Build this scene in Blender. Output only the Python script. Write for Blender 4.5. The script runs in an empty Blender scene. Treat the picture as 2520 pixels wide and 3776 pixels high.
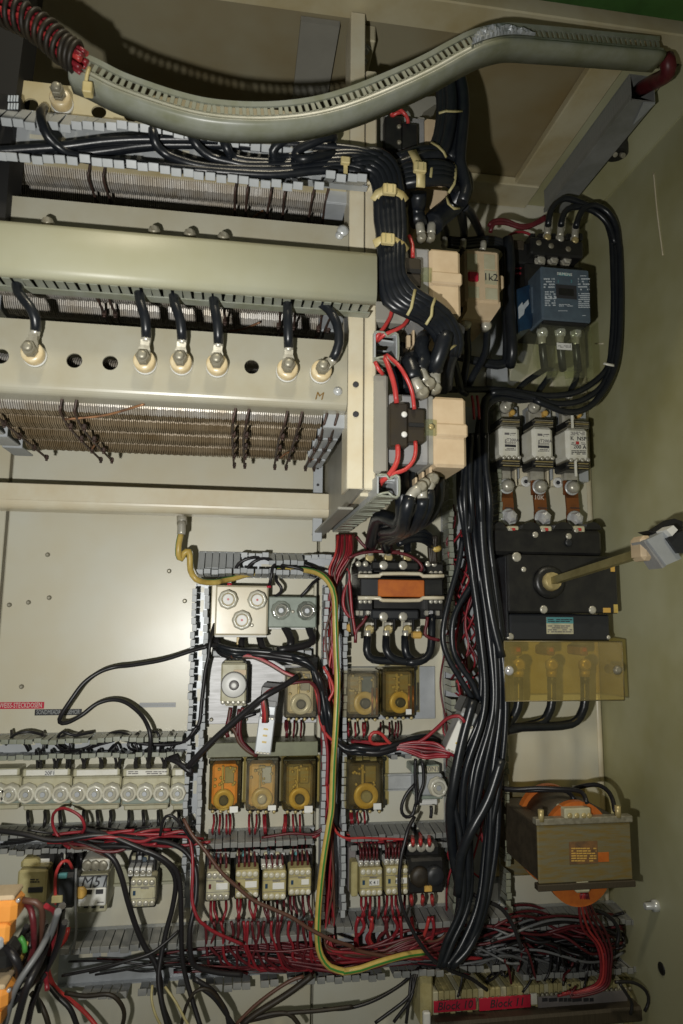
import bpy, math, random
from mathutils import Vector, Matrix
random.seed(7)
scene = bpy.context.scene
COL = scene.collection
# ------------------------------------------------------------------ camera (hand held, looking slightly right and up)
FP, DIST = 2520.0, 1.3
def _cam_axes():
    d = Vector((876-1260, 2250-1888, FP)).normalized()
    h = Vector((math.cos(.010), math.sin(.010), 0)); h = (h - d*h.dot(d)).normalized()
    v = d.cross(h)
    return h, d, v
_h, _d, _v = _cam_axes()
def P(x, y, Y):
    """point of the cabinet at depth Y seen in survey picture point x, y"""
    r = Vector((x-1260, y-1888, FP)); w = Vector((_h.dot(r), _d.dot(r), -_v.dot(r)))
    k = (Y+DIST)/w.y
    return Vector((w.x*k, Y, w.z*k))
cd = bpy.data.cameras.new('camera'); cam = bpy.data.objects.new('camera', cd); COL.objects.link(cam)
cam.location = (0, -DIST, 0)
def _tow(c): c = Vector(c); return Vector((_h.dot(c), _d.dot(c), -_v.dot(c)))
_x, _y, _z = _tow((1,0,0)), _tow((0,-1,0)), _tow((0,0,-1))
cam.matrix_world = Matrix(((_x.x,_y.x,_z.x,0),(_x.y,_y.y,_z.y,-DIST),(_x.z,_y.z,_z.z,0),(0,0,0,1)))
cd.sensor_fit = 'VERTICAL'; cd.sensor_height = 36.0; cd.lens = 36.0*FP/3776.0
cd.clip_start = .02; cd.clip_end = 50
cd.dof.use_dof = True; cd.dof.focus_distance = 1.12; cd.dof.aperture_fstop = 5.0
scene.camera = cam
# ------------------------------------------------------------------ light: camera flash + dim warm room light
w = bpy.data.worlds.new('World'); scene.world = w; w.use_nodes = True
w.node_tree.nodes['Background'].inputs[0].default_value = (.90, .92, .70, 1)
w.node_tree.nodes['Background'].inputs[1].default_value = .068
fl = bpy.data.lights.new('camera_flash', 'SPOT'); flo = bpy.data.objects.new('camera_flash', fl); COL.objects.link(flo)
fl.energy = 42; fl.shadow_soft_size = .013; fl.spot_size = math.radians(108); fl.spot_blend = 1.0; fl.color = (1, .985, .93)
flo.location = (-.15, -1.27, -.10)
_t = P(900, 1850, 0) - flo.location
flo.rotation_euler = _t.to_track_quat('-Z', 'Y').to_euler()
# warm ceiling lamp of the workshop, high in front of the open cabinet
rl = bpy.data.lights.new('workshop_lamp', 'AREA'); rlo = bpy.data.objects.new('workshop_lamp', rl); COL.objects.link(rlo)
rl.shape = 'RECTANGLE'; rl.size = .35; rl.size_y = .22; rl.energy = 24; rl.color = (1, .90, .68); rl.use_shadow = True
rlo.location = (.15, -1.75, 2.45); rlo.rotation_euler = (Vector((.05,-.3,-.1))-rlo.location).to_track_quat('-Z','Y').to_euler()
scene.view_settings.view_transform = 'Standard'; scene.view_settings.look = 'None'
scene.view_settings.exposure = 0.0; scene.view_settings.gamma = 1.0
try:
    scene.cycles.max_bounces = 6; scene.cycles.transparent_max_bounces = 12; scene.cycles.caustics_reflective = False
except Exception: pass
# ------------------------------------------------------------------ survey views (sheet origin and scale)
VW = dict(A=(0,0,.574), B=(800,0,.574), C=(1620,0,.574), D=(0,900,.574), E=(800,900,.574), F=(1620,900,.574),
          G=(0,1850,.574), H=(700,1850,.38265), I=(1200,1850,.38265), J=(1620,1850,.574), K=(0,2800,.574),
          L=(700,2400,.38265), M=(1200,2400,.38265), N=(700,2950,.38265), O=(1200,2950,.38265), Q=(1620,2800,.574),
          R=(1380,1320,.28945), S=(1380,850,.33163), T=(1400,250,.25526), U=(1800,1480,.26786), W=(1860,960,.24235),
          Y=(1100,1700,.2551), Z=(0,3080,.40816), X=(0,3200,.26786), a=(2300,1850,.14031), b=(1240,2950,.28061), n=(0,0,1))
def q(v, x, y, Y):
    o = VW[v]; return P(o[0]+x*o[2], o[1]+y*o[2], Y)
def rect(v, x0, y0, x1, y1, Y):
    xm, ym = (x0+x1)/2, (y0+y1)/2
    return q(v,x0,ym,Y).x, q(v,x1,ym,Y).x, q(v,xm,y1,Y).z, q(v,xm,y0,Y).z
# ------------------------------------------------------------------ materials
MAT = {}
def mat(name, col, rough=.5, metal=0, noise=0, scale=30, col2=None, spec=.5, bump=0, bscale=200, coat=0, stretch=None, detail=4):
    m = bpy.data.materials.new(name); m.use_nodes = True; nt = m.node_tree; b = nt.nodes['Principled BSDF']
    b.inputs['Base Color'].default_value = (*col, 1); b.inputs['Roughness'].default_value = rough
    b.inputs['Metallic'].default_value = metal; b.inputs['Specular IOR Level'].default_value = spec
    if coat: b.inputs['Coat Weight'].default_value = coat
    if noise or bump:
        tc = nt.nodes.new('ShaderNodeTexCoord'); src = tc.outputs['Object']
        if stretch:
            mp = nt.nodes.new('ShaderNodeMapping'); mp.inputs['Scale'].default_value = stretch
            nt.links.new(src, mp.inputs['Vector']); src = mp.outputs['Vector']
    if noise:
        n = nt.nodes.new('ShaderNodeTexNoise'); n.inputs['Scale'].default_value = scale; n.inputs['Detail'].default_value = detail
        n.inputs['Roughness'].default_value = .62
        nt.links.new(src, n.inputs['Vector'])
        r = nt.nodes.new('ShaderNodeValToRGB'); c2 = col2 or tuple(c*(1-noise) for c in col)
        r.color_ramp.elements[0].position = .34; r.color_ramp.elements[0].color = (*c2, 1)
        r.color_ramp.elements[1].position = .62; r.color_ramp.elements[1].color = (*col, 1)
        nt.links.new(n.outputs['Fac'], r.inputs['Fac']); nt.links.new(r.outputs['Color'], b.inputs['Base Color'])
        mr = nt.nodes.new('ShaderNodeMapRange'); mr.inputs['To Min'].default_value = min(1, rough*1.25); mr.inputs['To Max'].default_value = rough*.85
        nt.links.new(n.outputs['Fac'], mr.inputs['Value']); nt.links.new(mr.outputs['Result'], b.inputs['Roughness'])
    if bump:
        n2 = nt.nodes.new('ShaderNodeTexNoise'); n2.inputs['Scale'].default_value = bscale; n2.inputs['Detail'].default_value = 3
        nt.links.new(src, n2.inputs['Vector'])
        bp = nt.nodes.new('ShaderNodeBump'); bp.inputs['Strength'].default_value = bump; bp.inputs['Distance'].default_value = .0006
        nt.links.new(n2.outputs['Fac'], bp.inputs['Height']); nt.links.new(bp.outputs['Normal'], b.inputs['Normal'])
    MAT[name] = m; return m
def tinted(name, col, gloss=.12, dens=1.0, dirt=0, haze=.0, hcol=(.5,.45,.3)):
    """clear coloured plastic: tinted see-through plus mirror gloss and a milky share"""
    m = bpy.data.materials.new(name); m.use_nodes = True; nt = m.node_tree; nt.nodes.remove(nt.nodes['Principled BSDF'])
    out = nt.nodes['Material Output']
    tr = nt.nodes.new('ShaderNodeBsdfTransparent'); tr.inputs[0].default_value = (*col, 1)
    gl = nt.nodes.new('ShaderNodeBsdfGlossy'); gl.inputs['Roughness'].default_value = .09; gl.inputs[0].default_value = (1,1,1,1)
    df = nt.nodes.new('ShaderNodeBsdfDiffuse'); df.inputs[0].default_value = (*hcol, 1)
    mx = nt.nodes.new('ShaderNodeMixShader'); m2 = nt.nodes.new('ShaderNodeMixShader')
    if dirt:
        n = nt.nodes.new('ShaderNodeTexNoise'); n.inputs['Scale'].default_value = 40; n.inputs['Detail'].default_value = 5
        tc = nt.nodes.new('ShaderNodeTexCoord'); nt.links.new(tc.outputs['Object'], n.inputs['Vector'])
        mr = nt.nodes.new('ShaderNodeMapRange'); mr.inputs['From Min'].default_value = .35; mr.inputs['From Max'].default_value = .75
        mr.inputs['To Min'].default_value = haze; mr.inputs['To Max'].default_value = haze+dirt
        nt.links.new(n.outputs['Fac'], mr.inputs['Value']); nt.links.new(mr.outputs['Result'], m2.inputs[0])
    else: m2.inputs[0].default_value = haze
    nt.links.new(tr.outputs[0], m2.inputs[1]); nt.links.new(df.outputs[0], m2.inputs[2])
    fr = nt.nodes.new('ShaderNodeLayerWeight'); fr.inputs['Blend'].default_value = .5
    pw = nt.nodes.new('ShaderNodeMath'); pw.operation = 'POWER'; pw.inputs[1].default_value = 5
    ad = nt.nodes.new('ShaderNodeMath'); ad.operation = 'MULTIPLY_ADD'; ad.inputs[1].default_value = .7; ad.inputs[2].default_value = .02+gloss*.4
    nt.links.new(fr.outputs['Facing'], pw.inputs[0]); nt.links.new(pw.outputs[0], ad.inputs[0]); nt.links.new(ad.outputs[0], mx.inputs[0])
    nt.links.new(m2.outputs[0], mx.inputs[1]); nt.links.new(gl.outputs[0], mx.inputs[2]); nt.links.new(mx.outputs[0], out.inputs[0])
    MAT[name] = m; return m
mat('panel', (.59,.58,.49), .31, 0, .13, 3.2, (.55,.50,.36), .55, .10, 420)
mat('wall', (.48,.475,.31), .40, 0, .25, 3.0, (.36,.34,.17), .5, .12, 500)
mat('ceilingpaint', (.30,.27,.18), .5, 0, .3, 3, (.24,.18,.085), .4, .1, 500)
mat('beampaint', (.56,.51,.35), .36, 0, .25, 8, (.45,.37,.20), .5)
mat('frame', (.66,.61,.47), .28, 0, .12, 14, (.60,.52,.36), .5)
mat('railpaint', (.40,.385,.31), .30, 0, .14, 9, (.36,.33,.24), .5)
mat('framegrey', (.30,.29,.25), .45, 0, .15, 8)
mat('cover', (.43,.43,.325), .40, 0, .14, 5, (.385,.375,.25), .6, .1, 300)
mat('steel', (.52,.52,.53), .5, .35, .2, 20, (.45,.45,.45), .5, 0, 200, 0, (1,1,14))
mat('plate_grey', (.45,.475,.50), .38, .2, .15, 18, (.37,.39,.405))
mat('duct', (.42,.44,.455), .40, 0, .2, 16, (.33,.35,.355), .5)
mat('duct_dk', (.25,.255,.25), .45, 0, .25, 14, (.18,.185,.17), .5)
mat('duct_old', (.285,.30,.255), .33, 0, .3, 22, (.21,.22,.15), .55)
mat('duct_cover', (.20,.21,.13), .4, 0, .3, 20, (.13,.13,.08))
mat('black', (.012,.012,.013), .35, 0, .3, 40, (.02,.02,.018), .5)
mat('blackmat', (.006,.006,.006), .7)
mat('darkbrown', (.03,.022,.012), .5, 0, .4, 30, (.015,.012,.01))
mat('cable', (.008,.010,.014), .30, 0, .2, 60, (.013,.015,.018), .5, .15, 260)
mat('wire_black', (.014,.013,.015), .4, 0, 0, 1, None, .5)
mat('red', (.30,.022,.032), .36, 0, .25, 60, (.20,.014,.022), .5)
mat('red_bright', (.52,.055,.05), .34, 0, .2, 40, (.42,.035,.035), .5)
mat('red_dark', (.13,.016,.022), .4, 0, .3, 60, (.08,.01,.014), .5)
mat('brownwire', (.10,.045,.03), .45)
mat('greywire', (.16,.165,.17), .4)
mat('yellow', (.58,.43,.12), .35, 0, .2, 40, (.44,.30,.07))
mat('green', (.05,.22,.04), .35)
mat('orange', (.50,.14,.025), .4, 0, .25, 50, (.40,.10,.02), .4)
mat('orange_hi', (.85,.36,.07), .4, 0, .15, 20, (.75,.28,.05))
mat('amberpaint', (.62,.38,.09), .45)
mat('beige', (.60,.47,.31), .5, 0, .1, 40, (.54,.41,.26), .4, .15, 900)
mat('contact', (.50,.48,.34), .45, 0, .1, 60, (.44,.41,.27))
mat('contact_y', (.45,.40,.20), .45, 0, .15, 60, (.36,.31,.14))
mat('greybox', (.30,.30,.30), .5, 0, .12, 40, (.25,.25,.25), .4, .15, 900)
mat('grey_green', (.27,.32,.27), .4, 0, .2, 50, (.22,.26,.22))
mat('white', (.75,.75,.72), .4, 0, .08, 30)
mat('fuse_white', (.78,.77,.70), .35, 0, .14, 30, (.68,.66,.56))
mat('ceramic', (.70,.60,.40), .3, 0, .2, 60, (.60,.46,.24), .6)
mat('ink', (.03,.03,.035), .6)
mat('ink_grey', (.16,.15,.15), .6)
mat('ink_pale', (.50,.55,.60), .6)
mat('ink_brown', (.20,.11,.02), .6)
mat('tape_red', (.50,.02,.05), .3)
mat('tape_black', (.02,.022,.025), .3)
mat('tape_grey', (.24,.25,.26), .35)
mat('emboss', (.62,.55,.48), .6)
mat('emboss_grey', (.33,.34,.34), .6)
mat('blue', (.085,.12,.155), .4, 0, .15, 60, (.07,.095,.125))
mat('blue_dk', (.02,.06,.12), .35, 0, .3, 30, (.015,.035,.07))
mat('teal', (.10,.30,.32), .5)
mat('slate', (.022,.024,.028), .4, 0, .2, 30)
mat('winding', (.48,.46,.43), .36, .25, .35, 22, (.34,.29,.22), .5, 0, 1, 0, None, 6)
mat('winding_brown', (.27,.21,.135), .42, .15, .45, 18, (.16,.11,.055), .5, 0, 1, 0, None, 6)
mat('coilcore', (.16,.15,.14), .7)
mat('oxide', (.075,.042,.032), .5, .2, .4, 90, (.035,.025,.02))
mat('copper_rod', (.34,.17,.08), .38, .35, .4, 60, (.15,.08,.05))
mat('copper', (.40,.15,.055), .36, .75, .3, 50, (.30,.12,.05))
mat('brass', (.55,.45,.22), .35, .35, .3, 60, (.40,.32,.14))
mat('tin', (.55,.53,.46), .30, .35, .3, 80, (.40,.38,.31))
mat('bolt', (.34,.32,.25), .4, .3, .4, 90, (.20,.18,.13))
mat('chrome', (.75,.75,.77), .14, .5)
mat('zinc', (.62,.64,.64), .3, .3, .2, 40)
mat('tie', (.62,.52,.26), .4, 0, .15, 40, (.52,.42,.18))
mat('rod', (.30,.26,.12), .4, .4, .3, 20, (.2,.17,.07))
mat('rust', (.20,.10,.035), .7, 0, .5, 60, (.10,.06,.03))
mat('core', (.24,.22,.14), .45, .4, .35, 30, (.26,.18,.05), .4, 0, 1, 0, (1,1,6))
mat('laminate', (.075,.06,.04), .5, .1, .4, 40, (.04,.032,.022), .4, 0, 1, 0, (40,1,1))
mat('greenpaint', (.055,.15,.035), .5, 0, .4, 14, (.035,.09,.02))
mat('purplegrey', (.22,.20,.20), .55, 0, .2, 40)
mat('knob', (.64,.63,.54), .22, 0, .1, 30, (.52,.49,.38), .6)
tinted('amber', (.94,.84,.50), .16, 1, .07, .03, (.58,.50,.28))
tinted('amber_pale', (.96,.91,.76), .22, 1, .12, .08, (.68,.63,.48))
tinted('amber_dark', (.50,.36,.12), .10, 1, .10, .03, (.30,.22,.07))
tinted('amber_sheet', (.86,.68,.22), .14, 1, .10, .26, (.50,.40,.15))
tinted('clear', (.94,.96,.86), .12, 1, .06, .05, (.46,.47,.34))
tinted('glass', (.95,.95,.93), .20, 1, 0, .08, (.8,.8,.78))
# ------------------------------------------------------------------ mesh builder
class MB:
    def __init__(s): s.v=[]; s.f=[]; s.sm=[]; s.mi=[]; s.m=0
    def add(s, vs, fs, smooth=False):
        o=len(s.v); s.v += [Vector(v) for v in vs]
        for f in fs: s.f.append([i+o for i in f]); s.sm.append(smooth); s.mi.append(s.m)
        return s
    def box(s, x0,x1,y0,y1,z0,z1,c=.0012):
        if x0>x1: x0,x1=x1,x0
        if y0>y1: y0,y1=y1,y0
        if z0>z1: z0,z1=z1,z0
        c=min(c,(x1-x0)*.3,(y1-y0)*.3,(z1-z0)*.3)
        if c<=0:
            return s.add([(x,y,z) for x in(x0,x1) for y in(y0,y1) for z in(z0,z1)],
              [(0,1,3,2),(4,6,7,5),(0,4,5,1),(2,3,7,6),(0,2,6,4),(1,5,7,3)])
        vs=[];ix={}
        X=(x0,x1);Yy=(y0,y1);Z=(z0,z1)
        for i in(0,1):
            for j in(0,1):
                for k in(0,1):
                    sx,sy,sz=(1-2*i)*c,(1-2*j)*c,(1-2*k)*c
                    for a,dv in enumerate(((0,sy,sz),(sx,0,sz),(sx,sy,0))):
                        ix[i,j,k,a]=len(vs); vs.append((X[i]+dv[0],Yy[j]+dv[1],Z[k]+dv[2]))
        fs=[]
        for a in range(3):
            b_,c_=(a+1)%3,(a+2)%3
            for e in(0,1):
                def key(p,r,aa):
                    t=[0,0,0]; t[a]=e; t[b_]=p; t[c_]=r; return ix[t[0],t[1],t[2],aa]
                fs.append([key(0,0,a),key(1,0,a),key(1,1,a),key(0,1,a)][::(1 if e else -1)])
        for a in range(3):   # edges parallel to a
            b_,c_=(a+1)%3,(a+2)%3
            for p in(0,1):
                for r in(0,1):
                    def k2(e,aa):
                        t=[0,0,0]; t[a]=e; t[b_]=p; t[c_]=r; return ix[t[0],t[1],t[2],aa]
                    fs.append([k2(0,b_),k2(1,b_),k2(1,c_),k2(0,c_)][::(1 if p==r else -1)])
        for i in(0,1):
            for j in(0,1):
                for k in(0,1):
                    fs.append([ix[i,j,k,0],ix[i,j,k,1],ix[i,j,k,2]][::(1 if (i+j+k)%2 else -1)])
        return s.add(vs,fs)
    def loft(s, rings, close=True, cap=True, smooth=True):
        o=len(s.v); n=len(rings[0])
        for r in rings: s.v += [Vector(p) for p in r]
        for i in range(len(rings)-1):
            for j in range(n if close else n-1):
                k=(j+1)%n
                s.f.append([o+i*n+j,o+i*n+k,o+(i+1)*n+k,o+(i+1)*n+j]); s.sm.append(smooth); s.mi.append(s.m)
        if cap and close:
            s.f.append([o+j for j in range(n)][::-1]); s.sm.append(False); s.mi.append(s.m)
            s.f.append([o+(len(rings)-1)*n+j for j in range(n)]); s.sm.append(False); s.mi.append(s.m)
        return s
    def lathe(s, p, d, prof, n=14, smooth=True, cap=True, ph=0, lobes=0, la=0):
        d=Vector(d).normalized(); p=Vector(p)
        a=d.orthogonal().normalized() if abs(d.y)<.9 else Vector((1,0,0)); a=(a-d*a.dot(d)).normalized(); b=d.cross(a)
        rings=[]
        for r,h in prof:
            rings.append([p+d*h+(a*math.cos(t)+b*math.sin(t))*(r*(1+(la*math.cos(lobes*t) if lobes else 0))) for t in [ph+2*math.pi*i/n for i in range(n)]])
        return s.loft(rings,True,cap,smooth)
    def cyl(s, p, e, r, r2=None, n=12, smooth=True, c=0):
        p=Vector(p);e=Vector(e);h=(e-p).length; r2=r if r2 is None else r2
        pr=[(r,0),(r2,h)] if not c else [(r-c,0),(r,c),(r2,h-c),(r2-c,h)]
        return s.lathe(p,e-p,pr,n,smooth)
    def prism(s, poly, ext):
        ext=Vector(ext); n=len(poly); a=[Vector(p) for p in poly]
        nrm=sum(((a[i]-a[0]).cross(a[(i+1)%n]-a[0]) for i in range(1,n-1)), Vector())
        if nrm.dot(ext)>0: a=a[::-1]
        return s.add(a+[p+ext for p in a],[list(range(n))]+[list(range(n,2*n))[::-1]]+[[i,i+n,(i+1)%n+n,(i+1)%n] for i in range(n)])
    def tube(s, pts, r, n=8, step=None, stripes=None, flat=None):
        pts=[Vector(p) for p in pts]; step=step or max(.006,(r(.5) if callable(r) else r)*1.6)
        if len(pts)>2:
            out=[]; ex=[pts[0]*2-pts[1]]+pts+[pts[-1]*2-pts[-2]]
            for i in range(1,len(ex)-2):
                p0,p1,p2,p3=ex[i-1:i+3]; k=max(2,min(14,int((p2-p1).length/step)))
                for j in range(k):
                    t=j/k; out.append(.5*((2*p1)+(p2-p0)*t+(2*p0-5*p1+4*p2-p3)*t*t+(3*p1-p0-3*p2+p3)*t**3))
            out.append(pts[-1]); pts=out
        rings=[]; up=None
        for i,p in enumerate(pts):
            d=(pts[min(i+1,len(pts)-1)]-pts[max(i-1,0)]).normalized()
            if up is None: up=d.orthogonal().normalized()
            up=(up-d*up.dot(d)); up=up.normalized() if up.length>1e-6 else d.orthogonal().normalized()
            b=d.cross(up); rr=r(i/(len(pts)-1)) if callable(r) else r
            rings.append([p+(up*math.cos(2*math.pi*j/n)+b*math.sin(2*math.pi*j/n))*rr for j in range(n)])
        f0=len(s.f); s.loft(rings)
        if stripes:
            for i in range(len(rings)-1):
                for j in range(n):
                    if j in stripes: s.mi[f0+i*n+j]=1
        return s
    def mesh(s, name, mats, org):
        me=bpy.data.meshes.new(name); me.from_pydata([tuple(v-org) for v in s.v],[],s.f)
        for m in (mats if isinstance(mats,(list,tuple)) else [mats]): me.materials.append(MAT[m])
        me.polygons.foreach_set('use_smooth',s.sm); me.polygons.foreach_set('material_index',s.mi); me.update()
        return me
ORG={}
def org(o):
    return ORG[o.name]
def part(name, mb, m, parent, label=None, kind=None):
    o=bpy.data.objects.new(name, mb.mesh(name,m,org(parent))); COL.objects.link(o); o.parent=parent; ORG[o.name]=org(parent)
    if label: o['label']=label
    if kind: o['kind']=kind
    return o
def thing(name, label, cat, loc, group=None):
    o=bpy.data.objects.new(name,None); COL.objects.link(o); o.location=loc; o.empty_display_size=.01; ORG[o.name]=Vector(loc)
    o['label']=label; o['category']=cat
    if group: o['group']=group
    return o
def solo(name, mb, m, label, cat, group=None, kind=None):
    c=sum(mb.v,Vector())/max(1,len(mb.v))
    o=bpy.data.objects.new(name, mb.mesh(name,m,c)); COL.objects.link(o); o.location=c; ORG[o.name]=c
    if label: o['label']=label; 
    if cat: o['category']=cat
    if group: o['group']=group
    if kind: o['kind']=kind
    return o
def struct(name, mb, m): return solo(name, mb, m, None, None, None, 'structure')
def piece(name, me, parent, loc, rot=(0,0,0), scl=None):
    """one more piece sharing mesh data, at world point loc"""
    o=bpy.data.objects.new(name,me); COL.objects.link(o); o.parent=parent; o.location=Vector(loc)-org(parent); o.rotation_euler=rot
    if scl: o.scale=scl
    return o
TXT={}
def text(s, p, h, m, parent, name='lettering', ry=0, width=None, shear=0, rx=math.pi/2, rz=0):
    """lettering facing the viewer, centred on p, h = letter height"""
    k=(s,shear)
    if k not in TXT:
        cu=bpy.data.curves.new('lettering','FONT'); cu.body=s; cu.align_x='CENTER'; cu.align_y='CENTER'; cu.size=1; cu.extrude=.01; cu.shear=shear; cu.resolution_u=2
        to=bpy.data.objects.new('lettering_tmp',cu); COL.objects.link(to)
        dg=bpy.context.evaluated_depsgraph_get(); me=bpy.data.meshes.new_from_object(to.evaluated_get(dg)); bpy.data.objects.remove(to)
        TXT[k]=me
    me=TXT[k].copy(); me.materials.clear(); me.materials.append(MAT[m])
    xs=[v.co.x for v in me.vertices] or [0]; wd=max(xs)-min(xs)
    o=bpy.data.objects.new(name,me); COL.objects.link(o)
    sc=h/.7; sx=(width/wd) if width else sc
    o.scale=(sx,sc,.04); o.rotation_euler=Matrix.Rotation(rz,3,'Z').to_euler() if False else (rx,ry,rz)
    if parent: o.parent=parent; o.location=Vector(p)-org(parent)
    else: o.location=p
    return o
def wire(name, label, cat, m, r, v, pts, group=None, n=8, stripes=None):
    mb=MB(); mb.tube([q(v,*p) for p in pts], r, n, None, stripes)
    return solo(name, mb, m, label, cat, group)
def wpath(pts, Y=None):
    return [q(*p) if len(p)==4 else q(p[0],p[1],p[2],Y) for p in pts]
def cable(label, pts, r=.0058, m='cable', Y=None, group=None, name='power_cable', cat='cable', n=9, stripes=None):
    mb=MB(); mb.tube(wpath(pts,Y),r,n,None,stripes); return solo(name,mb,m,label,cat,group)
# ================================================================== THE CABINET SHELL
XW, ZC, YF = .722, .895, -.42
mb=MB(); mb.box(-1.2,XW+.01,.022,.04,-1.1,ZC+.01,0); struct('back_wall', mb, 'panel')
mb=MB(); mb.box(XW,XW+.012,-.80,.022,-1.1,ZC-.03,0); struct('side_wall', mb, 'wall')
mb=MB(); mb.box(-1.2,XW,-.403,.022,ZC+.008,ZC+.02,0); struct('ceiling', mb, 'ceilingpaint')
# raised borders round the two roof panels and the chamfered corner profile
def trim(label, x0,x1,y0,y1,z0,z1,m='beampaint',name='roof_trim'):
    mb=MB(); mb.box(x0,x1,y0,y1,z0,z1,.002); return solo(name,mb,m,label,'trim')
xb=P(1360,120,-.40).x
trim('long cream beam along the front edge of the cabinet roof',-1.2,XW,-.455,-.402,ZC-.016,ZC+.06)
trim('cream roof border strip above the right rear corner',.20,.60,-.055,.021,ZC-.012,ZC+.007,'beampaint')
trim('brownish roof border strip beside the slanting grey duct',.545,.60,-.374,-.056,ZC-.010,ZC+.007,'beampaint')
trim('cream flat roof border between corner profile and grey duct',.601,XW-.035,-.374,.021,ZC-.004,ZC+.007,'wall')
mb=MB(); mb.prism([(XW-.035,-.455,ZC-.004),(XW+.01,-.455,ZC-.004),(XW+.01,-.455,ZC-.055),(XW-.004,-.455,ZC-.055)],(0,.476,0))
solo('corner_strip',mb,'wall','olive slanted strip where the roof meets the right wall','strip')
# angle with bolts running back along the roof
t=thing('roof_angle','narrow cream roof angle with three bolts, left of the wavy duct rise','angle',(xb,-.30,ZC-.02))
mb=MB(); mb.box(xb-.012,xb+.016,-.375,-.02,ZC-.022,ZC+.006,.002); part('angle_bar',mb,'beampaint',t)
for yy in (-.36,-.335,-.24):
    mb=MB(); mb.lathe((xb+.002,yy,ZC-.022),(0,0,-1),[(.009,0),(.009,.002),(.0065,.002),(.0065,.007),(.004,.008)],6,False); part('bolt',mb,'zinc',t)
mb=MB(); mb.box(.068,.128,-.374,.02,ZC-.004,ZC+.006,0); solo('roof_strip',mb,'framegrey','dark grey sheet strip on the roof left of the tall cream upright','strip')
g=P(2200,38,-.47)
mb=MB(); mb.box(g.x-.40,g.x+.6,-.62,-.47,g.z,ZC+.30,.003); solo('green_machine_beam',mb,'greenpaint','green painted machine beam above the top right roof edge','beam')
# ---- mounting plates
def plate(label, v,x0,y0,x1,y1, m='panel', y=0, t=.018):
    a=rect(v,x0,y0,x1,y1,y); mb=MB(); mb.box(a[0],a[1],y,y+t,a[2],a[3],.0015); return solo('mounting_plate',mb,m,label,'plate')
zb=-1.05
xs=P(1152,3600,0).x; xr0=P(1815,1900,0).x; xr1=P(2160,1800,0).x; xl=P(22,2000,0).x
def pl2(label,x0,x1,z0,z1): 
    mb=MB(); mb.box(x0,x1,0,.018,z0,z1,.0015); return solo('mounting_plate',mb,'panel',label,'plate')
pl2('large beige mounting plate at left, bare above the dymo strips',xl+.002,xs-.0025,zb,.60)
pl2('beige plate strip cut by the left picture edge',-1.15,xl-.004,zb,.60)
pl2('beige mounting plate behind the three phase contactor and terminals',xs+.0025,xr0-.006,zb,.60)
t=thing('mounting_plate','tall beige mounting plate with a bright folded rim at right','plate',(xr0,0,0))
mb=MB(); mb.box(xr0,xr1+.004,0,.018,zb,.60,.0015); part('sheet',mb,'panel',t)
mb=MB(); mb.cyl((xr1+.009,.006,zb),(xr1+.009,.006,.60),.007,n=10); part('folded_rim',mb,'frame',t)
# small screws on the bare plate
def screw(v,x,y,Y,r,label,group=None,m='bolt'):
    p=q(v,x,y,Y); mb=MB(); mb.lathe(p,(0,-1,0),[(r*1.25,0),(r*1.25,.0012),(r,.0013),(r,.004),(r*.6,.0052)],8); return solo('screw',mb,m,label,'screw',group)
for x,y,l in ((308,341,'small screw high on the bare beige plate'),(318,617,'small screw right of a pair on the bare plate'),(185,647,'middle small screw of three in a row on the bare plate'),
  (62,663,'leftmost small screw of the bare plate near the seam'),(140,1188,'lone small screw above the red dymo strip'),(1088,446,'small screw below the earth cable loop'),(1188,638,'small screw beside the left vertical duct top')):
    screw('G',x,y,-.001,.0034,l)
screw('L',209,662,-.008,.003,'left small screw under the timer block'); screw('L',545,657,-.008,.003,'small screw left of the hanging relay')
# marks on the wall
for x,y,l in ((985,1110,'small rusty screw head below the rubber grommet'),(1520,275,'dull bolt head in the top right corner')):
    p=q('C',x,y,0); k=(ZC-.012)/p.z if p.z else 1
    # on the roof border or the corner profile: find the depth where the sight line meets the border
    lo,hi=-.7,.02
    for _ in range(40):
        mid=(lo+hi)/2
        if q('C',x,y,mid).z<ZC-.004: lo=mid
        else: hi=mid
    p=q('C',x,y,lo); mb=MB(); mb.lathe(p,(0,0,-1),[(.007,-.002),(.007,.002),(.004,.004)],10); solo('screw',mb,'rust',l,'screw')
def on_wall(v,x,y,X=None):
    X=XW if X is None else X; lo,hi=-1.0,.02
    for _ in range(40):
        mid=(lo+hi)/2
        if q(v,x,y,mid).x<X: lo=mid
        else: hi=mid
    return q(v,x,y,lo)
p=on_wall('Q',1400,940); mb=MB(); mb.lathe(p,(-1,0,0),[(.010,-.004),(.010,.008),(.006,.009),(.006,.022),(.004,.023)],8); solo('bolt',mb,'zinc','zinc bolt sticking out low on the right wall','bolt')
p=on_wall('Q',1430,1345); mb=MB(); mb.lathe(p,(-1,0,0),[(.010,-.001),(.010,.001),(.006,.0015)],12); solo('hole_plug',mb,'black','dark plugged hole near the foot of the right wall','plug')
p=on_wall('C',1030,1990 if False else 640); 
p0,p1=on_wall('C',1380,1110),on_wall('C',1440,1640)
mb=MB(); mb.tube([p0+Vector((-.0008,0,0)),(p0+p1)/2+Vector((-.0008,.002,0)),p1+Vector((-.0008,0,0))],.0013,6); solo('scratch',mb,'frame','long pale vertical scratch high on the right wall','scratch')
p0,p1=on_wall('F',1005,640),on_wall('F',1055,640)
mb=MB(); mb.tube([p0+Vector((-.0008,0,0)),p1+Vector((-.0008,0,0))],.0013,6); solo('scratch',mb,'frame','short pale scratch beside the looping cable pack','scratch')
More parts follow.
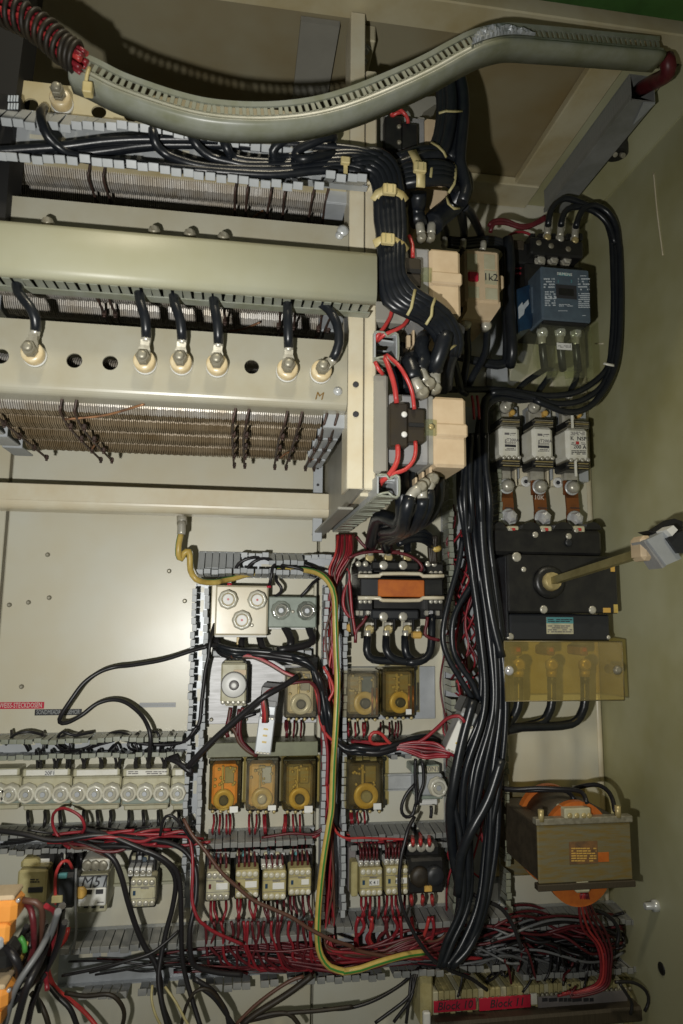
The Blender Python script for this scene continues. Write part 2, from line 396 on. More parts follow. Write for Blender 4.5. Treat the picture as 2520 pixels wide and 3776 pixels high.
# rubber grommet under the roof beside the slanting duct
def on_roof(v,x,y,z):
    lo,hi=-.9,.02
    for _ in range(40):
        mid=(lo+hi)/2
        if q(v,x,y,mid).z<z: lo=mid
        else: hi=mid
    return q(v,x,y,lo)
gp=on_roof('C',1130,900,ZC-.005)
t=thing('cable_grommet','black rubber grommet under the roof beside the slanting duct','grommet',gp)
mb=MB(); mb.lathe(gp,(0,0,-1),[(.032,0),(.032,.006),(.024,.012),(.022,.030),(.019,.032)],20); part('rubber',mb,'black',t)
for dx in (-.006,.006):
    mb=MB(); mb.cyl(gp+Vector((dx,-.004,-.031)),gp+Vector((dx*1.4,-.012,-.040)),.0045,n=8); part('pin',mb,'bolt',t)
# door post at far left, its lack of light painted in as black
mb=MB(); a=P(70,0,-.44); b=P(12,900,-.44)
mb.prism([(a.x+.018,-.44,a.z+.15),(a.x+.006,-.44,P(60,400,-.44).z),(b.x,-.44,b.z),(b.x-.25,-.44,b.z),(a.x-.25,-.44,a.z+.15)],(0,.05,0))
solo('door_post',mb,'blackmat','door post edge, painted black as unlit, filling the upper left picture border','post')
t=thing('resistor_rack','cream steel rack with two uprights and three insulator rails','rack',(.14,YF,.2))
# uprights
zt=P(1300,70,-.42).z; z1=P(1310,1802,-.42).z; u0=P(1283,1500,YF).x; u1=P(1340,1500,YF).x; w0=P(1346,1500,YF).x; w1=P(1389,1500,YF).x
mb=MB(); mb.box(u0,u1,YF,YF+.004,z1,ZC-.02,.001); mb.box(u0,u0+.003,YF+.004,YF+.05,z1,ZC-.02,0); part('upright',mb,'frame',t)
z2=P(1365,1805,-.42).z; z2t=P(1355,255,-.42).z
mb=MB(); mb.box(w0,w1,YF+.001,YF+.03,z2,z2t,.002); part('upright',mb,'frame',t)
# side sheets running back to the plate, lower edges slanting away
mb=MB(); mb.prism([(u1-.002,YF+.006,z1),(u1-.002,YF+.006,z2t),(u1-.002,-.02,z2t),(u1-.002,-.02,z1-.004),(u1-.002,-.06,z1-.018)],(.004,0,0)); part('side_sheet',mb,'framegrey',t)
mb=MB(); mb.box(u0-.004,u1-.003,YF+.055,-.02,z1-.020,z1-.016,.001); part('bottom_flange',mb,'framegrey',t)
mb=MB(); mb.box(w0,w1-.001,YF+.032,-.03,z2-.004,z2+.002,.001); part('bottom_flange',mb,'frame',t)
mb=MB(); mb.box(w1-.004,w1-.001,YF+.03,-.02,z2+.003,z2t,0); part('contactor_plate',mb,'greybox',t)
for y in (902,1093):
    p=q('E',893,y,YF-.0005); mb=MB(); mb.lathe(p,(0,-1,0),[(.0042,-.002),(.0042,.0008),(.003,.001)],10); part('hole',mb,'ink',t)
# three insulator rails (each: face with round holes, folded lower edge)
def holed(mb, x0,x1,z0,z1,y,holes,n=20):
    """sheet in the plane y with real round holes [(x,z,r)]"""
    hs=sorted(holes); cur=x0
    for hx,hz,r in hs:
        m=r*1.3
        if hx-m>cur: mb.add([(cur,y,z0),(hx-m,y,z0),(hx-m,y,z1),(cur,y,z1)],[(0,1,2,3)])
        a=max(cur,hx-m); b=hx+m
        if hx-m<cur: a=cur
        an=sorted([2*math.pi*(i+.5)/n for i in range(n)]+[math.atan2(cz-hz,cx-hx)%(2*math.pi) for cx,cz in ((a,z0),(b,z0),(b,z1),(a,z1))]); N=len(an)
        outer=[];inner=[]
        for t_ in an:
            c,s_=math.cos(t_),math.sin(t_)
            inner.append((hx+r*c,y,hz+r*s_))
            k=min(((b-hx) if c>0 else (hx-a))/abs(c) if abs(c)>1e-6 else 9, ((z1-hz) if s_>0 else (hz-z0))/abs(s_) if abs(s_)>1e-6 else 9)
            outer.append((hx+c*k,y,hz+s_*k))
        n_=N
        mb.add(outer+inner,[(i,(i+1)%N,N+(i+1)%N,N+i) for i in range(N)])
        mb.add(inner+[(p_[0],y+.003,p_[2]) for p_ in inner],[(i,(i+1)%N,N+(i+1)%N,N+i) for i in range(N)])
        cur=b
    if cur<x1: mb.add([(cur,y,z0),(x1,y,z0),(x1,y,z1),(cur,y,z1)],[(0,1,2,3)])
    return mb
RAILS=[]
XL=-.62
ze=P(700,1220,YF).z; zf=P(700,1478,YF).z; dz=(P(100,300,YF).z-ze)/2
for k in range(3):
    zt_,zb_=ze+k*dz,zf+k*dz
    hs=[]
    if k==0: hs=[(q('D',x,y,YF).x,q('D',x,y,YF).z,.0098) for x,y in ((8,722),(480,750),(710,765),(1618,790))]
    if k==2: hs=[(q('A',x,y,YF).x,q('A',x,y,YF).z,.0098) for x,y in ((200,677),(637,722),(845,745))]
    mb=MB(); holed(mb,XL,u0-.001,zb_+.012,zt_,YF-.001,hs)
    # folded lower edge: rolled towards the back
    rings=[]
    for i in range(7):
        a_=math.pi/2*i/6; rings.append((YF-.001+.012*(1-math.cos(a_)),zb_+.012-.012*math.sin(a_)))
    rings.append((YF+.045,zb_))
    for i in range(len(rings)-1):
        (y0_,za),(y1_,zb2)=rings[i],rings[i+1]
        mb.add([(XL,y0_,za),(u0-.001,y0_,za),(u0-.001,y1_,zb2),(XL,y1_,zb2)],[(0,1,2,3)],True)
    mb.add([(XL,YF-.001,zt_),(u0-.001,YF-.001,zt_),(u0-.001,YF+.03,zt_),(XL,YF+.03,zt_)],[(0,1,2,3)])
    r=part('insulator_rail',mb,'railpaint' if k<2 else 'beampaint',t)
    for sx,sz in ((u0-.014,zt_-.014),(u0-.014,zb_+.024)):
        mb=MB(); mb.lathe((sx,YF-.001,sz),(0,-1,0),[(.0062,0),(.0062,.0015),(.0048,.002),(.0042,.0042),(.002,.005)],12); part('screw',mb,'zinc',r)
    RAILS.append((zt_,zb_))
# the stencilled letter on the lowest rail
pm=q('E',655,978,YF-.0022); text('M',pm,.0105,'ink_brown',t,shear=.25)
# ------------------------------------------------------------------ resistor coils: four windings per bank behind each rail
cy=[-.362,-.294,-.222,-.150]
xe=[P(*VWp)for VWp in ()]
def coil_bank(k,label):
    zt_,zb_=RAILS[k]; zb_=zb_-.0125; xl0=P(2,1500,-.38).x if k==0 else -.60; xr_=P(1192,1560,-.388).x
    xl0=-.345 if k<2 else -.36
    g=thing('resistor_bank',label,'resistor',(0,-.3,zb_))
    for j in range(4):
        y=cy[j]; n=158; pitch=(xr_-xl0)/n; mbw=MB(); rings=[]
        hh,th=.040,.027
        sec=[]
        for i in range(16):
            a_=2*math.pi*i/16; sy,sz=math.cos(a_),math.sin(a_)
            sec.append((math.copysign(abs(sy)**.75,sy),math.copysign(abs(sz)**.8,sz)))
        for i in range(n):
            for f,rr in ((0,.84),(.14,1),(.66,1),(.80,.84)):
                x=xl0+(i+f)*pitch; jit=.0006*math.sin(i*1.7+j*2+k)
                rings.append([(x,y+sy*th*rr,zb_+hh+jit+sz*hh*(rr if rr==1 else .93)) for sy,sz in sec])
        mbw.loft(rings,True,True,False)
        if k==0:   # brown, except the front-facing faces of the first row
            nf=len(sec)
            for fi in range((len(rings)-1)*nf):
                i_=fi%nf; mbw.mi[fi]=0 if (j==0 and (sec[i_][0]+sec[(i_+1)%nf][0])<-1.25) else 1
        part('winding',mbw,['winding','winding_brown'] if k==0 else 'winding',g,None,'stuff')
        # end brackets: stepped white plates both sides
        for sgn,xx in ((1,xr_),(-1,xl0)):
            mbb=MB(); mbb.box(xx if sgn>0 else xx-.030,xx+.030 if sgn>0 else xx,y-.030,y-.027,zb_-.006,zb_+.075,.0006); mbb.box(xx if sgn>0 else xx-.03,xx+.03 if sgn>0 else xx,y-.027,y+.03,zb_-.006,zb_-.003,.0006)
            part('end_bracket',mbb,'plate_grey',g)
            mbb=MB(); mbb.cyl((xx,y,zb_+.03),(xx+sgn*.035,y,zb_+.03),.007,n=10); part('end_pin',mbb,'tin',g)
    # taps crossing under the windings
    rx=random.Random(k+4)
    for tx in {0:(-.235,-.235+.018,-.012,.006,.058,.078,.112,.127,-.322),1:(-.20,-.185,-.03,.048,.07,.108,.122),2:(-.22,-.20,-.02,-.003,.03,.05,.09,.11)}[k]:
        pts=[(tx+.006,-.400,zb_+.045),(tx+.002,-.398,zb_+.016),(tx-.001,-.394,zb_+.002),(tx-.002,-.384,zb_-.004),(tx-.002+rx.uniform(-.004,.004),-.30,zb_-.008),(tx-.002,-.125,zb_-.007)]
        mbt=MB(); mbt.tube(pts,.0019,7); tp=part('tap_rod',mbt,'oxide',g)
        for y in cy:
            mbt=MB(); mbt.box(tx-.004,tx+.002,y+.024,y+.031,zb_-.010,zb_-.003,.001); mbt.cyl((tx-.001,y+.028,zb_-.010),(tx-.001,y+.028,zb_-.013),.0024,n=6); part('clamp',mbt,'oxide',tp)
    for x0_,x1_,y_ in {0:((-.235,-.13,-.37),(.115,.135,-.19),(.062,.08,-.19),(-.235,-.222,-.2)),1:((-.33,-.25,-.40),(-.03,.02,-.3),(.05,.07,-.3),(.105,.125,-.3)),2:((-.33,-.22,-.42),(-.05,.02,-.3))}[k]:
        mbt=MB(); mbt.tube([(x0_,y_,zb_-.007),((x0_+x1_)/2,y_-.006,zb_-.004+.004*(k==0)),(x1_,y_-.026,zb_+.012*(x1_-x0_>.06))],.0017,7); part('tap_link',mbt,'copper_rod',g)
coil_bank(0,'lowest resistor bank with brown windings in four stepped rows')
coil_bank(1,'middle resistor bank seen below the wide cream cover')
coil_bank(2,'uppermost resistor bank below the open black cable duct')
# strip hanging below the lowest bank and the beam carrying it
pa=P(1172,1726,-.07); pb=P(1172,1996,-.07)
t=thing('hanger_strip','narrow grey hanger strip with a hole below the lowest resistor bank','strip',(pa.x,-.07,pb.z))
mb=MB(); mb.box(P(1155,1850,-.07).x,P(1190,1850,-.07).x,-.07,-.065,pb.z,pa.z+.03,.0008); part('strip_sheet',mb,'plate_grey',t)
mb=MB(); mb.lathe(P(1173,1788,-.0705),(0,-1,0),[(.0026,-.001),(.0026,.0006),(.0018,.0008)],10); part('hole',mb,'ink',t)
bz1=P(620,1800,-.09).z; bz0=P(620,1890,-.09).z; bx=P(1238,1880,-.09).x
t=thing('support_beam','cream folded beam below the resistor banks carrying the earth lug','beam',(0,-.07,bz0))
mb=MB(); mb.box(-.8,bx-.012,-.09,-.085,bz0+.014,bz1,.001); 
rr=[(-.09,bz0+.014)]+[(-.09+.014*(1-math.cos(a_)),bz0+.014-.014*math.sin(a_)) for a_ in [math.pi/2*i/6 for i in range(1,7)]]+[(-.045,bz0)]
for i in range(len(rr)-1): mb.add([(-.8,rr[i][0],rr[i][1]),(bx-.012,rr[i][0],rr[i][1]),(bx-.012,rr[i+1][0],rr[i+1][1]),(-.8,rr[i+1][0],rr[i+1][1])],[(0,1,2,3)],True)
part('beam_sheet',mb,'frame',t)
mb=MB(); mb.box(bx-.011,bx,-.089,-.045,bz0+.002,bz1-.001,.001); part('end_tab',mb,'plate_grey',t)
p=P(1220,1928,-.07); mb=MB(); mb.lathe(p,(0,0,-1),[(.007,-.006),(.007,0),(.004,.004)],8); part('bolt',mb,'zinc',t)

t=thing('counter_block','small black block with faint digits at the left end of the top rail','block',q('A',60,660,-.44))
mb=MB(); a=rect('A',-60,600,132,712,-.445); mb.box(a[0],a[1],-.445,-.425,a[2],a[3],.002); part('block_body',mb,'black',t)
for i in range(4):
    for j in range(2):
        mb=MB(); a=rect('A',52+18*i,612+50*j,64+18*i,650+50*j,-.4462); mb.box(a[0],a[1],-.4462,-.4452,a[2],a[3],0); part('digit_window',mb,'ink_pale',t)
# ================================================================== SLOTTED WIRING DUCTS
_tm={}
def tooth_mesh(w,h,lip,axis,m,side):
    k=(round(w,4),round(h,4),round(lip,4),axis,m,side)
    if k in _tm: return _tm[k]
    mb=MB(); t=.0016; hw=w/2
    s=side
    if axis=='h':
        mb.box(-hw,hw,-h,0,-t/2,t/2,.0004); mb.box(-hw,hw,-h-.0018,-h+.0012,min(s*-t/2,s*lip),max(s*-t/2,s*lip),.0005)
    else:
        mb.box(-t/2,t/2,-h,0,-hw,hw,.0004); mb.box(min(s*-t/2,s*lip),max(s*-t/2,s*lip),-h-.0018,-h+.0012,-hw,hw,.0005)
    _tm[k]=mb.mesh('tooth',m,Vector()); return _tm[k]
def duct(label, x0,x1,z0,z1, yb, h, axis='h', pitch=.0135, m='duct', tm=None, sag=(0,0), jit=.02, rows=(1,1), skip=(0,0), lip=.007, frac=.9, base=True, name='wiring_duct', wall=.012):
    g=thing(name,label,'cable duct',((x0+x1)/2,yb,(z0+z1)/2)); tm=tm or m; jit*=.4 if jit>=.03 else 1
    rr=random.Random(hash(label)%1000 if False else len(label)*7+int(abs(x0)*1e4)%97)
    if base:
        mb=MB(); mb.box(x0,x1,yb-.0015,yb,z0,z1,0)
        if axis=='h':
            if rows[0]: mb.box(x0,x1,yb-wall,yb-.0016,z1-.0016,z1,0)
            if rows[1]: mb.box(x0,x1,yb-wall,yb-.0016,z0,z0+.0016,0)
        else:
            if rows[0]: mb.box(x0,x0+.0016,yb-wall,yb-.0016,z0,z1,0)
            if rows[1]: mb.box(x1-.0016,x1,yb-wall,yb-.0016,z0,z1,0)
        # mounting slots punched in the base
        b=part('duct_base',mb,m,g)
        L=(x1-x0) if axis=='h' else (z1-z0); n=max(1,int(L/.075)); mb=MB()
        for i in range(n):
            c=(x0 if axis=='h' else z0)+(i+.5)*L/n
            for off,ln in ((.0,.011),(.03,.005)):
                if axis=='h': mb.box(c+off-ln,c+off+ln,yb-.0022,yb-.0016,(z0+z1)/2-.003,(z0+z1)/2+.003,0)
                else: mb.box((x0+x1)/2-.003,(x0+x1)/2+.003,yb-.0022,yb-.0016,c+off-ln,c+off+ln,0)
        part('punched_slots',mb,'panel',g,None,'stuff')
    L=(x1-x0) if axis=='h' else (z1-z0); n=int(L/pitch)
    for row in (0,1):
        if not rows[row]: continue
        if axis=='h': me=tooth_mesh(pitch*frac,h-wall,lip,'h',tm,-1 if row==0 else 1)
        else: me=tooth_mesh(pitch*frac,h-wall,lip,'v',tm,1 if row==0 else -1)
        for i in range(n):
            if rr.random()<skip[row]: continue
            t=(i+.5)/n; sg=sag[row](t) if callable(sag[row]) else sag[row]
            a=sg+rr.gauss(0,jit)
            if axis=='h': piece('tooth',me,g,(x0+(i+.5)*pitch,yb-wall,z1-.0008 if row==0 else z0+.0008),(a,rr.gauss(0,jit*.3),rr.gauss(0,jit*.5)))
            else: piece('tooth',me,g,(x0+.0008 if row==0 else x1-.0008,yb-wall,z0+(i+.5)*pitch),(rr.gauss(0,jit*.5),0,a))
    return g
def hz(v,x0,y0,x1,y1,Y): return rect(v,x0,y0,x1,y1,Y)
YR=YF-.003
# open duct with the black cables, heat-sagged teeth
zT=P(700,472,-.435).z; zB=P(700,622,-.435).z
duct('open slotted duct with heat sagged teeth carrying thick black cables',-.40,P(1352,560,YR).x,zB,zT,YR,.058,'h',.0142,'duct','duct',(lambda t:.78+.12*math.sin(t*9)+.12*(t>.88),lambda t:.82+.07*math.sin(t*11)-.25*(t>.9)),.07,(1,1),(.03,.02),.009)
# wide cream cover with slotted underside
zT=P(800,868,-.475).z; zB=P(800,1068,-.475).z; xr=P(1391,1010,-.475).x
g=thing('covered_duct','wide cream cover of a cable duct with slotted underside','cable duct',(0,-.45,zB))
mb=MB(); sec=[(-.428,zT-.002),(-.462,zT+.001),(-.470,zT-.003),(-.4745,zT-.010),(-.476,(zT+zB)/2),(-.475,zB+.010),(-.471,zB+.003),(-.464,zB)]
mb.loft([[(x_,y_,z_) for y_,z_ in sec]+[(x_,y_+.0015 if y_<-.46 else y_,z_-(.0015 if z_>zT-.005 else -.0015 if z_<zB+.004 else 0)) for y_,z_ in sec[::-1]] for x_ in (-.62,xr)],True,True,True); part('cover',mb,'cover',g)
me=tooth_mesh(.0098,.034,.004,'h','duct_old',1)
for i in range(62): piece('tooth',me,g,(xr-.012-i*.0128,-.4285,zB+.0005),(random.gauss(0,.015),0,random.gauss(0,.03)))
mb=MB(); mb.box(-.62,xr-.003,-.4285,-.4265,zB-.001,zT-.003,0); mb.box(-.62,xr-.003,-.4425,-.4287,zB-.0012,zB+.0006,0); part('duct_base',mb,'duct_old',g)
# ---- free hanging wavy duct across the top (open slots up front, rounded cover below)
def wavy_duct():
    cen=[(165,205),(330,290),(520,350),(690,372),(800,380),(960,385),(1100,372),(1300,320),(1500,235),(1650,160),(1760,110),(1850,97),(2000,108),(2160,135),(2300,160),(2440,190)]
    # survey of the ridge line (x, y) in front of the cover
    cen=[(268,236),(330,262),(420,308),(520,346),(640,385),(760,413),(900,426),(1040,424),(1180,405),(1320,365),(1480,300),(1600,243),(1700,188),(1780,150),(1880,128),(2000,136),(2150,149),(2300,163),(2448,176)]
    ys=[-.53]*13+[-.53,-.52,-.505,-.49,-.475,-.465]
    pts=[P(x,y,Y) for (x,y),Y in zip(cen,ys)]
    # resample
    out=[]; ex=[pts[0]*2-pts[1]]+pts+[pts[-1]*2-pts[-2]]
    for i in range(1,len(ex)-2):
        p0,p1,p2,p3=ex[i-1:i+3]
        for j in range(6):
            t=j/6; out.append(.5*((2*p1)+(p2-p0)*t+(2*p0-5*p1+4*p2-p3)*t*t+(3*p1-p0-3*p2+p3)*t**3))
    out.append(pts[-1]); n=len(out)
    g=thing('wavy_duct','long grey slotted duct hanging in a wave across the top','cable duct',pts[0])
    def frame(i):
        d=(out[min(i+1,n-1)]-out[max(i-1,0)]).normalized(); y=Vector((0,1,0)); y=(y-d*y.dot(d)).normalized(); u=d.cross(y)*-1
        if u.z<0: u=-u
        return d,y,u
    rings=[]
    for i in range(n):
        d,y,u=frame(i); p=out[i]
        sec=[(0,-.001),(.0035,.003),(.006,.0025),(.004,-.004),(-.002,-.006),(-.003,-.009),(-.001,-.013),(.006,-.016),(.030,-.016),(.030,-.014),(.008,-.014),(.003,-.011),(.001,-.008)]
        rings.append([p+y*a-Vector()+u*b for a,b in sec])
    mb=MB(); mb.loft(rings,True,True,True); part('cover',mb,'duct_old',g)
    # slotted front wall: teeth between ridge and upper lip
    lens=[0]
    for i in range(1,n): lens.append(lens[-1]+(out[i]-out[i-1]).length)
    L=lens[-1]; k=int(L/.0089); mt=MB(); mt.box(-.0025,.0025,  .004,.0056,-.001,.016,.0003); me=mt.mesh('tooth','duct_old',Vector())
    top=[]; back=[]; bot=[]
    for i in range(n):
        d,y,u=frame(i); top.append([out[i]+y*a+u*b for a,b in ((.003,.015),(.0065,.015),(.0065,.021),(.002,.021))]); bot.append([out[i]+y*a+u*b for a,b in ((.004,-.002),(.0056,-.002),(.0056,.004),(.004,.004))])
        back.append([out[i]+y*a+u*b for a,b in ((.028,-.015),(.030,-.015),(.030,.018),(.028,.018))])
    mb=MB(); mb.loft(top,True,True,False); mb.loft(bot,True,True,False); part('upper_lip',mb,'duct_old',g)
    mb=MB(); mb.loft(back,True,True,False); part('rear_wall',mb,'duct_old',g)
    j=0
    for c in range(k):
        s=(c+.5)*L/k
        while lens[j+1]<s: j+=1
        t=(s-lens[j])/(lens[j+1]-lens[j]); p=out[j].lerp(out[j+1],t); d,y,u=frame(j)
        M=Matrix((d,y,u)).transposed(); M=M@Matrix.Rotation(random.gauss(.0,.05),3,'Y')
        piece('tooth',me,g,p,M.to_euler())
    # blistered, torn stretch of the wall at the crest
    rb=random.Random(4)
    i0=min(range(n),key=lambda i:abs(out[i].x-P(1745,170,-.53).x)); i1=min(range(n),key=lambda i:abs(out[i].x-P(1960,130,-.52).x))
    rows=[]
    for i in range(i0,i1+1):
        d,y,u=frame(i); f=(i-i0)/(i1-i0); hmax=.017*math.sin(math.pi*min(1,max(0,f)))**.7+.002
        for e in (0,.33,.66):
            p=out[i]+(out[min(i+1,n-1)]-out[i])*e
            rows.append([p+u*(hmax*v_)-y*(.0005+(.0045*rb.random() if 0<v_<1 else 0)) for v_ in (0,.2,.4,.6,.8,1)])
    mb=MB(); mb.loft(rows,False,False,False); part('blistered_wall',mb,'plate_grey',g)
    return g,out
WG,WP=wavy_duct()
# cable tie round the left end of the wavy duct
t=thing('cable_tie','pale cable tie round the left end of the wavy duct','cable tie',P(322,310,-.53))
mb=MB(); c=[P(330,250,-.535),P(321,280,-.536),P(318,310,-.535),P(326,336,-.52)]
mb.tube(c,.0024,6); part('strap',mb,'tie',t)
mb=MB(); p=P(327,328,-.535); mb.box(p.x-.006,p.x+.005,p.y-.006,p.y+.006,p.z-.008,p.z+.006); part('head',mb,'tie',t)
# red bundle with spiral wrap entering the wavy duct from the upper left
t=thing('spiral_wrapped_bundle','red wire bundle in brown spiral wrap entering the wavy duct at upper left','wire bundle',P(150,110,-.54))
path=[(-60,10),(30,42),(110,80),(180,130),(240,185),(285,215),(310,232)]
for k in range(9):
    a=2*math.pi*k/9; mb=MB(); mb.tube([P(x,y,-.535)+Vector((.003*math.cos(a),.010*math.sin(a),.0105*math.cos(a)+.002*math.sin(3*a+x))) for x,y in path],.0034,7)
    part('red_wire',mb,'red_bright' if k%3==0 else 'red',t)
for k in range(14):
    s=k/13*4.9; i=min(5,int(s)); f=s-i; x=path[i][0]*(1-f)+path[i+1][0]*f; y=path[i][1]*(1-f)+path[i+1][1]*f
    c=P(x,y,-.535); d=(P(path[i+1][0],path[i+1][1],-.535)-P(path[i][0],path[i][1],-.535)).normalized(); u=Vector((0,1,0)); b=d.cross(u)
    mb=MB(); mb.tube([c+u*(.0165*math.cos(a))+b*(.0165*math.sin(a))+d*(.016*a/6.28-.008) for a in [i_*6.4/12 for i_ in range(13)]],.0032,5); part('wrap_turn',mb,'darkbrown',t)
# ---- slanting duct running back along the roof at right
def slanting():
    p0=on_roof('C',1265,440,ZC-.012); p1=on_roof('C',790,1290,ZC-.012); xa=(p0.x+p1.x)/2
    xa=.640; y0,y1=-.36,-.035
    g=thing('slanting_duct','grey slotted duct running back under the roof at upper right','cable duct',(xa,-.2,ZC-.05))
    mb=MB(); mb.box(xa-.022,xa+.022,y0,y1,ZC-.052,ZC-.050,0); mb.box(xa+.020,xa+.022,y0,y1,ZC-.050,ZC-.006,0); part('cover',mb,'duct_dk',g)
    mt=MB(); mt.box(-.0008,.0008,-.0035,.0035,-.038,0,0); me=mt.mesh('tooth','duct_dk',Vector())
    k=44
    for i in range(k): piece('tooth',me,g,(xa-.021,y0+(i+.5)*(y1-y0)/k,ZC-.007))
    mb=MB(); mb.box(xa-.024,xa-.021,y0,y1,ZC-.054,ZC-.045,0); mb.box(xa-.022,xa+.02,y0,y1,ZC-.006,ZC-.004,0); part('rim',mb,'duct_dk',g)
    mb=MB(); mb.prism([(xa+.0,y0+.0,ZC-.056),(xa+.02,y0-.002,ZC-.056),(xa+.012,y0+.05,ZC-.056)],(0,0,.003)); part('end_flap',mb,'plate_grey',g)
slanting()
# ---- ducts between the devices on the plates
Y0=-.001; HD=.058
a=hz('H',85,500,1390,738,Y0)
duct('short duct above the screw fuse boxes, its left teeth bent in',a[0],a[1],a[2],a[3],Y0,HD,'h',.0128,'plate_grey','duct',(lambda t:.75 if t<.30 else .1+.25*(t>.52)*(t<.8),lambda t:-.10),.06,(1,1),(0,.04),.008)
x0=P(706,2600,Y0).x; x1=P(757,2600,Y0).x; 
duct('tall narrow duct right of the bare beige plate',x0,x1,P(700,3345,Y0).z,P(740,2155,Y0).z,Y0,HD,'v',.0128,'plate_grey','duct',(-.05,.05),.05)
a=hz('G',0,1480,1240,1605,Y0)
duct('duct with thin black wires above the row of screw fuses',-.70,x0-.002,a[2],a[3],Y0,HD,'h',.0128,'duct','duct_old',(0,0),.05)
a=hz('K',0,400,1200,520,Y0)
duct('duct below the row of screw fuses full of black and red wires',-.70,x0-.002,a[2],a[3],Y0,HD,'h',.0128,'duct','duct_dk',(0,0),.06)
a=hz('H',230,1400,1180,1490,Y0)
duct('low duct right below the screw fuse boxes',a[0],a[1],a[2],a[3],Y0,.05,'h',.0135,'plate_grey','duct',(.1,-.1),.06,(1,1),(.05,.2),.008)
xa0=P(1180,2700,Y0).x; xa1=P(1256,2700,Y0).x
duct('tall duct packed with red wires in the middle of the plate',xa0,xa1,P(1220,3335,Y0).z,P(1220,2160,Y0).z,Y0,HD,'v',.0128,'plate_grey','duct',(-.05,.05),.05,(1,1),(.05,.03))
a=hz('L',175,880,1235,1020,Y0)
g=duct('duct closed by an olive cover between the two rows of relays',a[0],a[1],a[2],a[3],Y0,HD,'h',.0128,'duct_cover','duct_dk',(0,0),.03,(1,0))
mb=MB(); b=rect('L',175,880,1235,1018,-.062); mb.box(b[0],b[1],-.0635,-.0605,b[2],b[3],.001); mb.box(b[0],b[1],-.0605,-.002,b[3]-.003,b[3]-.001,0); part('cover',mb,'duct_cover',g)
a=hz('M',175,810,1250,1000,Y0)
duct('duct under the pair of amber relays right of the earth cable',a[0],P(1668,2745,Y0).x,a[2],a[3],Y0,HD,'h',.0128,'duct','duct_dk',(0,-.1),.05,(1,1),(0,.4))
a=hz('N',180,262,1195,430,Y0)
duct('duct packed with red wires below the three amber relays',a[0],a[1],a[2],a[3],Y0,HD,'h',.0128,'duct','duct_dk',(.12,0),.05,(1,1),(0,.1),.008)
a=hz('O',190,205,1180,365,Y0)
duct('duct packed with red wires above the black overload relay',a[0],a[1],a[2],a[3],Y0,HD,'h',.0128,'duct','duct_dk',(.12,0),.05,(1,1),(.03,.15),.008)
# right vertical grey duct with two rows of teeth
xa0=P(1632,2500,Y0).x; xa1=P(1822,2500,Y0).x
duct('broad vertical grey duct carrying the thick black cables',xa0,xa1,P(1700,3325,Y0).z,P(1700,1500,Y0).z,Y0,HD,'v',.0112,'plate_grey','duct_old',(-.04,.04),.05,(1,1),(.02,.02),.008)
# bottom trunk
zT=P(1150,3365,Y0).z; zB=P(1150,3560,Y0).z
duct('wide bottom trunk duct under the small contactors, left part',P(225,3450,Y0).x,xs-.001,zB-.004,zT-.004,Y0,.066,'h',.0152,'plate_grey','duct_dk',(lambda t:.05,-.12),.05,(1,1),(0,.25),.009)
duct('wide bottom trunk duct under the black overload relay, middle part',xs+.001,xa1,zB,zT+.004,Y0,.066,'h',.0145,'plate_grey','duct_dk',(.05,-.05),.05,(1,1),(0,.08),.009)
zT=P(2060,3330,Y0).z; zB=P(2060,3530,Y0).z
duct('bottom trunk duct under the transformer, right part',xa1+.003,xr1+.035,zB,zT,Y0,.07,'h',.0115,'plate_grey','duct_dk',(.08,0),.05,(1,1),(0,.05),.008)
# ducts running front to back beside the rack contactors, red wires come out of their open ends
def depth_duct(label,v,x0,y0,x1,y1,yf,yb,slope=0):
    a=rect(v,x0,y0,x1,y1,yf); X0,X1,Z0,Z1=a
    g=thing('wiring_duct',label,'cable duct',((X0+X1)/2,yf,Z0))
    mb=MB(); t_=.0022
    mb.box(X0,X0+t_,yf,yb,Z0,Z1,0); mb.box(X1-t_,X1,yf,yb,Z0,Z1,0); part('side_wall',mb,'duct',g)
    for nm,z in (('upper',Z1),('lower',Z0)):
        mt=MB(); n=int((yb-yf)/.0115); mt.box(X0,X1,-.0044,.0044,-.0013,.0013,0)
        me=mt.mesh('tooth','duct_old' if nm=='lower' else 'duct',Vector((X0,0,0)))
        for i in range(n): piece('tooth',me,g,(X0,yf+(i+.5)*.0115,z-(.004*math.sin(i*1.3) if nm=='upper' else 0)),(0,random.gauss(0,.05),0))
    mb=MB(); mb.tube([(X0,yf-.002,Z1),(X0+.4*(X1-X0),yf-.002,Z1+.001),(X0+.55*(X1-X0),yf-.002,Z1-.005),(X0+.75*(X1-X0),yf-.002,Z1-.001),(X1,yf-.002,Z1-.001),(X1,yf-.002,Z0),(X0+.7*(X1-X0),yf-.002,Z0-.001),(X0+.5*(X1-X0),yf-.002,Z0+.004),(X0,yf-.002,Z0)],.0018,5); part('curled_rim',mb,'duct_old',g)
    return g
depth_duct('slotted duct below the rack contactors running back, red wires at both ends','Y',1140,215,1450,500,-.45,-.03)
depth_duct('slotted duct between the two front rack contactors with red wires','S',0,1145,260,1440,-.43,-.06)
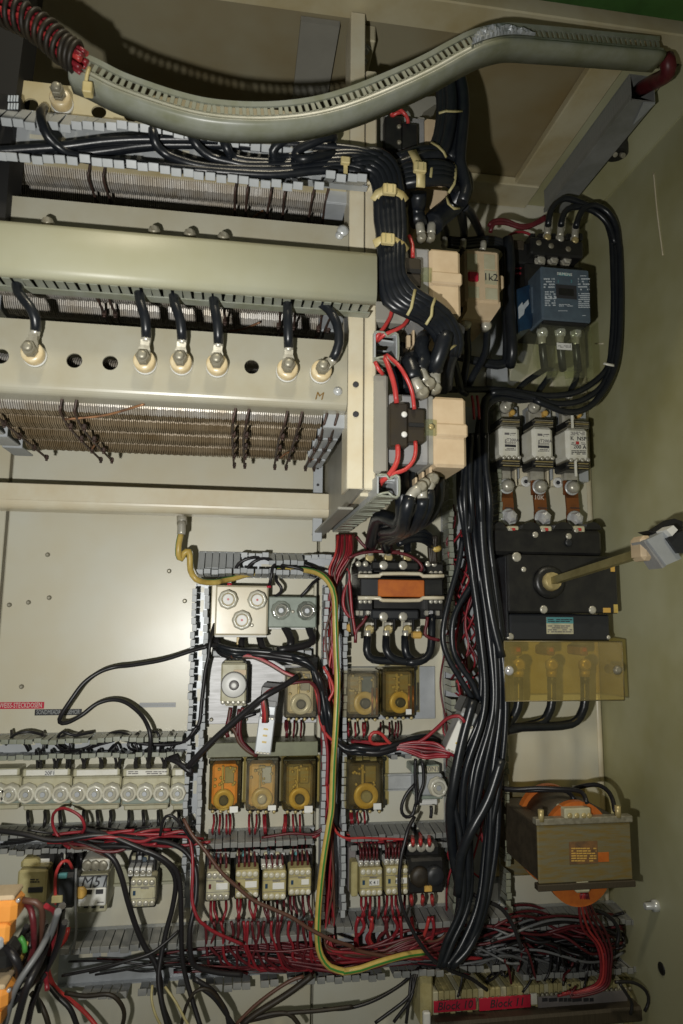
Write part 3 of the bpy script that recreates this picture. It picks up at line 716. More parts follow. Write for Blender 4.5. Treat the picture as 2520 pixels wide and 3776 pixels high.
# ================================================================== DEVICES
def bx(v,x0,y0,x1,y1,yf,yb,c=.0015,mb=None):
    a=rect(v,x0,y0,x1,y1,yf); mb=mb or MB(); return mb.box(a[0],a[1],yf,yb,a[2],a[3],c)
def root(name,label,cat,v,x,y,Y,group=None): return thing(name,label,cat,q(v,x,y,Y),group)
def disc(mb,v,x,y,Y,prof,n=12,ph=0,lobes=0,la=0,smooth=True,cap=True): return mb.lathe(q(v,x,y,Y),(0,-1,0),prof,n,smooth,cap,ph,lobes,la)
def screwhead(v,x,y,Y,r,parent,m='tin',name='terminal_screw'):
    mb=MB(); disc(mb,v,x,y,Y,[(r,-.002),(r,.0006),(r*.8,.0018),(r*.3,.0021)],9)
    o=part(name,mb,m,parent); return o
def bars(v,x0,x1,y0,y1,rows,Y,parent,m='ink_grey',seed=1,name='print',fill=.75):
    """printed lines of small type, laid on as thin strips"""
    r=random.Random(seed); mb=MB()
    for i in range(rows):
        yy=y0+(y1-y0)*(i+.5)/rows; hh=(y1-y0)/rows*.26; x=x0
        while x<x1:
            w_=r.uniform(.06,.22)*(x1-x0); 
            if r.random()<fill: 
                a=rect(v,x,yy-hh,min(x+w_*.85,x1),yy+hh,Y); mb.box(a[0],a[1],Y,Y+.0004,a[2],a[3],0)
            x+=w_
    return part(name,mb,m,parent,None,'stuff') if mb.v else None
# ---------------------------------------------------------------- screw-cap fuse boxes
def cap(v,x,y,Y,r,parent,m='knob',glass='white',dot=None,h=.016,lob=8):
    mb=MB(); disc(mb,v,x,y,Y,[(r*1.04,0),(r*1.04,h*.35),(r*.98,h*.4),(r*.95,h*.92),(r*.86,h),(r*.64,h),(r*.60,h*.9)],32,0,lob,.035)
    c=part('screw_cap',mb,m,parent)
    mb=MB(); disc(mb,v,x,y,Y,[(r*.63,h*.85),(r*.63,h*.96),(r*.5,h*.99)],20); part('window',mb,glass,c)
    mb=MB(); disc(mb,v,x,y,Y,[(r*.62,h*.99),(r*.66,h*1.02),(r*.60,h*1.03),(r*.58,h*.99)],20,cap=False); part('ring',mb,'brass' if dot else 'tin',c)
    mb=MB(); disc(mb,v,x,y,Y,[(r*(.13 if dot else .3),h*.98),(r*(.12 if dot else .26),h*1.04)],12); part('indicator',mb,dot or 'plate_grey',c)
    return c
t=root('fuse_box','ivory fuse box with three white screw caps','fuse box','H',500,1300,-.002)
part('housing',bx('H',205,800,255,1300,-.05,-.002),'frame',t)
part('front_plate',bx('H',245,808,755,1288,-.066,-.004,.003),'frame',t)
part('foot',bx('H',240,1284,745,1306,-.06,-.004),'white',t)
for x,y in ((372,942),(650,947),(503,1140)): cap('H',x,y,-.066,.0165,t,'knob','white','red_bright')
screwhead('H',600,1190,-.066,.0035,t)
part('yellow_tag',bx('H',452,1305,500,1378,-.05,-.046,.0008),'yellow',t)
t=root('fuse_box','grey green fuse box with two clear screw caps','fuse box','H',990,1215,-.002)
part('housing',bx('H',758,916,1222,1214,-.054,-.002,.002),'grey_green',t)
for x,y in ((875,1048),(1122,1052)): cap('H',x,y,-.054,.0165,t,'glass','glass',None,.018,10); 
screwhead('H',995,1060,-.054,.0035,t)
part('foot',bx('H',760,1213,1200,1232,-.04,-.002),'white',t)
part('side_rail',bx('H',1196,780,1222,1480,-.02,-.002),'panel',t)
# row of screw fuses on the left
FB=(('left end fuse block cut by the picture edge, two caps',-160,133,(-78,0,78)),('fuse block with small white number label over its caps',137,458,(185,293,405)),
    ('fuse block with a blank grey label strip, third from left',462,778,(512,620,722)),('fuse block with faint handwriting on its label strip',782,1093,(835,937,1043)),('single fuse block at the right end of the row',1097,1198,(1146,)))
for l,x0,x1,xs_ in FB:
    t=root('fuse_block',l,'fuse block','K',(x0+x1)/2,330,-.002,'screw fuse blocks in the left row')
    ym=205
    part('body',bx('K',x0+1,112,x1-1,300,-.052,-.002,.003),'contact',t)
    part('upper_ledge',bx('K',x0+8,60,x1-8,111,-.040,-.002,.002),'contact',t)
    part('lower_ledge',bx('K',x0+14,288,x1-14,326,-.036,-.002,.002),'contact',t)
    part('label_strip',bx('K',x0+30,66,x1-22,104,-.0415,-.039,.0006),'fuse_white',t)
    mb=MB(); bx('K',x0+4,248,x1-4,286,-.0545,-.05,.001,mb); part('olive_band',mb,'grey_green',t)
    for k,x in enumerate(xs_): cap('K',x,212-8*(x/1146),-.052,.0148 if x<800 else .0140,t,'knob','glass',None,.018,8)
    if x0==137:
        part('number_label',bx('K',290,72,352,106,-.0430,-.0415,.0003),'white',t); text('20F1',q('K',321,90,-.0434),.006,'ink',t)
    if x0==782: bars('K',825,1075,74,98,2,-.0419,t,'ink_grey',42,'pencil_marks',.6)
# ---------------------------------------------------------------- timer block
t=root('timer_relay','grey timer relay with a large white dial','timer','L',425,530,-.008)
mb=MB(); bx('L',165,60,1230,700,-.007,-.001,.001,mb); solo('carrier_sheet',mb,'steel','bright metal carrier sheet behind the timer and pale relay','sheet')
part('body',bx('L',300,118,548,500,-.068,-.008,.003),'contact',t)
part('side',bx('L',548,150,564,520,-.06,-.008,.002),'blackmat',t)
part('upper_terminals',bx('L',330,95,520,175,-.05,-.008,.002),'contact',t); part('lower_terminals',bx('L',340,470,550,530,-.06,-.008,.002),'contact',t)
mb=MB(); disc(mb,'L',427,325,-.068,[(.0225,0),(.0225,.002),(.0215,.003)],28); part('dial_rim',mb,'ink_grey',t)
mb=MB(); disc(mb,'L',427,325,-.068,[(.0208,.002),(.0208,.007),(.0196,.0085),(.010,.009)],28); d=part('dial',mb,'white',t)
mb=MB(); disc(mb,'L',427,325,-.068,[(.0085,.008),(.0085,.012),(.006,.013)],18); part('hub',mb,'ink_grey',d); mb=MB(); disc(mb,'L',427,325,-.068,[(.005,.012),(.005,.015),(.003,.016)],14); part('hub_cap',mb,'white',d)
part('range_label',bx('L',425,182,545,232,-.0695,-.068,.0003),'beige',t)
for i in range(5): screwhead('L',330+40*i,155,-.062,.0042,t); screwhead('L',320+50*i,495,-.066,.0042,t)
for i in range(5):
    part('upper_wire_end',bx('L',345+35*i,78,362+35*i,120,-.03,-.012,.001),'black',t)
# ---------------------------------------------------------------- clear cover relays
def relay(label,v,x0,y0,x1,y1,dx,dy,cover,inner,ring,knob='ink_grey',coil='greybox',yf=-.088,tag=None,rods=False,base='black',pins=4,skew=6):
    t=root('relay',label,'relay',v,(x0+x1)/2,y1+30,-.002,'relays under clear plastic covers')
    w_=x1-x0; h_=y1-y0
    part('socket',bx(v,x0+4,y0-10,x1-4,y1+8,-.034,-.002,.002),base,t)
    mb=MB(); bx(v,x0-2,y0-14,x0+w_*.16,y0+40,-.05,-.03,.004,mb); bx(v,x1-w_*.16,y0-14,x1+2,y0+40,-.05,-.03,.004,mb); part('clamp_ears',mb,base,t,None,'stuff')
    mb=MB()
    for i in range(pins):
        xx=x0+w_*(.12+.76*i/(pins-1)); bx(v,xx-14,y1-6,xx+14,y1+34,-.036,-.004,.002,mb)
    part('terminals',mb,base,t)
    for i in range(pins): screwhead(v,x0+w_*(.12+.76*i/(pins-1)),y1+18,-.036,.0032,t,'brass')
    part('mechanism',bx(v,x0+30,y0+34,x1-30,y1-36,-.070,-.034,.004),inner,t)
    mb=MB(); bx(v,x0+w_*.50,y0+h_*.12,x0+w_*.80,y0+h_*.46,-.0745,-.07,.002,mb); part('coil',mb,coil,t)
    mb=MB(); bx(v,x0+w_*.40,y0+h_*.10,x0+w_*.47,y0+h_*.62,-.0755,-.07,.001,mb); part('contact_spring',mb,'brass',t)
    r_=random.Random(int(x0+y0)); mb=MB()
    for i in range(12):
        xx,yy=x0+w_*r_.uniform(.14,.84),y0+h_*r_.uniform(.1,.55); disc(mb,v,xx,yy,-.0745,[(.0026,-.004),(.0026,.001),(.0012,.002)],7)
    part('rivets',mb,'brass',t)
    ps=abs(q(v,dx+1,dy,-.08).x-q(v,dx,dy,-.08).x)
    mb=MB(); disc(mb,v,dx,dy,-.070,[(w_*.33*ps,-.001),(w_*.33*ps,.006),(w_*.31*ps,.0075),(w_*.17*ps,.0078),(w_*.15*ps,.005)],30); dl=part('dial',mb,ring,t)
    mb=MB(); disc(mb,v,dx,dy,-.070,[(w_*.15*ps,.003),(w_*.145*ps,.0135),(w_*.10*ps,.0145)],18); part('knob',mb,knob,dl)
    if rods:
        for xx in (.80,.93):
            mb=MB(); mb.cyl(q(v,x0+w_*xx,y0+h_*.36,-.079),q(v,x0+w_*xx,y1-h_*.06,-.079),.0019,n=8); part('contact_bar',mb,'copper',t)
    mb=MB(); a=rect(v,x0,y0,x1,y1,yf); c=.006
    # cover: five sided shell with a bevelled front edge
    X0,X1,Z0,Z1=a; fr=[(X0+c,yf,Z0+c),(X1-c,yf,Z0+c),(X1-c,yf,Z1-c),(X0+c,yf,Z1-c)]; md=[(X0,yf+c,Z0),(X1,yf+c,Z0),(X1,yf+c,Z1),(X0,yf+c,Z1)]; bk=[(X0-.001,-.036,Z0-.001),(X1+.001,-.036,Z0-.001),(X1+.001,-.036,Z1+.001),(X0-.001,-.036,Z1+.001)]
    mb.add(fr+md+bk,[(0,1,2,3)]+[(i,i+4,(i+1)%4+4,(i+1)%4) for i in range(4)]+[(i+4,i+8,(i+1)%4+8,(i+1)%4+4) for i in range(4)])
    part('clear_cover',mb,cover,t)
    if tag: part('paper_tag',bx(v,tag[0],tag[1],tag[2],tag[3],yf-.001,yf-.0002,.0002),'white',t)
    return t
relay('relay with pale see-through cover on the bright metal sheet','L',918,165,1222,640,1068,508,'amber_pale','frame','knob','slate')
relay('clear relay with orange inside, leftmost of three below the olive cover','L',185,1062,490,1530,328,1428,'amber','orange_hi','yellow','ink',tag=(385,1500,465,1560))
relay('golden clear relay in the middle of three below the olive cover','L',545,1058,850,1535,695,1415,'amber_pale','amberpaint','yellow','tin','plate_grey',tag=(755,1490,832,1538))
relay('dark amber relay, right one of three below the olive cover','L',905,1062,1215,1535,1055,1415,'amber','core','yellow','ink','core',tag=(1105,1495,1185,1560))
relay('amber relay with bright glare left of two under the cable loop','M',190,195,520,645,376,500,'amber_pale','core','yellow','slate','blue',rods=True)
relay('dark amber relay right of two under the cable loop','M',560,170,868,630,712,492,'amber','core','yellow','slate','core',rods=True,tag=(778,562,832,614))
relay('dark amber relay with yellow ring below the red wire loop','M',205,1050,565,1530,388,1390,'amber','laminate','yellow','greybox','core',tag=(465,1470,540,1530))
mb=MB(); bx('M',175,150,1060,660,-.006,-.001,.001,mb); solo('carrier_sheet',mb,'plate_grey','pale grey carrier sheet behind the pair of amber relays','sheet')
# rail and small fuse on the right
t=root('mounting_rail','short bright rail between dark relay and small fuse','rail','M',700,1340,-.002)
part('rail_web',bx('M',560,1205,850,1335,-.006,-.001,.0006),'zinc',t); part('rail_lip',bx('M',560,1188,850,1203,-.014,-.006,.0005),'zinc',t); part('rail_lip',bx('M',560,1337,850,1350,-.014,-.006,.0005),'zinc',t)
t=root('fuse_block','small grey screw fuse with number strip on the right rail','fuse block','M',1010,1490,-.002)
part('body',bx('M',890,1190,1135,1400,-.055,-.002,.003),'plate_grey',t); part('upper_ledge',bx('M',835,1102,1105,1180,-.045,-.002,.002),'grey_green',t)
part('number_strip',bx('M',965,1112,1098,1172,-.0465,-.045,.0004),'contact',t); text('20N3',q('M',1030,1142,-.0470),.0085,'ink_grey',t)
part('blank_strip',bx('M',880,1108,942,1170,-.0465,-.045,.0004),'white',t)
cap('M',1075,1305,-.055,.0165,t,'knob','glass',None,.014,8); part('lower_ledge',bx('M',900,1432,1085,1490,-.04,-.002,.002),'white',t); part('olive_band',bx('M',890,1400,1138,1432,-.057,-.002,.002),'grey_green',t)
# ---------------------------------------------------------------- hanging relays with white fronts
def slim(label,v,c,x0,y0,x1,y1,yf,tilt,depth=.07):
    p=q(v,(x0+x1)/2,(y0+y1)/2,yf); a=rect(v,x0,y0,x1,y1,yf); W,Hh=(a[1]-a[0]),(a[3]-a[2])
    t=thing('slim_relay',label,'relay',p,'slim white relays dangling on their wires'); R_=Matrix.Rotation(tilt,4,'Y')@Matrix.Rotation(-.10,4,'Z')
    def lp(name,b,m,c_=.0015):
        mb=MB(); mb.box(*b,c_)
        mb.v=[p+(R_@v_) for v_ in mb.v]; return part(name,mb,m,t)
    w2,h2=W/2,Hh/2
    lp('front',(-w2,w2,0,.006,-h2,h2*.42),'white' if tilt>.2 else 'plate_grey'); lp('case',(-w2+.0005,w2-.0005,.006,depth,-h2,h2),'greybox'); lp('upper_step',(-w2+.001,w2-.001,.004,.02,h2*.45,h2*.80),'plate_grey')
    lp('black_base',(-w2-.002,w2+.002,.008,depth+.014,h2*.78,h2*1.5),'black')
    for i in range(4):
        o=lp('terminal_screw',(-w2*.8+i*w2*.42,-w2*.8+i*w2*.42+.0055,-.002,.003,h2*.30,h2*.40),'tin',.001)
        lp('terminal_screw',(-w2*.8+i*w2*.42,-w2*.8+i*w2*.42+.0055,-.0015,.003,-h2*.98,-h2*.90),'tin',.001)
    for i in range(3): lp('yellow_mark',(-w2*.25,w2*.3,-.0006,.001,-h2*(.02+.24*i)-.003,-h2*(.02+.24*i)),'yellow',0)
    return t
slim('slim white relay dangling before the olive cover','L',0,655,480,812,1000,-.12,.10)
slim('slim white relay tilted against the thick black cables','M',0,1245,560,1400,1010,-.15,.46,.045)
# ---------------------------------------------------------------- three phase contactor with orange plate
t=root('power_contactor','black three phase contactor with an orange front plate','contactor','I',730,1170,-.002)
Yc=-.115
part('base',bx('I',310,575,1140,1130,-.07,-.002,.003),'black',t)
part('core_block',bx('I',340,735,1140,910,-.108,-.07,.003),'black',t); part('left_face',bx('I',345,745,512,905,-.1095,-.107,.001),'slate',t)
part('orange_plate',bx('I',512,752,958,918,Yc,-.105,.0015),'orange',t)
for yy,dn in ((716,-1),(928,1)):
    pl=[(315,yy),(525,yy),(552,yy+dn*22),(905,yy+dn*22),(938,yy),(1142,yy)]
    mb=MB(); mb.tube([q('I',x,y,Yc) for x,y in pl[:2]]+[q('I',x,y,Yc) for x,y in pl[2:4]]+[q('I',x,y,Yc) for x,y in pl[4:]],.0036,6,.3)
    part('cream_bail',mb,'frame',t)
for yy in (0,1):
    y=(585,1095)[yy]
    part('arc_chamber',bx('I',445,(575,1040)[yy],905,(660,1135)[yy],-.098,-.06,.003),'slate' if yy else 'black',t)
    for x in (562,750): screwhead('I',x,(612,1108)[yy],-.098,.0085,t,'tin','cover_screw')
    for k,x in enumerate((425,605,790)):
        yt=(535,1215)[yy]+(0)
        part('phase_barrier',bx('I',x+45,(545,1120)[yy],x+75,(590,1240)[yy],-.085,-.03,.002),'black',t)
        mb=MB(); bx('I',x-38,yt-55,x+38,yt+60,-.070,-.064,.002,mb); part('terminal_lug',mb,'tin',t)
        mb=MB(); disc(mb,'I',x,yt+(15 if yy else 5),-.070,[(.0085,0),(.0085,.004),(.006,.005)],10); part('terminal_bolt',mb,'brass',t)
    for x in (385,1065):
        part('aux_switch',bx('I',x-75,(600,925)[yy],x+75,(700,1050)[yy],-.09,-.02,.002),'black',t)
        for i in (-45,0,45): screwhead('I',x+i,(688,962)[yy],-.09,.0042,t,'tin'); 
    if yy:
        for x in (310,350,410,980,1025,1090): part('aux_terminal',bx('I',x-16,1048,x+16,1098,-.075,-.05,.001),'chrome' if x==1025 else 'tin',t)
    else:
        for x in (320,388,990,1050): screwhead('I',x,600,-.09,.0055,t,'tin')
# ---------------------------------------------------------------- small contactors
def small(label,v,x0,y0,x1,y1,m='contact',upper=None,sw='blue_dk',plate=(.42,.40,.92,.62),top='black',ytop=None,blue=None,words=None,yf=-.095,depth=.09,clips=False,name='contactor',group='small contactors with eight front screws'):
    t=root(name,label,'contactor',v,(x0+x1)/2,y1,-.002,group); w_=x1-x0; h_=y1-y0
    part('rear_body',bx(v,x0-10,y0-8,x1+8,y1+6,-.06,-.002,.002),'blackmat',t)
    part('front',bx(v,x0,y0,x1,y1,yf,-.06,.0022),m,t)
    for j,yy in ((0,.14),(1,.86)):
        for i in range(4): screwhead(v,x0+w_*(.13+.245*i),y0+h_*yy,yf,.0046,t,'tin' if m!='contact_y' else 'knob')
    mb=MB(); 
    for yy in (.30,.70): bx(v,x0+2,y0+h_*yy-2,x1-2,y0+h_*yy+2,yf-.0004,yf+.001,0,mb)
    part('groove',mb,'ink_grey',t)
    part('indicator',bx(v,x0+w_*.10,y0+h_*.44,x0+w_*.21,y0+h_*.60,yf-.001,yf+.001,.0003),sw,t)
    pp=part('name_plate',bx(v,x0+w_*plate[0],y0+h_*plate[1],x0+w_*plate[2],y0+h_*plate[3],yf-.0012,yf+.001,.0004),'white' if upper!='dim' else 'contact',t)
    bars(v,x0+w_*.42,x0+w_*.75,y0+h_*.30,y0+h_*.38,1,yf-.0007,t,'ink_grey',3,'print',1)
    if words: text(words,q(v,x0+w_*.62,y0+h_*.52,yf-.0017),.0052,'ink',t)
    if ytop is not None:
        part('coil_block',bx(v,x0-12,ytop,x1+10,y0-6,-.062,-.002,.003),top,t)
        for i in range(4): part('upper_terminal',bx(v,x0+w_*(.05+.25*i),ytop+10,x0+w_*(.21+.25*i),ytop+36,-.068,-.05,.001),'plate_grey' if i%2 else 'contact',t)
        if blue: 
            for b in blue:
                mb=MB(); bx(v,b[0]-14,b[1]-16,b[0]+14,b[1]+16,-.070,-.05,.0015,mb); part('blue_coil_tab',mb,'teal' if b[2] else 'blue',t)
    if clips: 
        for i in range(4): 
            mb=MB(); bx(v,x0-18+w_*(.02+.25*i),y0-68,x0-18+w_*(.22+.25*i),y0-12,-.085,-.055,.001,mb); part('clip_terminal',mb,'white',t)
            screwhead(v,x0-18+w_*(.12+.25*i),y0-38,-.085,.0040,t,'tin')
    return t
small('pale contactor at the left end of the row of four small contactors','N',160,690,385,972,'contact',ytop=520,blue=((238,545,0),(275,545,0)),sw='red_dark')
small('yellowed contactor second from left in the row of four','N',442,675,665,950,'contact_y',ytop=505,blue=((520,535,1),),sw='red_dark')
small('yellowed contactor with white screw strip above, third in the row of four','N',705,685,930,968,'contact_y',ytop=500,blue=((762,512,0),),clips=True)
small('yellowed contactor with bright white name plate, right end of the row of four','N',955,660,1172,922,'contact_y',ytop=490,blue=((1028,522,1),),plate=(.56,.40,.90,.60))
small('contactor beside the black side box, left of two by the black overload relay','O',338,655,552,930,'contact_y',ytop=430,words='K 4 1',plate=(.40,.40,.86,.62),clips=True)
small('contactor crossed by a black wire, next to the black overload relay','O',586,640,800,918,'contact_y',ytop=430,words='K 4 1',plate=(.45,.40,.95,.60),clips=True)
small('cream contactor with white terminal strip on the left rail','K',838,765,998,950,'contact',ytop=612,blue=((930,645,0),),clips=True,plate=(.42,.40,.90,.70),upper='dim')
t=root('side_box','olive box standing beside the left contactor of the pair','box','O',270,930,-.002)
part('case',bx('O',225,455,300,890,-.055,-.002,.002),'purplegrey',t); part('olive_face',bx('O',252,600,316,935,-.08,-.055,.002),'contact_y',t); part('white_rail',bx('O',203,590,226,725,-.02,-.002,.001),'white',t)
# overload relay
t=root('overload_relay','black overload relay with two round knobs and a yellow tab','overload relay','O',980,910,-.002)
part('body',bx('O',808,565,1150,905,-.105,-.002,.004),'black',t); part('sloped_top',bx('O',775,420,1120,565,-.085,-.002,.006),'black',t)
for x in (838,925,1010):
    screwhead('O',x,455,-.085,.0085,t,'tin'); 
for x,y in ((905,735),(1050,725)):
    mb=MB(); disc(mb,'O',x,y,-.105,[(.017,0),(.016,.006),(.013,.009),(.006,.0105)],22); part('knob',mb,'darkbrown' if x<1000 else 'slate',t)
for x,y in ((832,735),(1112,718)): screwhead('O',x,y,-.105,.0045,t,'tin')
part('yellow_tab',bx('O',958,828,1032,888,-.108,-.10,.001),'amberpaint',t)
# ---------------------------------------------------------------- left bottom devices
t=root('mounting_rail','cream rail behind the breaker and cream contactor','rail','K',950,810,-.002)
for y0,y1 in ((686,700),(796,812)): part('rail_lip',bx('K',610,y0,1180,y1,-.013,-.002,.0006),'cover',t)
part('rail_web',bx('K',610,700,1180,796,-.006,-.001,.0005),'cover',t)
t=root('motor_breaker','grey and white motor breaker with handwriting and an orange dial','breaker','K',590,960,-.002)
part('body',bx('K',500,740,690,985,-.075,-.002,.002),'contact',t); part('grey_face',bx('K',503,757,684,828,-.085,-.075,.0015),'plate_grey',t); part('white_face',bx('K',500,830,680,945,-.087,-.075,.0015),'white',t)
text('M51',q('K',605,790,-.0856),.0165,'ink',t,shear=.25)
mb=MB(); disc(mb,'K',522,855,-.087,[(.0098,0),(.0098,.003),(.007,.004)],8,.39); part('orange_dial',mb,'amberpaint',t)
part('dark_window',bx('K',543,838,592,868,-.0878,-.086,.0004),'darkbrown',t); part('dark_window',bx('K',616,836,664,866,-.0878,-.086,.0004),'ink',t)
bars('K',615,668,912,926,1,-.0874,t,'ink_grey',2); 
for x in (552,602,655): part('arrow_mark',bx('K',x-14,945,x+14,957,-.0765,-.074,.0003),'ink',t)
part('terminal_block',bx('K',528,645,702,718,-.07,-.002,.002),'fuse_white',t)
for i in range(3): screwhead('K',562+50*i,682,-.07,.0085,t,'bolt')
for x in (585,638): part('slot',bx('K',x-8,690,x+8,716,-.0708,-.069,.0003),'ink',t)
part('dark_neck',bx('K',520,720,690,742,-.06,-.002,.001),'greybox',t)
t=root('contactor','ochre contactor in the shade behind the hanging orange connector','contactor','K',200,930,-.002)
part('body',bx('K',108,712,300,935,-.09,-.002,.003),'contact_y',t); part('upper_step',bx('K',130,645,250,712,-.07,-.002,.006),'contact_y',t); part('dark_window',bx('K',180,822,276,856,-.0912,-.089,.0006),'ink',t); part('rear_block',bx('K',230,602,355,720,-.055,-.002,.002),'black',t); part('white_corner',bx('K',255,640,318,690,-.058,-.05,.001),'white',t)
bars('K',195,255,765,795,2,-.0905,t,'ink',43,'pen_marks',.8)
t=root('timer_relay','dark green black relay beside the motor breaker','relay','K',430,960,-.002)
part('body',bx('K',352,735,490,965,-.105,-.002,.006),'slate',t); part('green_top',bx('K',375,735,430,770,-.107,-.1,.001),'teal',t); part('yellow_label',bx('K',330,878,402,925,-.108,-.09,.001),'contact_y',t)
# ---------------------------------------------------------------- dymo strips
def strip(label,x0,y0,x1,y1,m,words,em,h,dx=0):
    t=root('label_strip',label,'label','G',(x0+x1)/2,y1,-.001); part('tape',bx('G',x0,y0,x1,y1,-.0012,-.0002,.0002),m,t)
    text(words,q('G',(x0+x1)/2+dx,(y0+y1)/2,-.0015),h,em,t,width=abs(q('G',x1-8,y0,0).x-q('G',x0+8,y0,0).x)*.97)
strip('red embossed label strip at the left picture edge',-70,1288,284,1331,'tape_red','SCHWEISS-STECKDOSEN','emboss',.0085)
strip('black embossed label strip crossed by the looping cable',224,1333,526,1372,'tape_black','SONDMEADR ZUBEHOR','emboss_grey',.0075)
t=root('label_strip','grey embossed label strip above the left horizontal duct','label','G',1013,1321,-.001); part('tape',bx('G',897,1291,1130,1321,-.0012,-.0002,.0002),'tape_grey',t); bars('G',905,1122,1298,1314,1,-.0014,t,'emboss_grey',41,'embossing',1)
# ---------------------------------------------------------------- fuse links with their bases on the right plate
def hrc(label,k,x0,x1,y0,y1,words):
    t=root('fuse_link',label,'fuse','U',(x0+x1)/2,y1+300,-.002,'white ceramic fuse links on the right plate'); w_=x1-x0; yf=-.105
    part('base_plate',bx('U',x0-60,y0-270,x1-20,y1+300,-.03,-.002,.002),'plate_grey',t)
    part('base_insulator',bx('U',x0-40,y0-240,x0+150,y1+330,-.05,-.03,.003),'tin',t)
    for y_a,y_b in ((y0-110,y0+10),(y1-10,y1+140)):
        mb=MB(); bx('U',x0+0,y_a,x1+15,y_b,-.085,-.03,.003,mb); j=part('contact_jaw',mb,'black',t)
        for i in range(4):
            mb=MB(); yy=y_a+(y_b-y_a)*(.15+.22*i); bx('U',x0+20+22*(i%2),yy,x1-5,yy+14,-.092+.002*i,-.08,.001,mb); part('spring_leaf',mb,'brass' if i%2 else 'bolt',j)
    b=part('ceramic_body',bx('U',x0,y0,x1,y1,yf,-.045,.006),'fuse_white',t)
    part('end_plate',bx('U',x0+6,y0-14,x1-6,y0,yf+.006,-.05,.001),'bolt',b); part('end_plate',bx('U',x0+6,y1,x1-6,y1+16,yf+.006,-.05,.001),'bolt',b)
    for y_ in (y1+10,): 
        for xx in (.2,.45,.7,.95): screwhead('U',x0+w_*xx,y_-4,yf+.003,.004,b,'tin')
    for s,h,yy,ink in words: text(s,q('U',(x0+x1)/2+25,yy,yf-.0006),h,ink,b)
    o_=0 if k==0 else 14
    if k<2:
        part('print_bar',bx('U',x0+65,430+o_,x0+130,460+o_,yf-.0006,yf+.001,0),'ink_grey',b); bars('U',x0+140,x1-60,430+o_,475+o_,2,yf-.0006,b,'ink_grey',51); part('print_bar',bx('U',x0+70,594+o_,x1-60,628+o_,yf-.0006,yf+.001,0),'ink',b); bars('U',x0+70,x1-60,560+o_,585+o_,1,yf-.0006,b,'ink_grey',52); bars('U',x0+70,x1-60,640+o_,680+o_,2,yf-.0006,b,'ink_grey',53)
    else:
        bars('U',x0+55,x1-60,415,470,3,yf-.0006,b,'ink_grey',54,'print',.9); bars('U',x0+60,x1-150,560,600,2,yf-.0006,b,'ink_grey',55); bars('U',x0+200,x1-50,560,600,2,yf-.0006,b,'ink_grey',56); bars('U',x0+65,x1-45,670,735,3,yf-.0006,b,'ink',57,'print',.85)
    mb=MB(); disc(mb,'U',x0+90,y0-275 if k<2 else y0-235,-.055,[(.011,-.02),(.011,0),(.013,.001),(.013,.007),(.009,.012),(.003,.0135)],14); part('terminal_bolt',mb,'tin',t)
    mb=MB(); bx('U',x0+150,y0-230,x0+220,y0-150,-.06,-.04,.004,mb); part('yellow_mark',mb,'amberpaint',t)
    return t
hrc('white fuse link left of three, beside the black cables',0,165,445,335,765,(('gT200A',.0062,535,'ink_grey'),))
hrc('white fuse link in the middle of the three',1,620,905,345,775,(('gT200A',.0062,548,'ink_grey'),))
t=hrc('white boxy fuse link with large black print, right of three',2,1085,1395,365,800,(('K  NSP1',.0078,515,'ink'),('200 A',.0075,630,'ink')))
p=q('U',1232,573,-.1055); mb=MB(); mb.lathe(p,(0,-1,0),[(.0042,-.0002),(.0042,.0006)],4,False,True,.78); part('red_mark',mb,'red_bright',t)
for x,y0,y1 in ((1168,170,365),(1215,815,1030)):
    mb=MB(); bx('U',x-16,y0,x+16,y1,-.108,-.104,.0008,mb); part('pull_strap',mb,'fuse_white',t)
# copper bars down to the switch
for k,(x,l) in enumerate(((250,'copper bar below the left fuse link'),(705,'copper bar with a stamped mark below the middle fuse link'),(1150,'copper bar below the right fuse link'))):
    t=root('copper_bar',l,'busbar','U',x+20,1650,-.05,'copper bars feeding the load switch')
    pts=[(1085,-.05),(1270,-.05),(1330,-.056),(1720,-.056)]
    mb=MB()
    rings=[]
    for yy,Y in pts:
        sh=(yy-1085)*.09
        xa,xb_=x-95+sh,x+75+sh; a=q('U',xa,yy,Y); b=q('U',xb_,yy,Y); rings.append([a,b,b+Vector((0,.005,0)),a+Vector((0,.005,0))])
    mb.loft(rings,True,True,False); part('bar',mb,'copper',t)
    part('joint_plate',bx('U',x-110,1090,x+40,1290,-.0485,-.044,.001),'copper',t); part('joint_plate',bx('U',x-60,1510,x+115,1690,-.0545,-.049,.001),'copper',t)
    for yy,xx,r in ((1165+10*k,x+15,.0125),(1590+14*k,x+48 if k==0 else x+60,.0142)):
        mb=MB(); disc(mb,'U',xx-12,yy+6,-.057,[(r*1.2,0),(r*1.2,.002),(r*1.05,.0025)],18); part('washer',mb,'zinc',t)
        mb=MB(); disc(mb,'U',xx,yy,-.059,[(r,0),(r,.006),(r*.72,.011),(r*.3,.013)],6 if yy>1500 else 14,.3,smooth=yy<1500); part('bolt',mb,'chrome' if yy>1500 else 'tin',t)
    mb=MB(); bx('U',x-50+35,1462,x+85+35,1474,-.0572,-.0560,0,mb); part('paint_line',mb,'ink',t)
    if k==1: text('10K',q('U',x,1325,-.0568),.009,'emboss',t)
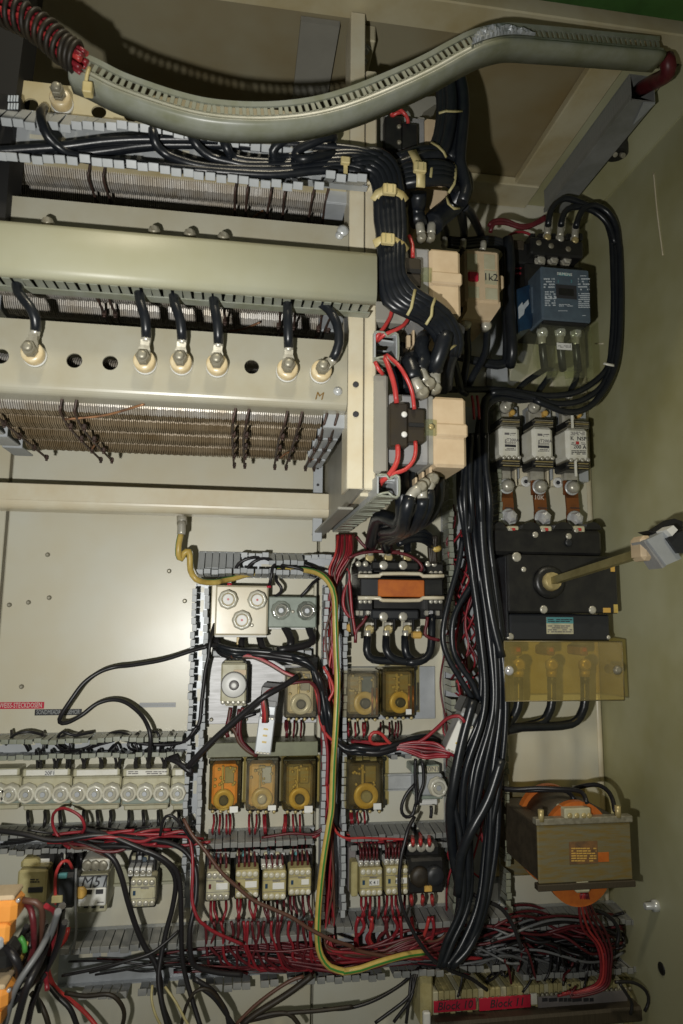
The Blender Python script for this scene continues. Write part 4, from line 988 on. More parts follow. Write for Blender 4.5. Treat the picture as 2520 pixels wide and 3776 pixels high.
for x,y,l in ((520,1105,'pale screw foot of the fuse base between the left and middle copper bars'),(962,1120,'pale screw foot of the fuse base between the middle and right copper bars')):
    t=root('fuse_bracket',l,'bracket','U',x,y,-.002); part('foot_plate',bx('U',x-120,y-190,x+50,y+45,-.022,-.002,.001),'frame',t)
    mb=MB(); disc(mb,'U',x,y,-.022,[(.011,0),(.011,.002),(.006,.0022),(.0055,.001)],14); part('screw',mb,'white',t); mb=MB(); disc(mb,'U',x,y,-.0225,[(.0045,0),(.0045,.0022)],6); part('socket',mb,'ink',t)
    part('barrier',bx('U',x-145,y-200,x-118,y+55,-.045,-.002,.001),'frame',t)
# ---------------------------------------------------------------- blue contactor, its black companion and the clear shield
Yb=-.165
t=root('power_contactor','big blue grey contactor with a black square window and fine print','contactor','F',810,520,-.03)
a=rect('F',660,150,972,490,Yb); 
part('rear_body',bx('F',560,130,940,520,-.105,-.002,.004),'black',t)
part('blue_front',bx('F',658,152,972,492,Yb,-.105,.003),'blue',t)
part('lower_frame',bx('F',672,490,962,512,Yb+.004,-.105,.003),'blackmat',t)
part('window',bx('F',752,262,884,350,Yb-.0008,Yb+.002,.0004),'ink',t)
part('window_grid',bx('F',770,285,866,330,Yb-.0016,Yb+.002,.0003),'black',t)
part('maker_strip',bx('F',768,184,844,203,Yb-.0006,Yb+.001,0),'teal',t); text('SIEMENS',q('F',806,193.5,Yb-.0010),.0052,'white',t,width=.030)
bars('F',672,742,215,285,4,Yb-.0006,t,'ink_pale',11); bars('F',680,748,300,400,7,Yb-.0006,t,'ink_pale',12,'print',.8); bars('F',892,968,215,300,5,Yb-.0006,t,'ink_pale',13); bars('F',895,968,312,412,8,Yb-.0006,t,'ink_pale',14,'print',.85)
bars('F',770,860,384,402,2,Yb-.0006,t,'ink_pale',15); bars('F',765,840,425,432,1,Yb-.0006,t,'ink_pale',16); bars('F',900,945,200,208,1,Yb-.0006,t,'ink_pale',17); bars('F',920,950,455,463,1,Yb-.0006,t,'ink_pale',18)
for x in (765,850): text('1' if x<800 else '3',q('F',x,240,Yb-.0008),.006,'teal',t)
for x in (680,712,740): part('symbol_dot',bx('F',x,338,x+14,350,Yb-.0007,Yb+.001,0),'ink_pale',t)
for k,x in enumerate((645,728,812)):
    part('terminal_tab',bx('F',x-24,88,x+24,150,-.10,-.09,.002),'bolt',t)
    mb=MB(); disc(mb,'F',x,112,-.10,[(.0115,0),(.0115,.002),(.0088,.0025),(.0088,.009),(.006,.0105)],6 if k else 12,0,smooth=False); part('terminal_bolt',mb,'tin',t)
mb=MB(); mb.prism([q('F',500,290,-.13),q('F',610,250,-.11),q('F',630,330,-.11),q('F',630,430,-.11),q('F',590,540,-.13),q('F',520,560,-.14)],(0,.08,0)); sb=part('aux_block',mb,'blue_dk',t)
mb=MB(); mb.prism([q('F',508,405,-.1415),q('F',535,372,-.139),q('F',538,392,-.139),q('F',572,355,-.135),q('F',578,385,-.135),q('F',550,418,-.137),q('F',545,450,-.138),q('F',512,482,-.1418)],(0,.0006,0)); part('torn_sticker',mb,'ink_pale',t)
part('aux_edge',bx('F',596,270,628,440,-.128,-.11,.002),'blue',t)
t=root('terminal_shield','clear yellowish shield box with a small white label under the blue contactor','shield','F',780,860,-.02)
a=rect('F',560,510,985,850,-.15); X0,X1,Z0,Z1=a
mb=MB(); 
mb.add([(X0,-.15,Z0),(X1,-.15,Z0),(X1,-.15,Z1),(X0+.03,-.15,Z1)],[(0,1,2,3)]); part('front_pane',mb,'clear',t)
mb=MB(); mb.add([(X0,-.15,Z0),(X0+.03,-.15,Z1),(X0+.03,-.04,Z1),(X0,-.04,Z0)],[(0,1,2,3)]); part('side_pane',mb,'clear',t)
mb=MB(); mb.add([(X1,-.15,Z0),(X1,-.15,Z1),(X1,-.04,Z1),(X1,-.04,Z0)],[(0,1,2,3)]); part('side_pane',mb,'clear',t)
for x in (735,865):
    xx=q('F',x,680,-.14).x; mb=MB(); mb.add([(xx,-.149,Z0-.004),(xx,-.149,Z1),(xx,-.05,Z1),(xx,-.05,Z0-.004)],[(0,1,2,3)]); part('partition',mb,'clear',t)
for x in (722,838):
    mb=MB(); mb.prism([q('F',x-30,820,-.15),q('F',x+48,812,-.15),q('F',x+30,855,-.15),q('F',x-22,862,-.15)],(0,.004,0)); part('lower_lug',mb,'clear',t)
part('white_label',bx('F',757,636,853,678,-.1515,-.1503,.0002),'white',t); bars('F',764,838,650,666,2,-.1518,t,'ink_grey',4); text('1',q('F',842,658,-.1518),.006,'ink',t)
for x,y in ((660,592),(775,590),(875,597)):
    t2=root('cable_lug','crimped lug under the clear shield, %s'%('left' if x<700 else 'middle' if x<800 else 'right'),'lug','F',x,y,-.12)
    mb=MB(); disc(mb,'F',x,y-22,-.128,[(.012,0),(.012,.003),(.009,.0035),(.008,.010),(.005,.012)],10); part('bolt',mb,'chrome',t2)
    mb=MB(); mb.tube([q('F',x,y-40,-.126),q('F',x,y+20,-.126),q('F',x+3,y+60,-.128)],lambda s:.0095-.003*s,9); part('barrel',mb,'tin',t2)
    cable('short black tail below the %s lug behind the clear shield'%('left' if x<700 else 'middle' if x<800 else 'right'),[('F',x+3,y+50,-.128),('F',x+8,y+110,-.125),('F',x+14,y+170,-.118),('F',x+20,y+215,-.105)],.0075,group='short tails behind the clear shield')
t=root('upper_contactor','black contactor above the blue one with three crimped lugs on top','contactor','C',760,1655,-.02)
mb=MB(); bx('C',590,1530,930,1640,-.12,-.002,.004,mb); part('body',mb,'black',t)
part('left_body',bx('C',470,1560,610,1690,-.10,-.002,.003),'blackmat',t); part('ochre_side',bx('C',478,1540,548,1600,-.103,-.05,.002),'laminate',t)
for x in (600,650,735,830,905): part('barrier',bx('C',x-10,1496,x+22,1540,-.10,-.03,.002),'black',t)
for x,y in ((640,1560),(720,1580),(830,1600)): screwhead('C',x,y,-.12,.006,t,'bolt')
for k,(x,y0,m) in enumerate(((695,1420,'brass'),(778,1430,'tin'),(872,1440,'brass'))):
    t2=root('cable_lug','crimped lug on top of the black contactor, %s of three'%('left','middle','right')[k],'lug','C',x,y0+130,-.10)
    mb=MB(); mb.tube([q('C',x+6,y0,-.118),q('C',x+2,y0+50,-.118),q('C',x,y0+90,-.118)],lambda s:.0072-.0006*s,9); part('barrel',mb,'tin',t2)
    part('tongue',bx('C',x-24,y0+82,x+22,y0+140,-.116,-.112,.002),'tin',t2); mb=MB(); disc(mb,'C',x-2,y0+108,-.116,[(.0075,0),(.0075,.004),(.005,.006)],8); part('bolt',mb,m,t2)
t=root('mounting_post','pale blue grey post behind the looped black cables','post','F',390,920,-.002)
part('post_body',bx('F',330,395,440,920,-.03,-.002,.002),'plate_grey',t); part('post_edge',bx('F',420,20,440,420,-.028,-.002,.001),'cover',t)
# ---------------------------------------------------------------- load switch
t=root('load_switch','big black load switch with a long rod handle','switch','J',760,1280,-.002)
part('base',bx('J',335,165,440,860,-.07,-.002,.004),'black',t)
part('upper_body',bx('J',345,175,1050,345,-.115,-.002,.006),'black',t)
mb=MB()
for x0,x1 in ((345,435),(525,655),(735,865),(935,1045)):
    mb2=MB(); pts=[q('J',x0+(x1-x0)*i/8,178-48*math.sin(math.pi*min(1,max(0,i/8)))**.6,-.11) for i in range(9)]; mb2.prism(pts,(0,.085,0)); part('pole_hump',mb2,'black',t)
part('front_plate',bx('J',442,345,1148,716,-.132,-.01,.003),'black',t)
part('left_edge',bx('J',430,350,444,870,-.125,-.02,.001),'slate',t)
part('lower_body',bx('J',455,722,1098,896,-.118,-.01,.003),'slate',t)
part('data_plate',bx('J',690,742,862,850,-.1188,-.117,.0002),'contact',t); part('teal_heading',bx('J',690,742,862,782,-.1193,-.1180,.0001),'teal',t)
bars('J',700,855,752,776,2,-.1196,t,'ink',21); bars('J',698,856,792,842,4,-.1192,t,'ink_grey',22)
for k,x in enumerate((478,690,903)):
    part('terminal_block',bx('J',x-36,155,x+36,205,-.112,-.06,.002),'contact',t); part('red_mark',bx('J',x-12,168,x+14,188,-.1135,-.110,.001),'red_bright',t); screwhead('J',x-22,185,-.112,.005,t,'tin')
for x,y,r in ((618,212,.006),(833,222,.006),(833,262,.0075),(498,355,.009),(543,435,.005),(672,692,.0075),(985,695,.0075),(1088,872,.004),(457,868,.007)): screwhead('J',x,y,-.132 if 340<y<710 else -.118,r,t,'tin' if y!=262 else 'slate')
part('orange_mark',bx('J',1104,415,1130,450,-.134,-.13,.0004),'amberpaint',t); part('orange_mark',bx('J',1056,682,1103,713,-.134,-.13,.0004),'amberpaint',t); part('yellow_mark',bx('J',1125,660,1150,715,-.1345,-.13,.0004),'yellow',t)
p0=q('J',705,518,-.134); p1=q('J',1330,320,-.40)
mb=MB(); mb.lathe(p0,(0,-1,0),[(.030,0),(.028,.006),(.022,.008)],24); part('hub_ring',mb,'black',t)
mb=MB(); dv=(p1-p0).normalized(); mb.cyl(p0,p0+dv*.018,.019,.015,n=12); part('hub',mb,'brass',t)
mb=MB(); sd=dv.cross(Vector((0,0,1))).normalized()*.006; up=dv.cross(sd).normalized()*.006
mb.loft([[p0+dv*.01+sd+up,p0+dv*.01-sd+up,p0+dv*.01-sd-up,p0+dv*.01+sd-up],[p1+sd+up,p1-sd+up,p1-sd-up,p1+sd-up]],True,True,False); rd=part('rod',mb,'rod',t)
mb=MB(); e=p1+dv*.0; bx('a',500,880,820,1540,-.405,-.37,.006,mb); hb=part('pale_coupling',mb,'beige',t)
def quad_block(pts,yf,yb,name,m,par): 
    mb=MB(); mb.prism([q('a',x,y,yf) for x,y in pts],(0,yb-yf,0)); return part(name,mb,m,par)
h=quad_block([(615,1000),(1130,760),(1520,1500),(1120,1670)],-.415,-.385,'handle_bracket','plate_grey',t)
quad_block([(530,1040),(625,1000),(1120,1690),(1020,1750)],-.412,-.38,'bracket_edge','greybox',h)
quad_block([(1130,740),(1310,620),(1430,740),(1280,900)],-.425,-.40,'bright_pin','white',h)
quad_block([(620,760),(820,770),(1330,440),(1560,520),(1560,950),(1430,740),(1310,620),(840,860)],-.395,-.37,'black_latch','blackmat',h)
quad_block([(1140,960),(1560,760),(1640,1350),(1420,1350)],-.42,-.40,'dark_slot','slate',h)
t=root('terminal_cover','amber see-through cover sheet under the load switch','cover','J',800,1280,-.12)
a=rect('J',422,898,1182,1278,-.150); mb=MB(); mb.add([(a[0],-.15,a[2]),(a[1],-.15,a[2]),(a[1],-.15,a[3]),(a[0],-.15,a[3])],[(0,1,2,3)]); part('amber_sheet',mb,'amber_sheet',t)
mb=MB(); 
for e0,e1 in (((a[0],a[2]),(a[1],a[2])),((a[1],a[2]),(a[1],a[3])),((a[1],a[3]),(a[0],a[3])),((a[0],a[3]),(a[0],a[2]))): mb.tube([(e0[0],-.15,e0[1]),(e1[0],-.15,e1[1])],.0011,5)
part('sheet_rim',mb,'core',t)
for x,y in ((450,1085),(1145,1082)):
    mb=MB(); disc(mb,'J',x,y,-.150,[(.0085,-.03),(.0085,.001),(.006,.005),(.003,.006)],10); part('knurled_screw',mb,'chrome' if x<500 else 'bolt',t)
for k,x in enumerate((510,722,935)):
    t2=root('cable_lug','brass lug behind the amber cover sheet, %s of three'%('left','middle','right')[k],'lug','J',x,1050,-.09)
    part('red_cap',bx('J',x-26,925,x+26,990,-.105,-.05,.003),'rust' if k==0 else 'copper',t2)
    part('red_mark',bx('J',x-12,935,x+14,965,-.1065,-.10,.001),'red_bright',t2)
    part('tongue',bx('J',x-34,1020,x+34,1078,-.10,-.094,.002),'brass',t2); mb=MB(); disc(mb,'J',x,1048,-.10,[(.012,0),(.012,.004),(.007,.009)],10); part('bolt',mb,'brass',t2)
    mb=MB(); mb.tube([q('J',x,1075,-.097),q('J',x,1125,-.097)],.0095,9); part('barrel',mb,'brass',t2)
# ---------------------------------------------------------------- transformer
t=root('transformer','big dusty transformer with orange round bobbins above and below','transformer','Q',900,890,-.002)
part('foot_plate',bx('Q',300,195,950,745,-.012,-.002,.002),'core',t)
Yt=-.20
a=rect('Q',636,412,1238,790,Yt); 
mb=MB(); mb.box(a[0]+.002,a[1]-.002,Yt+.004,-.03,a[2]+.002,a[3]-.002,.002); part('core_stack',mb,'laminate',t)
part('front_plate',bx('Q',636,412,1238,790,Yt,Yt+.006,.002),'core',t)
mb=MB(); mb.box(a[0]-.003,a[1]+.003,Yt-.003,Yt+.012,a[3],a[3]+.010,.001); part('clamp_bar',mb,'bolt',t)
mb=MB(); mb.box(a[0]-.003,a[1]+.003,Yt-.003,Yt+.012,a[2]-.010,a[2],.001); part('clamp_bar',mb,'laminate',t)
for x,y in ((655,400),(1150,372)):
    mb=MB(); p=q('Q',x,y,Yt); mb.cyl(p,p+Vector((0,0,.018)),.005,n=8); part('stud',mb,'brass',t)
mb=MB(); bx('Q',838,528,1020,672,Yt-.0012,Yt+.001,.0003,mb); lab=part('worn_label',mb,'rust',t); part('label_scrap',bx('Q',1022,598,1092,660,Yt-.001,Yt+.001,.0003),'orange',t)
bars('Q',850,1010,565,660,6,Yt-.0016,lab,'amberpaint',31,'print',.9)
pa=q('Q',880,491,Yt+.02); pb=q('Q',885,700,Yt+.02)
def bob(y0,y1,r,name,m,sm=False):
    mb=MB(); n=20
    ring=lambda y:[(pa.x+r*math.cos(math.pi*i/n),y,pa.z+r*math.sin(math.pi*i/n)) for i in range(n+1)]+[(pb.x-r*math.cos(math.pi*i/n),y,pb.z-r*math.sin(math.pi*i/n)) for i in range(n+1)]
    mb.loft([ring(y0),ring(y1)],True,True,sm); part(name,mb,m,t)
bob(Yt+.012,Yt+.024,.056,'front_bobbin','orange'); bob(Yt+.026,Yt+.110,.052,'coil_body','laminate',True); bob(Yt+.112,Yt+.126,.058,'rear_bobbin','orange')
part('terminal_block',bx('Q',808,315,978,405,Yt-.002,Yt+.03,.002),'contact',t)
for x in (840,885,930,965): screwhead('Q',x,362,Yt-.002,.0045,t,'brass')
part('lower_terminal',bx('Q',880,790,975,862,Yt-.002,Yt+.03,.003),'contact',t)
# ---------------------------------------------------------------- contactors on the side of the rack
def rackc(label,v,base,beige_,aux,ears,strip,yf=-.415,grooves=(),dim=False):
    t=root('rack_contactor',label,'contactor',v,base[0],base[3],-.30,'large contactors on the rack side'); 
    part('grey_base',bx(v,*base,yf,-.27,.003),'greybox',t); part('grey_step',bx(v,*strip,yf+.002,-.27,.002),'framegrey',t)
    part('beige_chamber',bx(v,*beige_,yf-.004,-.265,.004),'beige',t)
    for g_ in grooves: part('chamber_band',bx(v,*g_,yf-.0075,-.27,.0025),'beige',t)
    for i,x in enumerate(aux): part('aux_switch',bx(v,*x,yf-.022+.004*i,yf-.001,.002),'black' if dim else 'darkbrown',t)
    if ears: part('clear_tab',bx(v,*ears,yf-.009,yf-.004,.001),'clear',t)
    return t
t=rackc('front rack contactor with stepped dark switch and red wires, lowest of three','R',(185,465,702,1345),(765,495,1178,1390),((200,572,432,1132),(425,648,648,1080)),(650,785,800,985),(700,478,768,1352),grooves=((792,830,1200,1000),))
for x,y in ((385,720),(385,975)): screwhead('R',x,y,-.437,.0042,t,'white','rivet')
screwhead('R',728,878,-.424,.004,t,'brass'); part('slot',bx('R',445,825,640,875,-.4355,-.432,.0004),'blackmat',t)
part('pale_spacer',bx('R',0,200,182,1470,-.424,-.30,.003),'framegrey',t)
t=rackc('middle rack contactor half hidden by the black cable bundle','S',(380,190,620,1010),(622,205,965,950),((330,300,525,625),),(530,410,645,560),(575,200,625,1000),grooves=((640,455,985,590),))
part('pale_spacer',bx('S',0,120,385,1020,-.418,-.30,.003),'framegrey',t); part('slot',bx('S',355,425,525,470,-.4385,-.434,.0004),'blackmat',t); part('yellow_spot',bx('S',286,524,334,560,-.4375,-.43,.0006),'yellow',t)
t=rackc('upper rack contactor behind the black cable loops under the wavy duct','T',(80,690,668,1400),(665,728,1100,1350),((80,705,330,1185),(320,790,556,1185)),None,(560,700,668,1400),yf=-.38,dim=True)
for x,y in ((282,848),(285,1075)): screwhead('T',x,y,-.403,.0035,t,'bolt','rivet')
part('pale_spacer',bx('T',-105,640,82,1400,-.385,-.30,.003),'framegrey',t)
part('beige_foot',bx('T',620,1740,1000,2060,-.36,-.27,.003),'beige',t)
# contact fins and lugs between the rack contactors
def fins(label,v,L_,Y):
    for i,(x0,y0,x1,y1,m) in enumerate(L_):
        solo('contact_fin',bx(v,x0,y0,x1,y1,Y+.006*i,Y+.006*i+.02,.001),m,label%('first','second','third','fourth','fifth')[i] if '%' in label else label,'contact fin','flat contact fins of the rack contactors')
fins('%s flat contact fin under the lowest rack contactor, counted from the right','R',((705,1385,745,1560,'beige'),(612,1445,645,1620,'beige'),(525,1515,555,1680,'beige')),-.40)
fins('%s flat contact fin above the lowest rack contactor, counted from the left','R',((605,415,632,470,'beige'),(688,285,722,470,'beige')),-.40)
fins('%s flat contact fin under the middle rack contactor, counted from the left','S',((365,1160,410,1290,'beige'),(430,1100,455,1270,'beige'),(505,1040,530,1160,'beige')),-.39)
def lug(label,v,pts,r,Y,m='tin',bolt=True):
    t=thing('cable_lug',label,'lug',q(v,*pts[-1],Y),'crimped lugs of the rack contactors'); n=len(pts)
    mb=MB(); mb.tube([q(v,x,y,Y) for x,y in pts[:-1]],r,9); part('barrel',mb,m,t)
    mb=MB(); a,b=q(v,*pts[-2],Y),q(v,*pts[-1],Y); mb.tube([a,(a+b)/2,b],lambda s:r*(.95-.4*s),7); part('tongue',mb,m,t)
    if bolt: mb=MB(); mb.lathe(b,(0,-1,0),[(r*1.1,-r),(r*1.1,r*.4),(r*.7,r*.9)],8); part('bolt',mb,'bolt',t)
lug('lug above the lowest rack contactor, upper left','R',((590,145),(620,240),(660,300),(700,330)),.0085,-.42)
lug('lug above the lowest rack contactor, lower left','R',((515,270),(545,350),(590,410),(615,440)),.0085,-.43)
lug('lug above the lowest rack contactor, right','R',((775,140),(775,230),(770,320),(775,390)),.0085,-.41)
lug('lug under the lowest rack contactor, left','R',((450,1790),(500,1710),(570,1660),(600,1640)),.0075,-.42)
lug('lug under the lowest rack contactor, middle','R',((615,1790),(610,1700),(620,1640),(640,1600)),.0075,-.41)
lug('lug under the lowest rack contactor, right','R',((680,1700),(690,1640),(720,1590),(745,1540)),.0085,-.40)
lug('lug above the middle rack contactor, left','T',((580,2255),(590,2330),(600,2400),(610,2450)),.0065,-.40)
lug('lug above the middle rack contactor, right','T',((755,2255),(750,2330),(745,2400),(740,2450)),.0065,-.39)
# beige relay with red button
t=root('beige_relay','beige relay with a red button and handwritten number','relay','S',1200,1000,-.002)
part('gap_shade',bx('S',965,200,1030,900,-0.2400,-.002,.002),'darkbrown',t)  # dark block put in for the shade of the open gap
part('body',bx('S',1015,212,1400,800,-0.2650,-.01,.004),'beige',t)
mb=MB(); mb.prism([q('S',1035,795,-0.2620),q('S',1405,795,-0.2620),q('S',1405,850,-0.2620),q('S',1300,1005,-0.2620),q('S',985,975,-0.2620),q('S',1035,890,-0.2620)],(0,.09,0)); part('sloped_foot',mb,'beige',t)
part('red_button',bx('S',1052,452,1168,556,-0.2690,-0.2600,.002),'tape_red',t)
for x0,y0,x1,y1 in ((1035,255,1150,440),(1225,265,1345,430),(1050,620,1170,745),(1240,640,1375,765),(1232,445,1365,600)): part('recess',bx('S',x0,y0,x1,y1,-0.2662,-0.2640,.0004),'contact',t)
text('1k2',q('S',1297,522,-0.2667),.0125,'ink',t); part('side_ear',bx('S',1395,490,1450,640,-0.2400,-.03,.003),'beige',t)
for x,y in ((1028,1035),(1250,1055)):
    mb=MB(); disc(mb,'S',x,y,-0.2500,[(.009,-.01),(.009,.003),(.005,.006)],9); part('terminal_bolt',mb,'tin',t)
for x,y in ((785,110),(992,130),(1215,150)):
    mb=MB(); mb.tube([q('S',x,y-25,-0.2400),q('S',x,y+40,-0.2400),q('S',x-15,y+70,-0.2400)],.0055,8); part('upper_lug',mb,'tin',t)
# ---------------------------------------------------------------- ceramic insulators and their cable lugs on the lowest rail
INS=[('D',230,712,'leftmost'),('D',937,762,'second'),('D',1168,768,'third'),('D',1397,782,'fourth'),('E',450,812,'fifth'),('E',665,822,'rightmost')]
CAB=[[('D',108,235),('D',120,310),('D',190,400),('D',228,480),('D',230,555)],[('D',893,290),('D',905,380),('D',935,480),('D',942,600)],[('D',1115,305),('D',1125,390),('D',1160,490),('D',1172,615)],
 [('D',1372,325),('D',1380,410),('D',1400,520),('D',1405,640)],[('E',455,350),('E',455,430),('E',458,540),('E',462,665)],[('E',655,372),('E',720,420),('E',775,520),('E',785,640),('E',745,745)]]
def insulator(v,x,y,label,Y,cer='ceramic',lugged=None):
    t=thing('insulator',label,'insulator',q(v,x,y,Y),'ceramic insulators on the rails')
    c=q(v,x,y,Y); c=Vector((c.x,Y,c.z))
    mb=MB(); mb.lathe(c,(0,-1,0),[(.0145,0),(.0145,.004),(.0125,.0055)],24); part('collar',mb,'white',t)
    mb=MB(); mb.lathe(c,(0,-1,0),[(.0135,.004),(.0138,.007),(.0138,.016),(.0125,.0185),(.0075,.019)],24); part('ceramic_body',mb,cer,t)
    mb=MB(); mb.lathe(c,(0,-1,0),[(.0088,.018),(.0088,.0222),(.0080,.023)],6,False); part('washer_nut',mb,'bolt',t)
    mb=MB(); mb.lathe(c,(0,-1,0),[(.0062,.022),(.0062,.036),(.0046,.038),(.0015,.0385)],14); part('stud',mb,'bolt',t)
    mb=MB(); mb.lathe(c,(0,-1,0),[(.0090,.0265),(.0090,.0325),(.0080,.0335)],6,False); part('nut',mb,'bolt',t)
    return c
for (v,x,y,l),cp in zip(INS,CAB):
    c=insulator(v,x,y+12,l+' ceramic insulator with a cable lug on the lowest rail',YF-.001)
    end=q(*cp[-1],-.447); tip=Vector((c.x,YF-.0255,c.z)); d=(tip-end)
    t=thing('cable_lug',l+' crimped lug on the lowest insulator rail','lug',end,'crimped lugs on the insulators')
    mb=MB(); mb.tube([end-d*.12,end+d*.25],.0062,10); part('barrel',mb,'tin',t)
    mb=MB(); sidev=d.cross(Vector((0,1,0))).normalized(); r1=[]
    for f,w_,h_ in ((.2,.0055,.0055),(.42,.0056,.0030),(.62,.0075,.0018),(1.0,.0088,.0016),(1.15,.0050,.0014)):
        pc=end+d*f; r1.append([pc+sidev*w_+Vector((0,h_,0)),pc+sidev*w_-Vector((0,h_,0)),pc-sidev*w_-Vector((0,h_,0)),pc-sidev*w_+Vector((0,h_,0))])
    mb.loft(r1,True,True,False); part('tongue',mb,'bolt',t)
    ys=[-.448,-.452,-.458,-.455,-.447] if len(cp)==5 else [-.448,-.454,-.456,-.447]
    mb=MB(); mb.tube([q(*p_,Y_) for p_,Y_ in zip(cp,ys)],.0064,10)
    solo('power_cable',mb,'cable',l+' black cable dropping from the cream duct to its insulator','cable','black cables dropping to the insulators')
insulator('A',405,680,'ceramic insulator of the top rail above the open duct',YF-.001)
insulator('A',1110,830,'ceramic insulator half hidden under the wavy duct',YF-.001)
for k,x in enumerate((318,998,1225,1440)):
    p=q('A',x,[1385,1440,1460,1480][k]-8,YF-.02); solo('insulator_stud',MB().lathe(p-Vector((0,0,.014)),(0,-1,0),[(.0078,-.018),(.0078,.006),(.004,.012)],8),'bolt',('first','second','third','fourth')[k]+' stud top peeping over the wide cream cover, from the left','stud','stud tops above the cream cover')
p=q('B',810,1485,YF-.002); solo('rail_screw',MB().lathe(p,(0,-1,0),[(.0085,0),(.008,.003),(.004,.005)],12),'zinc','bright screw at the right end of the middle rail','screw')
# ---------------------------------------------------------------- terminal strip at the lower right, near connectors lower left
t=root('terminal_strip','dusty terminal strip with red tape labels in the lower right corner','terminal strip','n',1960,3776,-.002)
part('end_plate',bx('n',1552,3600,1598,3790,-.06,-.002,.003),'contact_y',t); part('rail_end',bx('n',1563,3735,1590,3790,-.07,-.06,.002),'white',t)
x=1598
i=0
while x<2330:
    w_=21 if x<1960 else 17
    o=part('terminal',bx('n',x+1,3625-(x-1960)*.07+8,x+w_,3790,-.055-.004*(i%3==0),-.002,.0015),'contact_y' if i%4 else 'contact',t); screwhead('n',x+w_/2,3672-(x-1960)*.07,-.060,.0035,o,'bolt')
    x+=w_; i+=1
part('dark_lower_row',bx('n',1600,3742,2470,3800,-.085,-.05,.004),'laminate',t)
part('red_tape',bx('n',1601,3688,1756,3730,-.0625,-.0595,.0004),'tape_red',t); text('Block 10',q('n',1678,3709,-.0629),.0125,'ink',t,shear=.2)
part('red_tape',bx('n',1768,3676,1958,3722,-.0625,-.0595,.0004),'tape_red',t); text('Block 11',q('n',1870,3699,-.0629),.0125,'ink',t,shear=.2)
part('grey_tape',bx('n',1985,3664,2315,3706,-.0625,-.0595,.0004),'purplegrey',t); bars('n',2000,2190,3674,3700,1,-.0629,t,'ink',44,'pen_marks',.9)
part('white_end',bx('n',1960,3665,1982,3705,-.063,-.059,.0006),'fuse_white',t)
for l,x0,y0,x1,y1,ty in (('bright orange plug hanging close to the lens at the lower left edge',-45,3325,58,3480,3470),('second orange plug cut off by the lower left corner',-45,3655,24,3800,3790)):
    t=root('orange_plug',l,'plug','n',x0,y1,-.40); Yn=-.42
    part('shell',bx('n',x0,y0,x1,y1-60,Yn,Yn+.04,.006),'orange_hi',t)
    part('latch',bx('n',x0,y1-70,x1-26,y1+10,Yn-.001,Yn+.03,.004),'orange_hi',t); part('rear_edge',bx('n',x0,y0-20,x1-6,y0,Yn+.004,Yn+.04,.003),'beige',t)
    mb=MB(); p=P(x1+12,y0-8,Yn+.01); mb.lathe(p,(0,-1,0),[(.0022,0),(.0022,.004),(.0012,.005)],10); part('pin',mb,'chrome',t)
t=root('grey_plug','dark plug body tangled with wires behind the orange plugs','plug','n',40,3560,-.38)
part('body',bx('n',-60,3500,50,3600,-.40,-.36,.008),'black',t); part('pale_edge',bx('n',-20,3460,10,3505,-.425,-.40,.004),'plate_grey',t)
# ================================================================== CABLES AND WIRES
# --- thick black cables in the open duct on the rack
YD=-.458
TOPC=[
 ('thick black cable leaving the open duct beside the left ceramic insulator',[('A',285,690,-.428),('A',262,725,-.46),('A',272,790,-.474),('A',310,880,-.470),('A',400,960),('A',520,1015),('A',800,1050),('A',1100,1078),('A',1568,1115),('B',400,1120),('B',640,1095),('B',830,1092),('B',920,1110)]),
 ('thick black cable leaving the open duct under the wavy duct, second from left',[('A',985,795,-.43),('A',982,840,-.47),('A',1000,920,-.468),('A',1060,985),('A',1170,1035),('A',1350,1075),('B',220,1088),('B',480,1085),('B',720,1060),('B',870,1065),('B',950,1095)]),
 ('thick black cable curving out of the open duct, third from left',[('A',1225,835,-.43),('A',1235,880,-.47),('A',1275,945,-.466),('A',1360,1010),('A',1500,1045),('B',200,1062),('B',480,1058),('B',720,1035),('B',880,1035),('B',985,1075)]),
 ('short thick black cable in the open duct, fourth from left',[('A',1420,855,-.43),('A',1440,910,-.47),('A',1470,975,-.466),('A',1500,1010),('B',190,1035),('B',460,1045),('B',700,1015),('B',900,1005),('B',1010,1050)]),
 ('black cable making the left of two tight loops in the open duct',[('B',492,880,-.43),('B',440,900,-.474),('B',375,945,-.472),('B',362,995,-.466),('B',420,1012),('B',520,1000),('B',700,990),('B',900,985),('B',1030,1030)]),
 ('black cable making the right of two tight loops in the open duct',[('B',742,915,-.43),('B',748,880,-.468),('B',690,885,-.476),('B',600,925,-.474),('B',520,965,-.47),('B',508,1010,-.468),('B',560,1022,-.474),('B',640,1005,-.47),('B',760,985)]),
 ('black cable crossing the open duct from the left edge, upper',[('A',-60,975),('A',80,965),('A',400,942),('A',700,905),('A',1000,893),('A',1568,900),('B',300,915),('B',600,935),('B',900,965),('B',1060,1010)]),
 ('black cable crossing the open duct from the left edge, middle',[('A',-60,1010,-.45),('A',100,1008,-.45),('A',400,1000,-.45),('A',700,965,-.45),('A',1000,930,-.45),('A',1568,935,-.45),('B',300,950,-.45),('B',620,960,-.45),('B',960,985,-.45)]),
 ('black cable crossing the open duct from the left edge, lower',[('A',-60,1000,-.44),('A',250,985,-.44),('A',600,985,-.44),('A',850,955,-.44),('A',1100,930,-.44),('B',-100,915,-.44),('B',300,930,-.44)]),
]
for l,p in TOPC: cable(l,p,.0060,Y=YD,group='black cables in the open duct on the rack')
t=thing('cable_tie','pale cable tie round the cables at the right end of the open duct','cable tie',q('B',825,1050,-.47))
mb=MB(); a=rect('B',806,1000,852,1120,-.472); mb.box(a[0]+.002,a[1]-.002,-.472,-.470,a[2],a[3],.0006); part('strap',mb,'tie',t)
